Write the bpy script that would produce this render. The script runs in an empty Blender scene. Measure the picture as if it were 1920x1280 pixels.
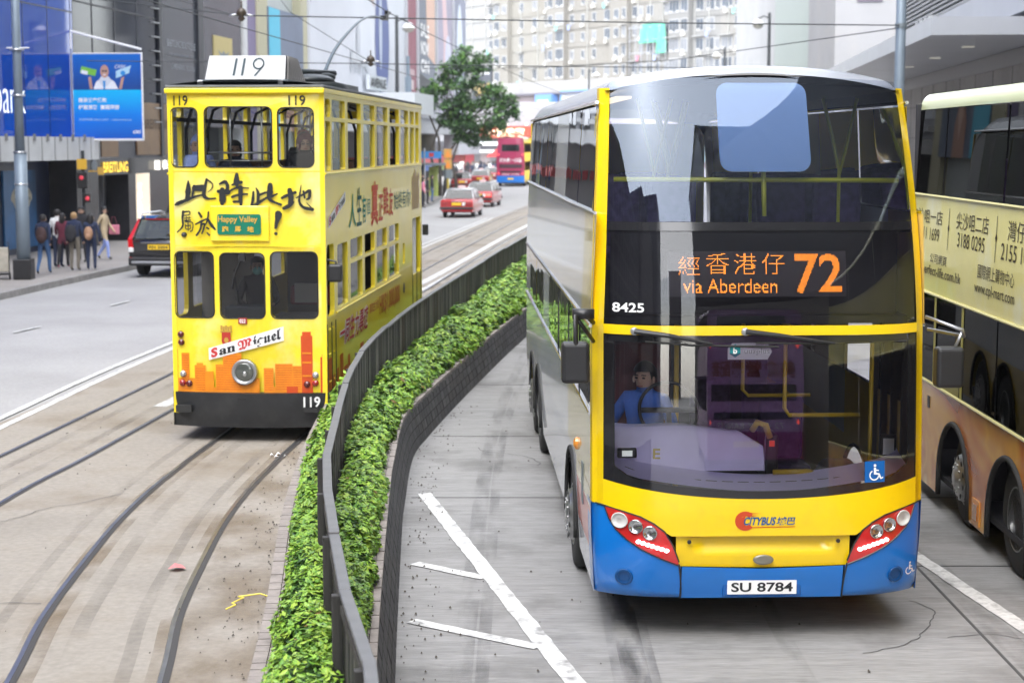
import bpy, math, random
from mathutils import Vector, Matrix
random.seed(7)
R = math.radians
SC = bpy.context.scene
COL = SC.collection
# ------------------------------------------------------------------ camera, sky, sun, exposure
cd = bpy.data.cameras.new('camera'); cam = bpy.data.objects.new('camera', cd); COL.objects.link(cam)
cd.sensor_width = 36; cd.lens = 36 * 3150 / 1920; cd.clip_end = 2000; cd.clip_start = .3
cam.location = (0, 0, 3.77); cam.rotation_euler = (R(90) - math.atan(370 / 3150), 0, 0)
cd.dof.use_dof = True; cd.dof.focus_distance = 13.6; cd.dof.aperture_fstop = 2.6
SC.camera = cam
SUN_EL, SUN_AZ = 56, 202
w = bpy.data.worlds.new('World'); SC.world = w; w.use_nodes = True
nt = w.node_tree; bg = nt.nodes['Background']
sk = nt.nodes.new('ShaderNodeTexSky'); sk.sky_type = 'NISHITA'; sk.sun_disc = False
sk.sun_elevation = R(SUN_EL); sk.sun_rotation = R(SUN_AZ); sk.air_density = 1; sk.dust_density = 1.2; sk.ozone_density = 1
hs = nt.nodes.new('ShaderNodeHueSaturation'); hs.inputs['Saturation'].default_value = .30
nt.links.new(sk.outputs[0], hs.inputs['Color']); nt.links.new(hs.outputs[0], bg.inputs[0])
bg.inputs[1].default_value = .15
sl = bpy.data.lights.new('sun', 'SUN'); sl.energy = .9; sl.angle = R(85); sl.color = (1, .97, .92)
so = bpy.data.objects.new('sun', sl); COL.objects.link(so)
_d = Vector((math.sin(R(SUN_AZ)) * math.cos(R(SUN_EL)), math.cos(R(SUN_AZ)) * math.cos(R(SUN_EL)), math.sin(R(SUN_EL))))
so.rotation_euler = (-_d).to_track_quat('-Z', 'Y').to_euler()
SC.view_settings.view_transform = 'Standard'; SC.view_settings.look = 'None'
SC.view_settings.exposure = 2.45; SC.view_settings.gamma = 1
SC.cycles.use_denoising = True; SC.cycles.max_bounces = 10; SC.cycles.transparent_max_bounces = 24
SC.cycles.glossy_bounces = 5; SC.cycles.diffuse_bounces = 4; SC.cycles.caustics_reflective = False; SC.cycles.caustics_refractive = False
SC.cycles.sample_clamp_indirect = 6
# ------------------------------------------------------------------ helpers
class MB:
    def __init__(s): s.v = []; s.f = []; s.m = []
    def add(s, vs, fs, mi=0):
        o = len(s.v); s.v += [tuple(p) for p in vs]; s.f += [tuple(i + o for i in f) for f in fs]; s.m += [mi] * len(fs); return s
    def box(s, x0, x1, y0, y1, z0, z1, mi=0):
        return s.add([(x, y, z) for z in (z0, z1) for y in (y0, y1) for x in (x0, x1)],
                     [(0, 2, 3, 1), (4, 5, 7, 6), (0, 1, 5, 4), (2, 6, 7, 3), (0, 4, 6, 2), (1, 3, 7, 5)], mi)
    def quad(s, a, b, c, d, mi=0): return s.add([a, b, c, d], [(0, 1, 2, 3)], mi)
    def poly(s, pts, mi=0): return s.add(pts, [tuple(range(len(pts)))], mi)
    def grid(s, fn, nu, nv, mi=0):
        vs = [fn(i / nu, j / nv) for j in range(nv + 1) for i in range(nu + 1)]
        return s.add(vs, [(j * (nu + 1) + i, j * (nu + 1) + i + 1, (j + 1) * (nu + 1) + i + 1, (j + 1) * (nu + 1) + i) for j in range(nv) for i in range(nu)], mi)
    def tube(s, path, r, n=8, mi=0, cap=True):
        P = [Vector(p) for p in path]; rs = r if isinstance(r, (list, tuple)) else [r] * len(P)
        vs = []; up = None
        for i, p in enumerate(P):
            t = (P[min(i + 1, len(P) - 1)] - P[max(i - 1, 0)]).normalized()
            if up is None:
                up = Vector((0, 0, 1)) if abs(t.z) < .9 else Vector((1, 0, 0))
            a = t.cross(up).normalized(); b = a.cross(t).normalized(); up = b
            for k in range(n):
                q = 2 * math.pi * k / n; vs.append(p + (a * math.cos(q) + b * math.sin(q)) * rs[i])
        fs = [(i * n + k, i * n + (k + 1) % n, (i + 1) * n + (k + 1) % n, (i + 1) * n + k) for i in range(len(P) - 1) for k in range(n)]
        if cap: fs += [tuple(range(n - 1, -1, -1)), tuple(range((len(P) - 1) * n, len(P) * n))]
        return s.add(vs, fs, mi)
    def lathe(s, prof, c, ax='z', n=16, mi=0):
        vs = []
        for r, h in prof:
            for k in range(n):
                q = 2 * math.pi * k / n; a, b = r * math.cos(q), r * math.sin(q)
                vs.append({'z': (c[0] + a, c[1] + b, c[2] + h), 'y': (c[0] + a, c[1] + h, c[2] + b), 'x': (c[0] + h, c[1] + a, c[2] + b)}[ax])
        fs = [(i * n + k, i * n + (k + 1) % n, (i + 1) * n + (k + 1) % n, (i + 1) * n + k) for i in range(len(prof) - 1) for k in range(n)]
        fs += [tuple(range(n - 1, -1, -1)), tuple(range((len(prof) - 1) * n, len(prof) * n))]
        return s.add(vs, fs, mi)
    def ell(s, c, r, nu=12, nv=8, mi=0, rot=0):
        cr, sr = math.cos(rot), math.sin(rot)
        def fn(u, v):
            a, b = 2 * math.pi * u, math.pi * (v - .5)
            x, y, z = r[0] * math.cos(b) * math.cos(a), r[1] * math.cos(b) * math.sin(a), r[2] * math.sin(b)
            return (c[0] + x * cr - y * sr, c[1] + x * sr + y * cr, c[2] + z)
        return s.grid(fn, nu, nv, mi)
    def prism(s, pts, fn, d0, d1, mi=0):
        n = len(pts); vs = [fn(u, v, d0) for u, v in pts] + [fn(u, v, d1) for u, v in pts]
        return s.add(vs, [tuple(range(n)), tuple(range(2 * n - 1, n - 1, -1))] + [(i, i + n, (i + 1) % n + n, (i + 1) % n) for i in range(n)], mi)
    def build(s, name, mat, parent=None, smooth=False, bevel=0, seg=2):
        me = bpy.data.meshes.new(name); me.from_pydata(s.v, [], s.f)
        ms = mat if isinstance(mat, (list, tuple)) else [mat]
        for m in ms: me.materials.append(m)
        if len(ms) > 1: me.polygons.foreach_set('material_index', s.m)
        if smooth: me.polygons.foreach_set('use_smooth', [True] * len(s.f))
        o = bpy.data.objects.new(name, me); COL.objects.link(o)
        if parent: o.parent = parent
        if bevel:
            b = o.modifiers.new('bevel', 'BEVEL'); b.width = bevel; b.segments = seg; b.limit_method = 'ANGLE'; b.angle_limit = R(40)
        return o
def tag(o, label=None, cat=None, group=None, kind=None):
    if label: o['label'] = label
    if cat: o['category'] = cat
    if group: o['group'] = group
    if kind: o['kind'] = kind
    return o
def thing(name, label, cat, loc=(0, 0, 0), rz=0, group=None):
    o = bpy.data.objects.new(name, None); COL.objects.link(o); o.location = loc; o.rotation_euler = (0, 0, rz); o.empty_display_size = .2
    return tag(o, label, cat, group)
def kids(o): return [c for c in COL.objects if c.parent == o]
def copy_tree(o, parent=None):
    c = o.copy(); COL.objects.link(c)
    if parent: c.parent = parent
    for k in kids(o): copy_tree(k, c)
    return c
def dup(o, loc, rz, label, group=None, scale=None):
    c = copy_tree(o); c.location = loc; c.rotation_euler = (0, 0, rz); c['label'] = label
    if group: c['group'] = group
    if scale: c.scale = (scale,) * 3
    return c
# ------------------------------------------------------------------ materials
def M(name, col, rough=.5, metal=0, var=.0, scale=4, var2=.0, scale2=40, bump=0, coat=0, spec=.5, stretch=(1, 1, 1), emit=0, space='Object', stain=None, stainscale=1, stainamt=.5):
    m = bpy.data.materials.new(name); m.use_nodes = True; t = m.node_tree; N = t.nodes; L = t.links
    b = N['Principled BSDF']; b.inputs['Base Color'].default_value = (*col, 1); b.inputs['Roughness'].default_value = rough
    b.inputs['Metallic'].default_value = metal; b.inputs['Specular IOR Level'].default_value = spec
    if coat: b.inputs['Coat Weight'].default_value = coat; b.inputs['Coat Roughness'].default_value = .04
    if emit: b.inputs['Emission Color'].default_value = (*col, 1); b.inputs['Emission Strength'].default_value = emit
    if var or var2 or bump or stain:
        tc = N.new('ShaderNodeTexCoord'); mp = N.new('ShaderNodeMapping'); L.new(tc.outputs[space], mp.inputs[0]); mp.inputs['Scale'].default_value = stretch
        prev = None
        def noise(sc, det=5, vec=None):
            n = N.new('ShaderNodeTexNoise'); n.inputs['Scale'].default_value = sc; n.inputs['Detail'].default_value = det; n.inputs['Roughness'].default_value = .6
            L.new(vec or mp.outputs[0], n.inputs['Vector']); return n
        colsock = None
        def mul(amt, nz):
            nonlocal colsock
            mr = N.new('ShaderNodeMapRange'); mr.inputs[1].default_value = .3; mr.inputs[2].default_value = .7; mr.inputs[3].default_value = 1 - amt; mr.inputs[4].default_value = 1 + amt
            L.new(nz.outputs['Fac'], mr.inputs[0])
            mx = N.new('ShaderNodeMix'); mx.data_type = 'RGBA'; mx.blend_type = 'MULTIPLY'; mx.inputs[0].default_value = 1
            if colsock: L.new(colsock, mx.inputs[6])
            else: mx.inputs[6].default_value = (*col, 1)
            L.new(mr.outputs[0], mx.inputs[7]); colsock = mx.outputs[2]
        if var: mul(var, noise(scale))
        n2 = None
        if var2 or bump:
            n2 = noise(scale2, 3)
            if var2: mul(var2, n2)
        if stain:
            ns = noise(stainscale, 6, tc.outputs[space]); cr = N.new('ShaderNodeMapRange'); cr.inputs[1].default_value = .5; cr.inputs[2].default_value = .68; cr.inputs[3].default_value = 0; cr.inputs[4].default_value = stainamt
            L.new(ns.outputs['Fac'], cr.inputs[0]); mx = N.new('ShaderNodeMix'); mx.data_type = 'RGBA'
            if colsock: L.new(colsock, mx.inputs[6])
            else: mx.inputs[6].default_value = (*col, 1)
            mx.inputs[7].default_value = (*stain, 1); L.new(cr.outputs[0], mx.inputs[0]); colsock = mx.outputs[2]
        if colsock: L.new(colsock, b.inputs['Base Color'])
        if bump:
            bp = N.new('ShaderNodeBump'); bp.inputs['Strength'].default_value = bump; bp.inputs['Distance'].default_value = .01
            L.new(n2.outputs['Fac'], bp.inputs['Height']); L.new(bp.outputs[0], b.inputs['Normal'])
    return m
def GL(name, tint=(.75, .8, .8), body=(.02, .02, .025), dark=.25, refl=1.0, ior=1.5, wav=0, rough=.0):
    """window glass: Fresnel reflection over a tinted transparent pane"""
    m = bpy.data.materials.new(name); m.use_nodes = True; t = m.node_tree; N = t.nodes; L = t.links; N.clear()
    o = N.new('ShaderNodeOutputMaterial'); tr = N.new('ShaderNodeBsdfTransparent'); tr.inputs[0].default_value = (*tint, 1)
    df = N.new('ShaderNodeBsdfDiffuse'); df.inputs[0].default_value = (*body, 1)
    m1 = N.new('ShaderNodeMixShader'); m1.inputs[0].default_value = dark; L.new(tr.outputs[0], m1.inputs[1]); L.new(df.outputs[0], m1.inputs[2])
    g = N.new('ShaderNodeBsdfGlossy'); g.inputs[0].default_value = (*(refl if isinstance(refl, tuple) else (refl,) * 3), 1); g.inputs['Roughness'].default_value = rough
    fr = N.new('ShaderNodeFresnel'); fr.inputs[0].default_value = ior
    m2 = N.new('ShaderNodeMixShader'); L.new(fr.outputs[0], m2.inputs[0]); L.new(m1.outputs[0], m2.inputs[1]); L.new(g.outputs[0], m2.inputs[2]); L.new(m2.outputs[0], o.inputs[0])
    if wav:
        tc = N.new('ShaderNodeTexCoord'); n = N.new('ShaderNodeTexNoise'); n.inputs['Scale'].default_value = .9; n.inputs['Detail'].default_value = 1; L.new(tc.outputs['Object'], n.inputs[0])
        bp = N.new('ShaderNodeBump'); bp.inputs['Strength'].default_value = wav; bp.inputs['Distance'].default_value = .1; L.new(n.outputs[0], bp.inputs['Height'])
        L.new(bp.outputs[0], g.inputs['Normal']); L.new(bp.outputs[0], fr.inputs['Normal'])
    return m
def EM(name, col, s):
    return M(name, col, .4, emit=s)
K = dict(
    black=M('black_plastic', (.018, .018, .02), .38, var=.15), rubber=M('rubber', (.02, .02, .02), .8, var=.2, scale=9), dark=M('dark_interior', (.018, .017, .022), .8),
    chrome=M('chrome', (.75, .75, .77), .12, 1), steel=M('steel', (.45, .46, .48), .35, .9, var=.1), grey=M('grey_paint', (.16, .19, .21), .5, var=.1), white=M('white_paint', (.8, .8, .8), .4),
    whiteink=M('white_ink', (.85, .85, .85), .6), blackink=M('black_ink', (.01, .012, .015), .6), redink=M('red_ink', (.55, .03, .03), .6), greenink=M('green_ink', (.0, .22, .14), .6),
    plate_y=M('yellow_plate', (.85, .55, .02), .4), plate_w=M('white_plate', (.78, .78, .78), .4), skin=M('skin', (.52, .33, .24), .6), hair=M('hair', (.012, .01, .01), .6),
    red_lamp=M('red_lamp', (.30, .012, .015), .15, coat=1), lamp_on=EM('tail_lamp_lit', (1, .10, .08), .6), clear=M('clear_lamp', (.5, .5, .5), .1, .6, coat=1), amber=M('amber_lamp', (.7, .25, .02), .2, coat=1))
# ------------------------------------------------------------------ lettering
_tc = {}
def glyphs(body, bold=0):
    k = (body, bold)
    if k not in _tc:
        c = bpy.data.curves.new('lettering', 'FONT'); c.body = body; c.offset = bold; c.resolution_u = 4
        o = bpy.data.objects.new('lettering', c); COL.objects.link(o); bpy.context.view_layer.update()
        me = bpy.data.meshes.new_from_object(o.evaluated_get(bpy.context.evaluated_depsgraph_get()))
        V = [(v.co.x, v.co.y) for v in me.vertices]; Fc = [tuple(p.vertices) for p in me.polygons]
        bpy.data.objects.remove(o); bpy.data.curves.remove(c); bpy.data.meshes.remove(me)
        x0 = min(v[0] for v in V); x1 = max(v[0] for v in V); y0 = min(v[1] for v in V); y1 = max(v[1] for v in V)
        _tc[k] = ([((x - x0) / (x1 - x0), (y - y0) / (y1 - y0)) for x, y in V], Fc, (x1 - x0) / (y1 - y0))
    return _tc[k]
def text(body, fn, mat, parent, u0, v0, u1, v1, bold=0, slant=0, name='lettering'):
    V, Fc, _ = glyphs(body, bold)
    me = bpy.data.meshes.new(name); me.from_pydata([fn(u0 + (u1 - u0) * (a + slant * (b - .5)), v0 + (v1 - v0) * b) for a, b in V], [], Fc); me.materials.append(mat)
    o = bpy.data.objects.new(name, me); COL.objects.link(o); o.parent = parent; return o
def dots(body, cols, rows, bold=0, thr=.5):
    """cells of a cols x rows lamp matrix that the writing lights"""
    V, Fc, _ = glyphs(body, bold); on = set()
    for f in Fc:
        for k in range(1, len(f) - 1):
            a, b, c = V[f[0]], V[f[k]], V[f[k + 1]]
            d = (b[0] - a[0]) * (c[1] - a[1]) - (c[0] - a[0]) * (b[1] - a[1])
            if abs(d) < 1e-12: continue
            i0, i1 = int(min(a[0], b[0], c[0]) * cols - 1), int(max(a[0], b[0], c[0]) * cols + 1)
            j0, j1 = int(min(a[1], b[1], c[1]) * rows - 1), int(max(a[1], b[1], c[1]) * rows + 1)
            for i in range(max(0, i0), min(cols, i1 + 1)):
                for j in range(max(0, j0), min(rows, j1 + 1)):
                    x, y = (i + .5) / cols, (j + .5) / rows
                    s = ((b[0] - a[0]) * (y - a[1]) - (x - a[0]) * (b[1] - a[1])) / d; t = ((x - a[0]) * (c[1] - a[1]) - (c[0] - a[0]) * (y - a[1])) / d
                    if s >= -.02 and t >= -.02 and s + t <= 1.02: on.add((i, j))
    return on
def rrect(x0, x1, z0, z1, r, n=4):
    P = []
    for cx, cz, a in ((x1 - r, z1 - r, 0), (x0 + r, z1 - r, 90), (x0 + r, z0 + r, 180), (x1 - r, z0 + r, 270)):
        P += [(cx + r * math.cos(R(a + 90 * k / n)), cz + r * math.sin(R(a + 90 * k / n))) for k in range(n + 1)]
    return P
def lerp_path(pts, y):
    for (a, b), (c, d) in zip(pts, pts[1:]):
        if y <= d: return a + (c - a) * (y - b) / (d - b)
    (a, b), (c, d) = pts[-2:]; return a + (c - a) * (y - b) / (d - b)
def smooth_path(pts, n=6):
    """Catmull-Rom through (x, y) points"""
    out = []
    for i in range(len(pts) - 1):
        p0, p1, p2, p3 = pts[max(i - 1, 0)], pts[i], pts[i + 1], pts[min(i + 2, len(pts) - 1)]
        for k in range(n):
            t = k / n
            out.append(tuple(.5 * (2 * p1[j] + (p2[j] - p0[j]) * t + (2 * p0[j] - 5 * p1[j] + 4 * p2[j] - p3[j]) * t * t + (3 * p1[j] - p0[j] - 3 * p2[j] + p3[j]) * t ** 3) for j in (0, 1)))
    return out + [tuple(pts[-1])]
def offset_path(P, d):
    out = []
    for i, p in enumerate(P):
        a, b = P[max(i - 1, 0)], P[min(i + 1, len(P) - 1)]; l = math.hypot(b[0] - a[0], b[1] - a[1])
        out.append((p[0] + d * (b[1] - a[1]) / l, p[1] - d * (b[0] - a[0]) / l))
    return out
def ribbon(mb, P, d0, d1, z, mi=0, z1=None):
    A, B = offset_path(P, d0), offset_path(P, d1); n = len(P)
    mb.add([(x, y, z) for x, y in A] + [(x, y, z if z1 is None else z1) for x, y in B], [(i, i + n, i + n + 1, i + 1) for i in range(n - 1)], mi)
def wallstrip(mb, P, d, z0, z1, mi=0):
    A = offset_path(P, d); n = len(P)
    mb.add([(x, y, z0) for x, y in A] + [(x, y, z1) for x, y in A], [(i, i + 1, i + n + 1, i + n) for i in range(n - 1)], mi)
# ------------------------------------------------------------------ ground, tracks, markings, pavement
concrete = M('lane_concrete', (.225, .222, .218), .85, var=.16, scale=.9, var2=.22, scale2=5, stretch=(1, 14, 1), bump=.35, stain=(.10, .097, .092), stainscale=.8, stainamt=.65)
beige = M('tram_bed_concrete', (.275, .248, .212), .85, var=.14, scale=.5, var2=.12, scale2=14, bump=.3, stain=(.155, .122, .085), stainscale=.5, stainamt=.75)
asph = M('road_concrete', (.31, .305, .302), .85, var=.10, scale=.4, var2=.10, scale2=18, bump=.25, stain=(.24, .235, .23), stainscale=.25, stainamt=.4)
gm = MB(); gm.quad((-600, -200, -.012), (600, -200, -.012), (600, 1200, -.012), (-600, 1200, -.012)); tag(gm.build('ground', asph), kind='structure')
def sheet(name, mat, z, L, Rr):
    mb = MB(); n = len(L); mb.add([(x, y, z) for x, y in L] + [(x, y, z) for x, y in Rr], [(i, i + n, i + n + 1, i + 1) for i in range(n - 1)]); return tag(mb.build(name, mat), kind='structure')
NEAR = smooth_path([(-2.2, 4), (-2.62, 8), (-3.0, 11.5), (-3.22, 13.2), (-3.35, 15.1), (-3.42, 16.6), (-3.42, 18.1), (-3.36, 19.5), (-3.27, 21), (-2.6, 31), (-2.0, 40), (.8, 71), (4.0, 100)])
FAR = smooth_path([(-6.2, 8), (-5.95, 17), (-5.66, 20.3), (-5.28, 25), (-4.4, 36), (-1.4, 71.2), (.9, 96), (4, 125)])
WALL = smooth_path([(-.42, 5), (-.6, 8), (-.83, 11.48), (-1.08, 16.05), (-1.14, 17.5), (-1.2, 20), (-1.08, 21.6), (-.72, 24.9), (-.14, 29.7), (.3, 33), (1.25, 40), (2.6, 50), (4.1, 60)])
LKERB = smooth_path([(-1.15, 5), (-1.45, 8), (-1.7, 11.2), (-1.83, 12.6), (-2.01, 14.4), (-2.15, 16.2), (-2.3, 19.0), (-2.35, 22), (-2.2, 26), (-1.6, 33), (-.9, 40), (.3, 50), (1.8, 60)])
FENCE = smooth_path([(-.52, 6.4), (-.63, 7.52), (-.96, 9.33), (-1.3, 11.7), (-1.44, 12.7), (-1.57, 14.6), (-1.68, 16.3), (-1.76, 18), (-1.8, 20.7), (-1.55, 25.6), (-.85, 33.3), (.36, 45.6), (1.6, 55)])
KERB = smooth_path([(-14.6, 14), (-13.6, 28), (-12.48, 40.8), (-11.55, 49.7), (-8.4, 75), (-5.3, 99.9), (-4.9, 120), (-4.9, 150), (-5.4, 200), (-6, 260)])
ys = [4 + i * 2 for i in range(56)]
sheet('tram_lane', beige, .0, [(lerp_path([(-6.9, 4), (-7.2, 20), (-6.2, 32), (-3.6, 60), (.5, 100), (2, 116)], y), y) for y in ys], [(lerp_path([(-1.0, 4), (-1.2, 11), (-1.5, 20), (-.8, 35), (1.4, 50), (3.4, 70), (6, 100), (8, 116)], y), y) for y in ys])
ys = [2 + i * 2 for i in range(40)]
sheet('bus_lane', concrete, .004, [(lerp_path([(-.6, 2), (-.83, 11.5), (-1.3, 20), (-.4, 28), (1, 38), (3.5, 56), (7, 84)], y), y) for y in ys], [(9.2, y) for y in ys])
# slab joints and dark oil streaks in the bus lane
jm = M('joint_tar', (.05, .05, .05), .8)
mb = MB()
for y in (21.5, 17.7, 26.2, 31.5, 9.5): mb.box(lerp_path([(-.8, 11), (-1.2, 20), (-.4, 28), (.4, 34)], y) + .02, 9, y, y + .022, .005, .007)
mb.box(3.62, 3.645, 9, 24, .005, .0075); mb.box(3.62, 9, 14.75, 14.78, .005, .0078)
tag(mb.build('slab_joint', jm), kind='structure')
groove = M('rail_groove', (.045, .042, .04), .7); railm = M('rail_steel', (.30, .31, .33), .3, .85, var=.2, scale=3)
for nm, P in (('tram_track', NEAR), ('tram_track', FAR)):
    mb = MB()
    for s in (-.535, .535):
        ribbon(mb, P, s - .045, s + .042, .006, 0); ribbon(mb, P, s - .042, s - .008, .008, 1)
    tag(mb.build(nm, [groove, railm]), kind='structure')
wp = M('road_paint', (.56, .56, .545), .7, var=.10, scale=3, var2=.15, scale2=22, stain=(.20, .198, .195), stainscale=6, stainamt=.95)
def mark(P, w, z=.012):
    """painted line with a slightly ragged edge"""
    mb = MB(); n = max(3, int(math.hypot(P[-1][0] - P[0][0], P[-1][1] - P[0][1]) / .12)); rr = random.Random(len(P) + int(P[0][1] * 10))
    (x0, y0), (x1, y1) = P[0], P[-1]; l = math.hypot(x1 - x0, y1 - y0); nx, ny = (y1 - y0) / l, -(x1 - x0) / l
    A = []; B = []
    for i in range(n + 1):
        t = i / n; x, y = x0 + (x1 - x0) * t, y0 + (y1 - y0) * t; a, b = w / 2 * rr.uniform(.9, 1.06), w / 2 * rr.uniform(.9, 1.06)
        A.append((x - nx * a, y - ny * a, z)); B.append((x + nx * b, y + ny * b, z))
    mb.add(A + B, [(i, i + n + 1, i + n + 2, i + 1) for i in range(n)]); return tag(mb.build('road_marking', wp), kind='structure')
mark([(-.95, 17.9), (.50, 11.2)], .155); mark([(-.88, 14.85), (-.24, 14.33)], .13, .0125); mark([(-.8, 13.0), (.2, 12.3)], .13, .0125); mark([(-.7, 11.3), (.6, 10.4)], .13, .0125)
mark([(3.66, 15.6), (4.05, 12.5)], .15)
mb = MB()
for P in ([(-7.25, 17.5), (-7.02, 22.7), (-6.44, 31.7), (-4.0, 56), (-1.2, 86)],):
    P = smooth_path(P); ribbon(mb, P, -.14, -.02, .006); ribbon(mb, P, .14, .26, .006)
P = smooth_path([(-5.1, 24), (-2.55, 45), (-.13, 70.4), (2.2, 92)])
ribbon(mb, P, -.1, .12, .006); ribbon(mb, P, .3, .42, .006)
tag(mb.build('centre_line', wp), kind='structure')
for a, b in (((-10.02, 33.6), (-9.8, 34.7)), ((-9.42, 39.3), (-9.25, 40.4)), ((-8.7, 45.5), (-8.5, 46.9)), ((-7.7, 55), (-7.5, 56.5)), ((-6.7, 64), (-6.5, 66))): mark([a, b], .1)
# pavement with granite kerb
pave = M('pavement_slabs', (.27, .25, .235), .8, var=.10, scale=1.2, var2=.12, scale2=12, stain=(.26, .24, .22), stainscale=.4, stainamt=.4)
kb = M('kerb_granite', (.26, .25, .24), .8, var=.25, scale=2.2, var2=.2, scale2=20)
mb = MB(); n = len(KERB); A = offset_path(KERB, -.2)
mb.add([(x, y, .15) for x, y in A] + [(x - 26, y, .15) for x, y in A], [(i, i + n, i + n + 1, i + 1) for i in range(n - 1)]); tag(mb.build('pavement', pave), kind='structure')
mb = MB(); wallstrip(mb, KERB, 0, -.01, .15); ribbon(mb, KERB, -.2, 0, .153); tag(mb.build('kerb', kb), kind='structure')
RK = [(8.9, 4), (9.2, 20), (10.6, 36), (13, 60), (16, 90), (22, 140), (30, 220)]
mb = MB(); n = len(RK); mb.add([(x, y, .15) for x, y in RK] + [(x + 30, y, .15) for x, y in RK], [(i, i + n, i + n + 1, i + 1) for i in range(n - 1)]); wallstrip(mb, RK, 0, -.01, .15); tag(mb.build('pavement', pave), kind='structure')
# worn dark streaks: tyre rub between the rails, oil along the bus lane, patches and cracks
def worn(name, col, amt, scale, stretch):
    m = bpy.data.materials.new(name); m.use_nodes = True; t = m.node_tree; N = t.nodes; L = t.links; b = N['Principled BSDF']; b.inputs['Base Color'].default_value = (*col, 1); b.inputs['Roughness'].default_value = .8
    tc = N.new('ShaderNodeTexCoord'); mp = N.new('ShaderNodeMapping'); mp.inputs['Scale'].default_value = stretch; nz = N.new('ShaderNodeTexNoise'); nz.inputs['Scale'].default_value = scale; nz.inputs['Detail'].default_value = 6; mr = N.new('ShaderNodeMapRange'); mr.inputs[1].default_value = .40; mr.inputs[2].default_value = .66; mr.inputs[3].default_value = 0; mr.inputs[4].default_value = amt
    L.new(tc.outputs['Object'], mp.inputs[0]); L.new(mp.outputs[0], nz.inputs[0]); L.new(nz.outputs[0], mr.inputs[0]); L.new(mr.outputs[0], b.inputs['Alpha']); return m
rub = worn('tyre_rub', (.105, .095, .083), .20, 2.0, (1, .25, 1)); dust = worn('rust_dust', (.20, .145, .085), .42, 1.6, (1, .6, 1)); oil = worn('oil_streak', (.07, .07, .07), .17, 3.0, (2, .35, 1))
mb = MB()
for c, w_ in ((-.20, .13), (.24, .11), (-.86, .10)): ribbon(mb, NEAR, c - w_ / 2, c + w_ / 2, .0035)
for c, w_ in ((-.2, .12), (.22, .12)): ribbon(mb, FAR, c - w_ / 2, c + w_ / 2, .0035)
tag(mb.build('tyre_streak', rub), kind='structure')
mb = MB(); ribbon(mb, NEAR, .55, 1.5, .003); ribbon(mb, NEAR, -.62, -.38, .0032); ribbon(mb, NEAR, .40, .52, .0032); tag(mb.build('rust_dust', dust), kind='structure')
LC = smooth_path([(.9, 6), (.9, 14), (1.1, 24), (2.3, 40), (4, 56)]); mb = MB()
for c, w_ in ((0, .34), (.0, .2), (-1.25, .16), (-1.1, .1), (1.2, .14), (2.9, .22)): ribbon(mb, LC, c - w_ / 2, c + w_ / 2, .0072 + .0003 * w_); tag(mb.build('oil_streak', oil), kind='structure')
mb = MB(); rr = random.Random(31)
for x, y, a, n_ in ((3.3, 13.6, -.4, 26), (.3, 19.5, 1.2, 22), (-.4, 10.6, .9, 18), (-5.2, 16.5, .3, 26), (-4.6, 12.6, 1.0, 22), (4.6, 12.2, 2.6, 20)):
    P = [(x, y)]
    for _ in range(n_): a += rr.uniform(-.45, .45); P.append((P[-1][0] + .07 * math.cos(a), P[-1][1] + .07 * math.sin(a)))
    ribbon(mb, P, -.004, .005, .0085)
tag(mb.build('crack', jm), kind='structure')
# ------------------------------------------------------------------ planter island
soil = M('soil', (.06, .045, .03), .95, var=.3, scale=6, bump=.5)
paver = M('edge_pavers', (.25, .22, .20), .85, var=.18, scale=5, var2=.1, scale2=30)
wallm = M('painted_wall_black', (.034, .034, .035), .6, var=.45, scale=2.5, var2=.25, scale2=26, stretch=(1, 1, 4), bump=.4, stain=(.12, .115, .11), stainscale=2.2, stainamt=.5)
pl = thing('planter', 'long curved raised planter with blackened low wall beside the bus lane', 'planter')
mb = MB(); WN = len(WALL); Li = [(lerp_path(LKERB, y) + .1, y) for _, y in WALL]
mb.add([(x, y, .44) for x, y in Li] + [(x - .2, y, .44) for x, y in WALL], [(i, i + WN, i + WN + 1, i + 1) for i in range(WN - 1)]); mb.build('soil_bed', soil, pl)
def wpt(P, i, z): return (P[i][0] - .11 * z / .47, P[i][1], z)   # the face leans back
mb = MB(); mb.add([wpt(WALL, i, 0) for i in range(WN)] + [wpt(WALL, i, .47) for i in range(WN)], [(i, i + 1, i + WN + 1, i + WN) for i in range(WN - 1)])
WO = offset_path(WALL, .009)
for i in range(0, WN - 1):   # brick courses proud of the wall face
    for j in range(4):
        a, b = WO[i], WO[i + 1]
        for q in (0, .5):
            o = .25 * (j % 2); t0, t1 = q + .02 + o * .4, q + .48 + o * .4
            pa = [a[k] + (b[k] - a[k]) * t0 for k in (0, 1)]; pb = [a[k] + (b[k] - a[k]) * min(t1, 1.02) for k in (0, 1)]
            z0 = .01 + j * .115
            l0, l1 = -.11 * z0 / .47, -.11 * (z0 + .105) / .47
            mb.quad((pa[0] + l0, pa[1], z0), (pb[0] + l0, pb[1], z0), (pb[0] + l1, pb[1], z0 + .105), (pa[0] + l1, pa[1], z0 + .105), random.choice((1, 1, 2, 3)))
mb.build('retaining_wall', [M('wall_mortar', (.012, .012, .012), .9), wallm, M('painted_wall_worn', (.055, .052, .05), .7, var=.4, scale=4, var2=.25, scale2=26), M('painted_wall_soot', (.024, .024, .025), .6, var=.4, scale=4)], pl)
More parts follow.
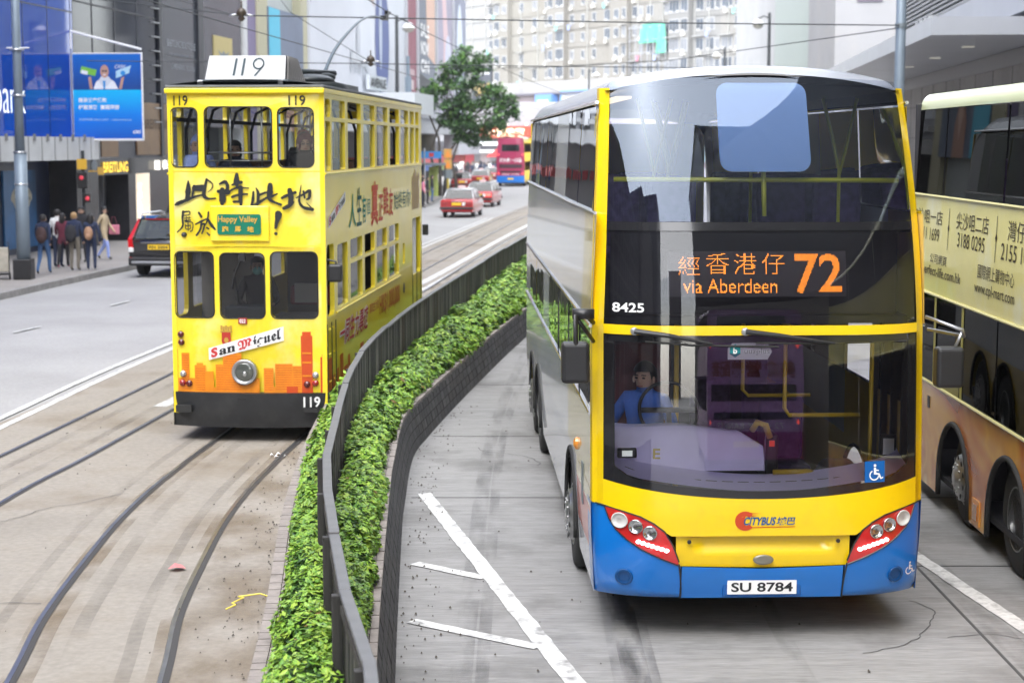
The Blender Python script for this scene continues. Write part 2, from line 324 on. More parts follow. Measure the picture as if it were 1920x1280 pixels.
def coping(P, d0, d1, zt, zb, step, nm):
    mb = MB(); D = []
    acc = 0; last = P[0]; pts = [P[0]]
    for p in P[1:]:
        seg = math.hypot(p[0] - last[0], p[1] - last[1]); k = max(1, int(seg / step))
        for q in range(1, k + 1): pts.append((last[0] + (p[0] - last[0]) * q / k, last[1] + (p[1] - last[1]) * q / k))
        last = p
    A, B = offset_path(pts, d0), offset_path(pts, d1)
    for i in range(len(pts) - 1):
        f = .04
        q = [[a[k] + (b[k] - a[k]) * t for k in (0, 1)] for a, b, t in ((A[i], A[i + 1], f), (A[i], A[i + 1], 1 - f), (B[i], B[i + 1], 1 - f), (B[i], B[i + 1], f))]
        z = zt + random.uniform(-.003, .003)
        mb.add([(*p, zb) for p in q] + [(*p, z) for p in q], [(4, 5, 6, 7), (0, 1, 5, 4), (1, 2, 6, 5), (2, 3, 7, 6), (3, 0, 4, 7)])
    mb.build(nm, paver, pl)
coping(WALL, -.25, -.16, .485, .43, .19, 'coping'); coping(WALL, -.155, -.10, .495, .43, .26, 'coping')
coping(LKERB, .075, .32, .485, .43, .19, 'coping'); coping(LKERB, -.02, .07, .49, 0.0, .12, 'coping')
# ------------------------------------------------------------------ dark plank fence
fw = M('weathered_boards', (.034, .032, .030), .75, var=.75, scale=7.0, var2=.3, scale2=26, stretch=(1, 1, .04), bump=.4, stain=(.10, .085, .07), stainscale=2.2, stainamt=.35)
fr = M('fence_rail_grey', (.135, .135, .138), .5, .15, var=.15, scale=6, stain=(.1, .1, .1), stainscale=5, stainamt=.4)
fw3 = [fw, M('weathered_boards_pale', (.12, .112, .104), .8, var=.4, scale=5, stretch=(1, 1, .06), var2=.3, scale2=26), M('weathered_boards_brown', (.05, .036, .028), .8, var=.4, scale=5, stretch=(1, 1, .06))]
fe = thing('plank_fence', 'dark weathered plank fence with grey top rail along the middle of the planter', 'fence')
def along(P, step, y0, y1):
    out = []; y = y0
    while y < y1: out.append((lerp_path(P, y), y)); y += step
    return out
FP = along(FENCE, .02, 6.5, 55)
posts = [0]; acc = 0
for i in range(1, len(FP)):
    acc += math.hypot(FP[i][0] - FP[i - 1][0], FP[i][1] - FP[i - 1][1])
    if acc > (1.35 if FP[i][1] < 25 else 2.0): posts.append(i); acc = 0
for a, b in zip(posts, posts[1:]):
    (x0, y0), (x1, y1) = FP[a], FP[b]; l = math.hypot(x1 - x0, y1 - y0); tx, ty = (x1 - x0) / l, (y1 - y0) / l
    o = thing('fence_panel', None, None); o.parent = fe
    # panel frame: local x along the fence
    o.location = (x0, y0, 0); o.rotation_euler = (0, 0, math.atan2(ty, tx))
    del_z = random.uniform(-.012, .012)
    mb = MB(); n = max(6, int(l / (.105 if y0 < 26 else .13)))
    for k in range(n):
        s = l * k / n; mb.box(s + .009, s + l / n - .009 - random.choice((0, .006, .018)), -.006 + random.uniform(-.004, .004), .008, .42, 1.27 + del_z, random.choice((0, 0, 0, 1, 1, 2)))
    mb.box(0, l, .01, .03, .62, .67); mb.box(0, l, .01, .03, 1.16, 1.21)
    mb.build('boards', fw3, o)
    mb = MB(); mb.box(-.005, l + .01, -.034, .034, 1.272 + del_z, 1.30 + del_z); mb.build('top_rail', fr, o, bevel=.006)
    mb = MB(); mb.box(-.03, .03, .015, .075, .2, 1.268 + del_z); mb.build('post', fr if y0 > 27 and random.random() < .3 else fw, o, bevel=.004)
# ------------------------------------------------------------------ hedges
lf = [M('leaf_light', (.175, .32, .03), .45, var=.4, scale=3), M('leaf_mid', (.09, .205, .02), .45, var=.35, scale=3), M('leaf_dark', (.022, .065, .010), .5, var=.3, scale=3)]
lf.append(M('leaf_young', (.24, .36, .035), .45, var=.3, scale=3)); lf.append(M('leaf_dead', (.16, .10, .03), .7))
for m in lf:
    b = m.node_tree.nodes['Principled BSDF']; b.inputs['Transmission Weight'].default_value = 0; b.inputs['Subsurface Weight'].default_value = 0
def hedge(name, label, side):
    rr = random.Random(3 if side < 0 else 4); mb = MB(); y = 7.2; st = MB()
    while y < 50:
        big = rr.uniform(.21, .31); fx = lerp_path(FENCE, y)
        ex = lerp_path(LKERB, y) + .20 if side < 0 else lerp_path(WALL, y) - .23
        wdt = max(.12, abs(ex - fx) - .02); nrow = 1 if wdt < .75 else 2
        for q in range(nrow):
            cx = fx + (ex - fx) * ((q + .5) / nrow) + rr.uniform(-.04, .04); rx = min(.62, wdt / nrow * .62 + (.07 if side < 0 else .04)); ry = big * 1.08; rz = rr.uniform(.24, .38); cz = .52 + rr.uniform(-.03, .03)
            far = y / 12; ls = .0235 * max(1, far ** .75); nl = int(2500 / max(1, far ** 1.4))
            for _ in range(nl):
                a, b = rr.uniform(0, 6.283), math.asin(rr.uniform(-.25, 1)); k = rr.uniform(.72, 1.08) ** .6 + .08 * math.sin(a * 3 + y) + .07 * math.sin(b * 5 + a * 2)
                p = Vector((cx + rx * k * math.cos(b) * math.cos(a), y + ry * k * math.cos(b) * math.sin(a), cz + rz * k * math.sin(b)))
                if rr.random() < .5 * max(0, math.sin(y * 2.3 + a * 2) - .55): continue
                if side < 0 and p.x > lerp_path(FENCE, p.y) - .03: continue
                if side > 0 and p.x < lerp_path(FENCE, p.y) + .05: continue
                if p.z < .46: continue
                nrm = Vector((math.cos(b) * math.cos(a) + rr.uniform(-.7, .7), math.cos(b) * math.sin(a) + rr.uniform(-.7, .7), math.sin(b) + .7 + rr.uniform(-.5, .5))).normalized()
                t = nrm.orthogonal().normalized(); t.rotate(Matrix.Rotation(rr.uniform(0, 6.28), 3, nrm)); u = nrm.cross(t); L = ls * rr.uniform(.8, 1.5); W = L * .48
                mi = rr.choice((0, 3, 0, 1)) if k > .97 else rr.choice((0, 1, 1, 2)) if k > .9 else rr.choice((1, 2, 2))  # deeper leaves take darker greens: the clump's inner shade is put into the colour
                if rr.random() < .006: mi = 4
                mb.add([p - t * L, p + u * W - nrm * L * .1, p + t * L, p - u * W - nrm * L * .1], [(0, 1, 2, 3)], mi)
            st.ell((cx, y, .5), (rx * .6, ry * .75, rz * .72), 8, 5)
        y += big * rr.uniform(1.3, 1.75) * (1 if y < 24 else 1.15)
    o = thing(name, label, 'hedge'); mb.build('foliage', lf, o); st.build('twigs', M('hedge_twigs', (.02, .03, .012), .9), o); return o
hedge('hedge', 'clipped bright green hedge on the tram side of the plank fence', -1)
hedge('hedge', 'clipped bright green hedge between plank fence and black retaining wall', 1)
# ------------------------------------------------------------------ litter on the tram bed
mb = MB(); mb.add([(-3.06, 14.6, .02), (-2.98, 14.55, .05), (-2.9, 14.62, .02), (-2.96, 14.72, .03), (-3.02, 14.7, .05)], [(0, 1, 4), (1, 2, 3, 4)]); tag(mb.build('paper_scrap', M('pink_paper', (.6, .2, .2), .8)), 'crumpled pink paper scrap lying between the curved tram rails', 'litter')
mb = MB(); P = [(-2.62, 12.72), (-2.55, 12.78), (-2.6, 12.9), (-2.52, 13.0), (-2.58, 13.1), (-2.4, 13.12), (-2.3, 13.08), (-2.18, 13.1)]
mb.tube([(x + .42 - .12, y + .55, .03 + .02 * (i % 2)) for i, (x, y) in enumerate(P)], .007, 5); tag(mb.build('tape_strip', M('yellow_tape', (.75, .62, .1), .6)), 'yellow tape strip lying by the planter edge near the tram rail', 'litter')
mb = MB()
rr = random.Random(3)
for i in range(4):
    x, y, q = -2.95 + rr.uniform(0, .3), 20.0 + rr.uniform(-.2, .2), rr.uniform(.02, .05); mb.add([(x, y, .01), (x + q, y - q * .6, .03), (x + q * 1.7, y + q * .5, .012), (x + q * .5, y + q * 1.3, .035)], [(0, 1, 2, 3)])
tag(mb.build('paper_scrap', K['white']), 'torn white paper scraps lying in front of the yellow tram', 'litter')
gl = M('grit', (.06, .05, .04), .9); mb = MB(); rr = random.Random(5)
for _ in range(700):
    y = rr.uniform(9, 24); s = rr.random(); x = lerp_path(LKERB, y) - abs(rr.gauss(0, .25)) - .03 if s < .5 else rr.uniform(-6, -2.4) if s < .6 else lerp_path(WALL, y) + abs(rr.gauss(0, .2)) + .03 if s < .9 else rr.uniform(-.6, 3.4)
    r = rr.uniform(.004, .013); mb.add([(x - r, y, .014), (x, y - r * 1.6, .014), (x + r, y, .014), (x, y + r * 1.6, .02 + r * .4)], [(0, 1, 2, 3)])
tag(mb.build('grit', gl), kind='stuff')
# ------------------------------------------------------------------ figures
def figure(parent_or_none, name, label, loc, rz, pose, cols, hairlen=.5, group=None, h=1.7, extra=None, sub=2, hood=None):
    """one continuous skinned body; cols = (top, trousers, skin, shoes); pose gives joints in units of body height / 1.7"""
    J = dict(pelvis=(0, 0, .93), chest=(0, .01, 1.28), neck=(0, .01, 1.44), head=(0, -.02, 1.55), crown=(0, -.015, 1.66),
             sl=(-.17, .01, 1.39), el=(-.24, .03, 1.12), wl=(-.25, -.06, .88), hl=(-.25, -.09, .79), sr=(.17, .01, 1.39), er=(.24, .03, 1.12), wr=(.25, -.06, .88), hr=(.25, -.09, .79),
             pl=(-.09, 0, .9), kl=(-.10, -.02, .49), al=(-.10, .03, .09), tl=(-.11, -.12, .04), pr=(.09, 0, .9), kr=(.10, -.02, .49), ar=(.10, .03, .09), tr=(.11, -.12, .04))
    J.update(pose); s = h / 1.7
    Rd = dict(pelvis=(.15, .11), chest=(.165, .11), neck=(.055, .055), head=(.082, .098), crown=(.06, .07), sl=(.065, .065), el=(.045, .045), wl=(.03, .03), hl=(.032, .022), sr=(.065, .065), er=(.045, .045), wr=(.03, .03), hr=(.032, .022),
              pl=(.085, .09), kl=(.062, .065), al=(.042, .045), tl=(.04, .03), pr=(.085, .09), kr=(.062, .065), ar=(.042, .045), tr=(.04, .03))
    if 'bulk' in (extra or {}):
        for k in ('chest', 'pelvis', 'sl', 'sr', 'el', 'er'): Rd[k] = tuple(q * extra['bulk'] for q in Rd[k])
    names = list(J); E = [('pelvis', 'chest'), ('chest', 'neck'), ('neck', 'head'), ('head', 'crown'), ('chest', 'sl'), ('sl', 'el'), ('el', 'wl'), ('wl', 'hl'), ('chest', 'sr'), ('sr', 'er'), ('er', 'wr'), ('wr', 'hr'), ('pelvis', 'pl'), ('pl', 'kl'), ('kl', 'al'), ('al', 'tl'), ('pelvis', 'pr'), ('pr', 'kr'), ('kr', 'ar'), ('ar', 'tr')]
    me = bpy.data.meshes.new('body'); me.from_pydata([Vector(J[n]) * s for n in names], [(names.index(a), names.index(b)) for a, b in E], [])
    o = bpy.data.objects.new('tmp', me); COL.objects.link(o); md = o.modifiers.new('Skin', 'SKIN'); md.use_smooth_shade = True; md.use_x_symmetry = False
    for i, n in enumerate(names):
        d = me.skin_vertices[0].data[i]; d.radius = tuple(q * s for q in Rd[n]); d.use_root = (n == 'pelvis')
    sb = o.modifiers.new('Subd', 'SUBSURF'); sb.levels = sub; sb.render_levels = sub
    bpy.context.view_layer.update(); m2 = bpy.data.meshes.new_from_object(o.evaluated_get(bpy.context.evaluated_depsgraph_get())); bpy.data.objects.remove(o)
    if len(m2.polygons) < 20: raise RuntimeError('figure skin failed')
    m2.materials.clear()
    for c in cols: m2.materials.append(c)
    zone = {('pelvis', 'chest'): 0, ('chest', 'neck'): 0, ('neck', 'head'): 2, ('head', 'crown'): 2, ('wl', 'hl'): 2, ('wr', 'hr'): 2, ('al', 'tl'): 3, ('ar', 'tr'): 3}
    segs = []
    for a, b in E:
        z = zone.get((a, b), 1 if a[0] in 'pka' and a not in ('pelvis',) or (a == 'pelvis' and b != 'chest') else 0); segs.append((Vector(J[a]) * s, Vector(J[b]) * s, z, (Rd[a][0] + Rd[b][0]) / 2 * s))
    hem = (extra or {}).get('hem')
    for p in m2.polygons:
        c = p.center; best = 9e9; bz = 0
        for a, b, z, r in segs:
            t = max(0, min(1, (c - a).dot(b - a) / max(1e-9, (b - a).length_squared))); d = (c - (a + (b - a) * t)).length / (r + .03)
            if d < best: best, bz = d, z
        if hem and bz == 1 and c.z > hem * s: bz = 0
        if bz == 0 and not hem and c.z < J['pelvis'][2] * s - .03 * s and abs(c.x) < .2 * s: bz = 1
        p.material_index = bz; p.use_smooth = True
    t = thing(name, label, 'person', loc, rz, group)
    bo = bpy.data.objects.new('body', m2); COL.objects.link(bo); bo.parent = t
    hc = Vector(J['head']) * s; mb = MB()
    # face: nose, eyes, mouth, ears in one feature mesh
    if hood: mb.ell((hc.x, hc.y + .055, hc.z + .035 * s), (.115 * s, .118 * s, .145 * s), 12, 9)
    else:
        mb.grid(lambda u, v: (lambda a, b: (hc.x + .098 * s * math.cos(b) * math.cos(a), hc.y + .02 * s + .108 * s * math.cos(b) * math.sin(a), hc.z + .05 * s + .105 * s * math.sin(b)))(math.pi * (2 * u), math.pi / 2 * (.14 + .86 * v)), 14, 5)
        mb.ell((hc.x, hc.y + .042 * s, hc.z + .035 * s), (.094 * s, .078 * s, .085 * s), 12, 7)
        if hairlen > .3: mb.ell((hc.x, hc.y + .055 * s, hc.z - hairlen * .12 * s + .05 * s), (.10 * s, .07 * s, (.08 + .16 * hairlen) * s), 10, 7)
    mb.build('hood' if hood else 'hair', hood or cols[4] if len(cols) > 4 or hood else K['hair'], t, smooth=True)
    fm = MB(); fy = hc.y - .098 * s
    fm.add([(hc.x - .014 * s, fy + .008, hc.z - .01 * s), (hc.x + .014 * s, fy + .008, hc.z - .01 * s), (hc.x, fy - .022 * s, hc.z - .012 * s), (hc.x, fy + .004, hc.z + .03 * s)], [(0, 2, 3), (1, 3, 2), (0, 1, 2)], 0)
    for q in (-1, 1):
        fm.ell((hc.x + q * .033 * s, fy + .016 * s, hc.z + .022 * s), (.016 * s, .008 * s, .007 * s), 8, 5, 1)
        fm.box(hc.x + q * .035 * s - .02 * s, hc.x + q * .035 * s + .02 * s, fy + .008 * s, fy + .02 * s, hc.z + .042 * s, hc.z + .049 * s, 1)
        fm.ell((hc.x + q * .088 * s, hc.y, hc.z), (.012 * s, .022 * s, .032 * s), 6, 5, 0)
    fm.box(hc.x - .024 * s, hc.x + .024 * s, fy + .01 * s, fy + .02 * s, hc.z - .05 * s, hc.z - .04 * s, 2)
    fm.build('face', [cols[2], K['hair'], M('lips', (.35, .12, .1), .5)] if not hasattr(figure, 'fm') else figure.fm, t, smooth=True)
    return t
SIT = dict(kl=(-.11, -.42, .92), al=(-.11, -.40, .48), tl=(-.11, -.54, .44), kr=(.11, -.42, .92), ar=(.11, -.40, .48), tr=(.11, -.54, .44))
def cloth(name, c): return M(name, c, .9, var=.15, scale=6, var2=.1, scale2=40)
CL = dict(navy=cloth('navy_cloth', (.02, .03, .07)), black=cloth('black_cloth', (.02, .02, .025)), maroon=cloth('maroon_cloth', (.12, .02, .04)), beige=cloth('beige_cloth', (.50, .40, .26)), jeans=cloth('jeans', (.06, .13, .28)), khaki=cloth('khaki', (.18, .16, .13)), white=cloth('white_cloth', (.7, .7, .7)), red=cloth('red_cloth', (.4, .04, .04)), blue=cloth('blue_cloth', (.05, .14, .5)), lblue=cloth('light_blue_cloth', (.3, .38, .75)), grey=cloth('grey_cloth', (.16, .16, .17)), pink=cloth('pink_cloth', (.6, .2, .28)), green=cloth('green_cloth', (.03, .3, .18)), teal=cloth('teal_mask', (.2, .6, .55)))
figure.fm = [K['skin'], K['hair'], M('lips', (.35, .12, .1), .5)]
# ------------------------------------------------------------------ the blue and yellow double-decker facing the camera
YEL = M('bus_yellow', (.82, .555, .002), .30, coat=.6, var=.03, scale=1.2, bump=.02, scale2=2, stain=(.50, .36, .05), stainscale=7, stainamt=.16)
BLU = M('bus_blue', (.002, .155, .55), .28, coat=.7, var=.05, scale=1.5, stain=(.02, .12, .3), stainscale=2.5, stainamt=.25)
SIL = M('bus_roof_silver', (.36, .38, .42), .25, .25, var=.06, scale=2, coat=.3)
BLK = M('gloss_black', (.012, .012, .014), .12, coat=.5)
GLW = GL('windscreen_glass', (.93, .93, .97), (.045, .045, .065), .03, 1.0, 1.95)
GLU = GL('upper_windscreen_glass', (.80, .83, .90), (.05, .055, .075), .08, (.62, .72, .88), 1.75)
GLD = GL('destination_glass', (.80, .80, .84), (.03, .03, .04), .08, .9, 1.6)
GLS = GL('side_glass', (.42, .46, .48), (.02, .022, .025), .25, 1.0, 1.6, wav=.12)
wrap = M('advert_wrap', (.72, .77, .82), .2, coat=.8, var=.18, scale=.9, stretch=(1, .5, 1.6), stain=(.80, .77, .66), stainscale=.5, stainamt=.8)
cream = M('cream_panel', (.72, .62, .33), .25, coat=.7, var=.06, scale=2)
bus = thing('double_decker_bus', 'yellow and blue double-decker bus facing the camera with lit orange display', 'bus', (1.90, 12.42, 0), R(2.1))
def bs(x, z):
    y = .24 * min(1.12, abs(x) / 1.25) ** 5
    if z > 1: y += .06 * (z - 1) + .006 * (z - 1) ** 2
    if z > 2.5: y += .44 * ((z - 2.5) / 1.8) ** 1.8
    if z < .8: y += .10 * ((.8 - z) / .5) ** 2
    return y
def pw(pts, x):
    if x <= pts[0][0]: return pts[0][1]
    for (a, b), (c, d) in zip(pts, pts[1:]):
        if x <= c: return b + (d - b) * (x - a) / (c - a)
    return pts[-1][1]
hw = lambda z: pw([(.3, 1.25), (.9, 1.28), (2.4, 1.28), (3.2, 1.25), (4.2, 1.195)], z)
xi = lambda z: pw([(0, 1.20), (2.4, 1.198), (3.2, 1.167), (4.3, 1.112)], z)
fm = lambda o: (lambda u, v: (u, bs(u, v) - o, v))
def front(name, mat, zb, zt, x0, x1, off=0, nu=24, nv=8, parent=bus, smooth=True, fn=bs):
    f = lambda q: q if callable(q) else (lambda _: q)
    zb, zt, x0, x1 = map(f, (zb, zt, x0, x1))
    def P(u, v):
        z = 0
        x = x0(2) + (x1(2) - x0(2)) * u
        for _ in range(3):
            z = zb(x) + (zt(x) - zb(x)) * v; x = x0(z) + (x1(z) - x0(z)) * u
        return (x, fn(x, z) - off, z)
    mb = MB(); mb.grid(P, nu, nv); return mb.build(name, mat, parent, smooth)
nxi = lambda z: -xi(z)
roofz = lambda x: 4.375 - .105 * (abs(x) / 1.06) ** 2.2
gtop = lambda x: 4.285 - .035 * (abs(x) / 1.1) ** 2
blackb = lambda x: 1.119 + .125 * (abs(x) / 1.2) ** 2
glassb = lambda x: 1.178 + .10 * (abs(x) / 1.05) ** 2 + (.05 * max(0, (abs(x) - .95) / .15) ** 2)
TOP = [(.64, .64), (.69, .77), (.75, .87), (.83, .93), (.93, .98), (1.05, 1.012), (1.19, 1.042)]
BOT = [(.64, .61), (.79, .668), (.93, .735), (1.03, .80), (1.11, .87), (1.16, .95), (1.19, 1.036)]
lt = lambda x: pw(TOP, abs(x)); lb = lambda x: pw(BOT, abs(x))
front('upper_windscreen', GLU, 3.19, gtop, nxi, xi, 0, 28, 16)
front('glazing_bar', BLK, 3.122, 3.188, nxi, xi, .012)
front('destination_window', GLD, 2.422, 3.12, nxi, xi, 0, 28, 12)
front('waist_beam', YEL, 2.348, 2.420, nxi, xi, .014)
fr_ = front('windscreen_frame', BLK, 2.292, 2.346, nxi, xi, .004)
front('windscreen_frame', BLK, blackb, glassb, nxi, xi, .004, 32, 3)
front('windscreen_frame', BLK, glassb, 2.292, nxi, lambda z: -1.118, .004, 3, 10)
front('windscreen_frame', BLK, glassb, 2.292, lambda z: 1.118, xi, .004, 3, 10)
front('windscreen', GLW, glassb, 2.292, -1.118, 1.118, 0, 28, 14)
# yellow nose, with its recessed lower lip
front('nose_panel', YEL, lambda x: max(.838, lt(x)) if abs(x) > .64 else .838, blackb, -1.2, 1.2, .012, 48, 6)
def lip(x, z): return bs(x, z) + .02 + .035 * max(0, min(1, (.56 - abs(x)) / .1)) * max(0, min(1, (z - .70) / .06))
front('nose_panel', YEL, lambda x: .585 + .02 * abs(x), .834, -.66, .66, 0, 40, 12, fn=lip)
for s in (-1, 1):
    P = lambda z, s=s: s * 1.195
    A = (lambda z: -hw(z) + .01, lambda z: -1.195) if s < 0 else (lambda z: 1.195, lambda z: hw(z) - .01)
    mb = MB()
    def pil(u, v, s=s):
        z = 1.045 + (4.20 - 1.045) * v
        pts = [(xi(z), bs(xi(z), z) - .012), (hw(z) - .035, bs(hw(z), z) - .010), (hw(z) - .006, bs(hw(z), z) + .02), (hw(z) + .004, bs(hw(z), z) + .09)]
        k = u * 3; i = min(2, int(k)); t = k - i
        return (s * (pts[i][0] + (pts[i + 1][0] - pts[i][0]) * t), pts[i][1] + (pts[i + 1][1] - pts[i][1]) * t, z)
    mb.grid(pil, 9, 22); mb.build('corner_pillar', YEL, bus, True)
    lo, hi = (-1.19, -.642) if s < 0 else (.642, 1.19)
    cl = front('headlamp_cluster', M('lamp_lens_red', (.50, .02, .02), .12, coat=1), lb, lt, lo, hi, .016, 26, 6)
    mb = MB()
    for q, (x, z, r) in enumerate(((1.085, .945, .052), (.968, .905, .046), (.862, .862, .046))):
        y = bs(x, z) - .018; mb.lathe([(r + .008, 0), (r + .008, -.014), (r, -.014), (r * .9, -.004), (r * .35, .0)], (s * x, y, z), 'y', 18, 0 if q else 1)
        nn = 18 * 5; mb.v[-nn:] = [(a, b_ + (.96 * (abs(x) / 1.25) ** 4) * (abs(a) - x), c_) for a, b_, c_ in mb.v[-nn:]]
    mb.build('lamp_unit', [M('lamp_reflector', (.55, .55, .56), .12, .9), M('lamp_frost', (.55, .55, .53), .3)], cl, True)
    mb = MB()
    for q in range(7):
        t = q / 6; x, z = .945 - .21 * t, .790 - .062 * t; mb.ell((s * x, bs(x, z) - .022, z), (.019, .012, .015), 8, 6)
    mb.build('running_light', EM('running_lights_lit', (1, .96, 1), 1.2), cl)
    # dark seams round the lamp and down the bumper
    mb = MB(); e = lambda x, z: (s * x, bs(x, z) - .015, z)
    mb.tube([e(x, z) for x, z in TOP], .007, 5); mb.tube([e(x, z) for x, z in BOT], .007, 5); mb.tube([e(x, z) for x, z in ((.64, .62), (.625, .52), (.618, .42), (.618, .34))], .007, 5); mb.tube([e(1.19, 1.042), e(1.255, 1.052)], .006, 5)
    mb.build('panel_seam', K['black'], bus)
    f = lambda x: (lb(x) if abs(x) > .64 else .6) if abs(x) < 1.19 else 1.045
    a0, a1 = (-1.265, -.622) if s < 0 else (.622, 1.265)
    def bumper(u, v, s=s):
        x = .625 + (1.285 - .625) * u; zt = min(1.045, lb(min(x, 1.19))) if x > .64 else .6
        if x > 1.185: zt = 1.045
        zz = .33 + (zt - .33) * v; xx = min(x, hw(zz)); y = bs(xx, zz) - .008
        if u > .93: y += .10 * (u - .93) / .07
        if v < .05: y += .05
        return (s * xx, y, zz)
    mb = MB(); mb.grid(bumper, 30, 10); bp = mb.build('bumper_corner', BLU, bus, True)
    mb = MB(); mb.lathe([(.066, 0), (.06, -.012), (.045, -.012), (.04, .01), (.005, .012)], (s * 1.045, bs(1.045, .5) - .012, .50), 'y', 18); mb.v = [(a, b_ + .47 * (abs(a) - 1.045) - .2 * (c_ - .5), c_) for a, b_, c_ in mb.v]; mb.build('fog_lamp_recess', M('recess_blue', (.004, .06, .2), .4), bp)
    mb = MB(); mb.lathe([(.016, 0), (.016, -.012), (.008, -.014)], (s * .565, bs(.565, .80) - .002, .795), 'y', 10); mb.build('panel_lock', K['black'], bus)
    mb = MB(); mb.grid(lambda u, v, s=s: (s * (hw(.3 + .75 * v) + .004), bs(1.25, .8) + .08 + .30 * u, .33 + .715 * v), 2, 3); mb.build('bumper_return', BLU, bus)
front('bumper', BLU, .34, lambda x: .60 - .02 * (1 - abs(x) / .62), -.615, .615, .004, 20, 8)
mb = MB(); mb.grid(lambda u, v: (-1.22 + 2.44 * u, bs(-1.22 + 2.44 * u, .33) + .05 + .5 * v, .335 - .02 * v), 20, 2); mb.build('underside', K['rubber'], bus)
np_ = MB(); np_.box(-.30, .30, bs(0, .42) - .012, bs(0, .42) + .03, .355, .505); np_.build('plate_recess', M('recess_blue2', (.004, .08, .3), .4), bus, bevel=.01)
mb = MB(); mb.box(-.265, .265, bs(0, .42) - .022, bs(0, .42), .375, .487); pt = mb.build('number_plate', K['plate_w'], bus, bevel=.004)
text('SU 8784', lambda u, v: (u, bs(0, .42) - .024, v), K['blackink'], pt, -.235, .395, .235, .468, .022)
mb = MB(); mb.lathe([(1, 0), (1, -.012), (.8, -.016)], (0, 0, 0), 'y', 24)
mb.v = [(x * .078, y + bs(0, .65) - .0, z * .038 + .652) for x, y, z in mb.v]; bd = mb.build('maker_badge', M('badge_grey', (.25, .24, .2), .35, .6), bus)
# operator's mark
lg = MB(); f = fm(.017)
for k in range(18):
    a0, a1 = R(42 + 276 * k / 18), R(42 + 276 * (k + 1) / 18)
    lg.quad(*[f(-.145 + r * math.cos(a), .955 + r * math.sin(a) * .95) for r, a in ((.078, a0), (.078, a1), (.04, a1), (.04, a0))])
lg.poly([f(-.222, .953), f(-.14, 1.0), f(-.15, .97), f(-.15, .935), f(-.135, .905)])
for k in range(4): lg.poly([f(-.14 + .02 * k, 1.022 - .013 * k), f(-.02 - .02 * k, 1.012 - .010 * k), f(-.14 + .02 * k, 1.014 - .013 * k)])
lg.poly([f(-.1, .908), f(.235, .912), f(.235, .907), f(-.1, .902)]); lg.build('emblem', M('emblem_red', (.50, .05, .01), .5), bus)
BI = M('blue_ink', (.01, .08, .25), .5)
text('CITYBUS', fm(.018), BI, bus, -.155, .922, .085, .985, .03, .06); text('城巴', fm(.018), BI, bus, .095, .922, .235, .985, .025, .1)
wsink = lambda mbname, rect, white, bk: None
def chair_sign(parent, f, u0, v0, u1, v1, backmat=None):
    if backmat: mb = MB(); mb.grid(lambda u, v: f(u0 + (u1 - u0) * u, v0 + (v1 - v0) * v), 4, 4); parent = mb.build('wheelchair_sign', backmat, parent)
    g = lambda u, v: tuple(a + b for a, b in zip(f(u, v), (0, -.004, 0)))
    w, h = u1 - u0, v1 - v0; mb = MB(); T = lambda a, b: g(u0 + w * a, v0 + h * b)
    mb.poly([T(.50 + .07 * math.cos(R(k * 30)), .80 + .07 * math.sin(R(k * 30))) for k in range(12)])
    mb.poly([T(.44, .70), T(.55, .70), T(.57, .45), T(.73, .43), T(.82, .22), T(.92, .26), T(.92, .19), T(.78, .14), T(.66, .36), T(.45, .38)])
    mb.poly([T(.53, .62), T(.70, .58), T(.70, .53), T(.53, .55)])
    for k in range(14):
        a0, a1 = R(115 + 235 * k / 14), R(115 + 235 * (k + 1) / 14); mb.quad(*[T(.47 + r * math.cos(a), .34 + r * math.sin(a)) for r, a in ((.25, a0), (.25, a1), (.19, a1), (.19, a0))])
    mb.build('wheelchair_symbol', K['whiteink'], parent)
chair_sign(bus, fm(.006), .765, 1.232, .925, 1.392, M('sign_blue', (.0, .10, .36), .4))
chair_sign(bus, lambda u, v: (u, bs(u, v) - .02 + .02 * max(0, u - 1.15) / .1, v), 1.10, .47, 1.235, .605)
text('8425', fm(.004), K['whiteink'], bus, -1.135, 2.515, -.905, 2.585, .02)
# route display: lamp matrix on a board behind the glass
bd = front('route_display', M('display_board', (.055, .05, .06), .6), 2.625, 2.965, -.72, .64, -.10, 20, 4)
LED = EM('led_orange', (1, .30, .025), .75); LED2 = EM('led_orange_strong', (1, .29, .02), .50)
def led(body, u0, v0, u1, v1, cols, rows, mat, bold=0, rad=.34):
    mb = MB(); dx, dz = (u1 - u0) / cols, (v1 - v0) / rows
    for i, j in sorted(dots(body, cols, rows, bold)):
        x, z = u0 + (i + .5) * dx, v0 + (j + .5) * dz; y = bs(x, z) + .092; r = rad * min(dx, dz)
        mb.add([(x + 1.25 * r * math.cos(a), y, z + 1.25 * r * math.sin(a)) for a in (0, 1.05, 2.09, 3.14, 4.19, 5.24)], [(0, 1, 2, 3, 4, 5)])
    mb.build('lamp_matrix', mat, bd)
led('72', .245, 2.652, .605, 2.945, 40, 34, LED2, .012, .34)
led('經', -.635, 2.79, -.475, 2.925, 21, 19, LED, -.012); led('香', -.425, 2.795, -.255, 2.95, 21, 21, LED, -.012); led('港', -.215, 2.795, -.045, 2.95, 21, 21, LED, -.012); led('仔', 0.0, 2.795, .17, 2.95, 21, 21, LED, -.012)
led('via Aberdeen', -.60, 2.655, .11, 2.76, 84, 13, LED, -.004)
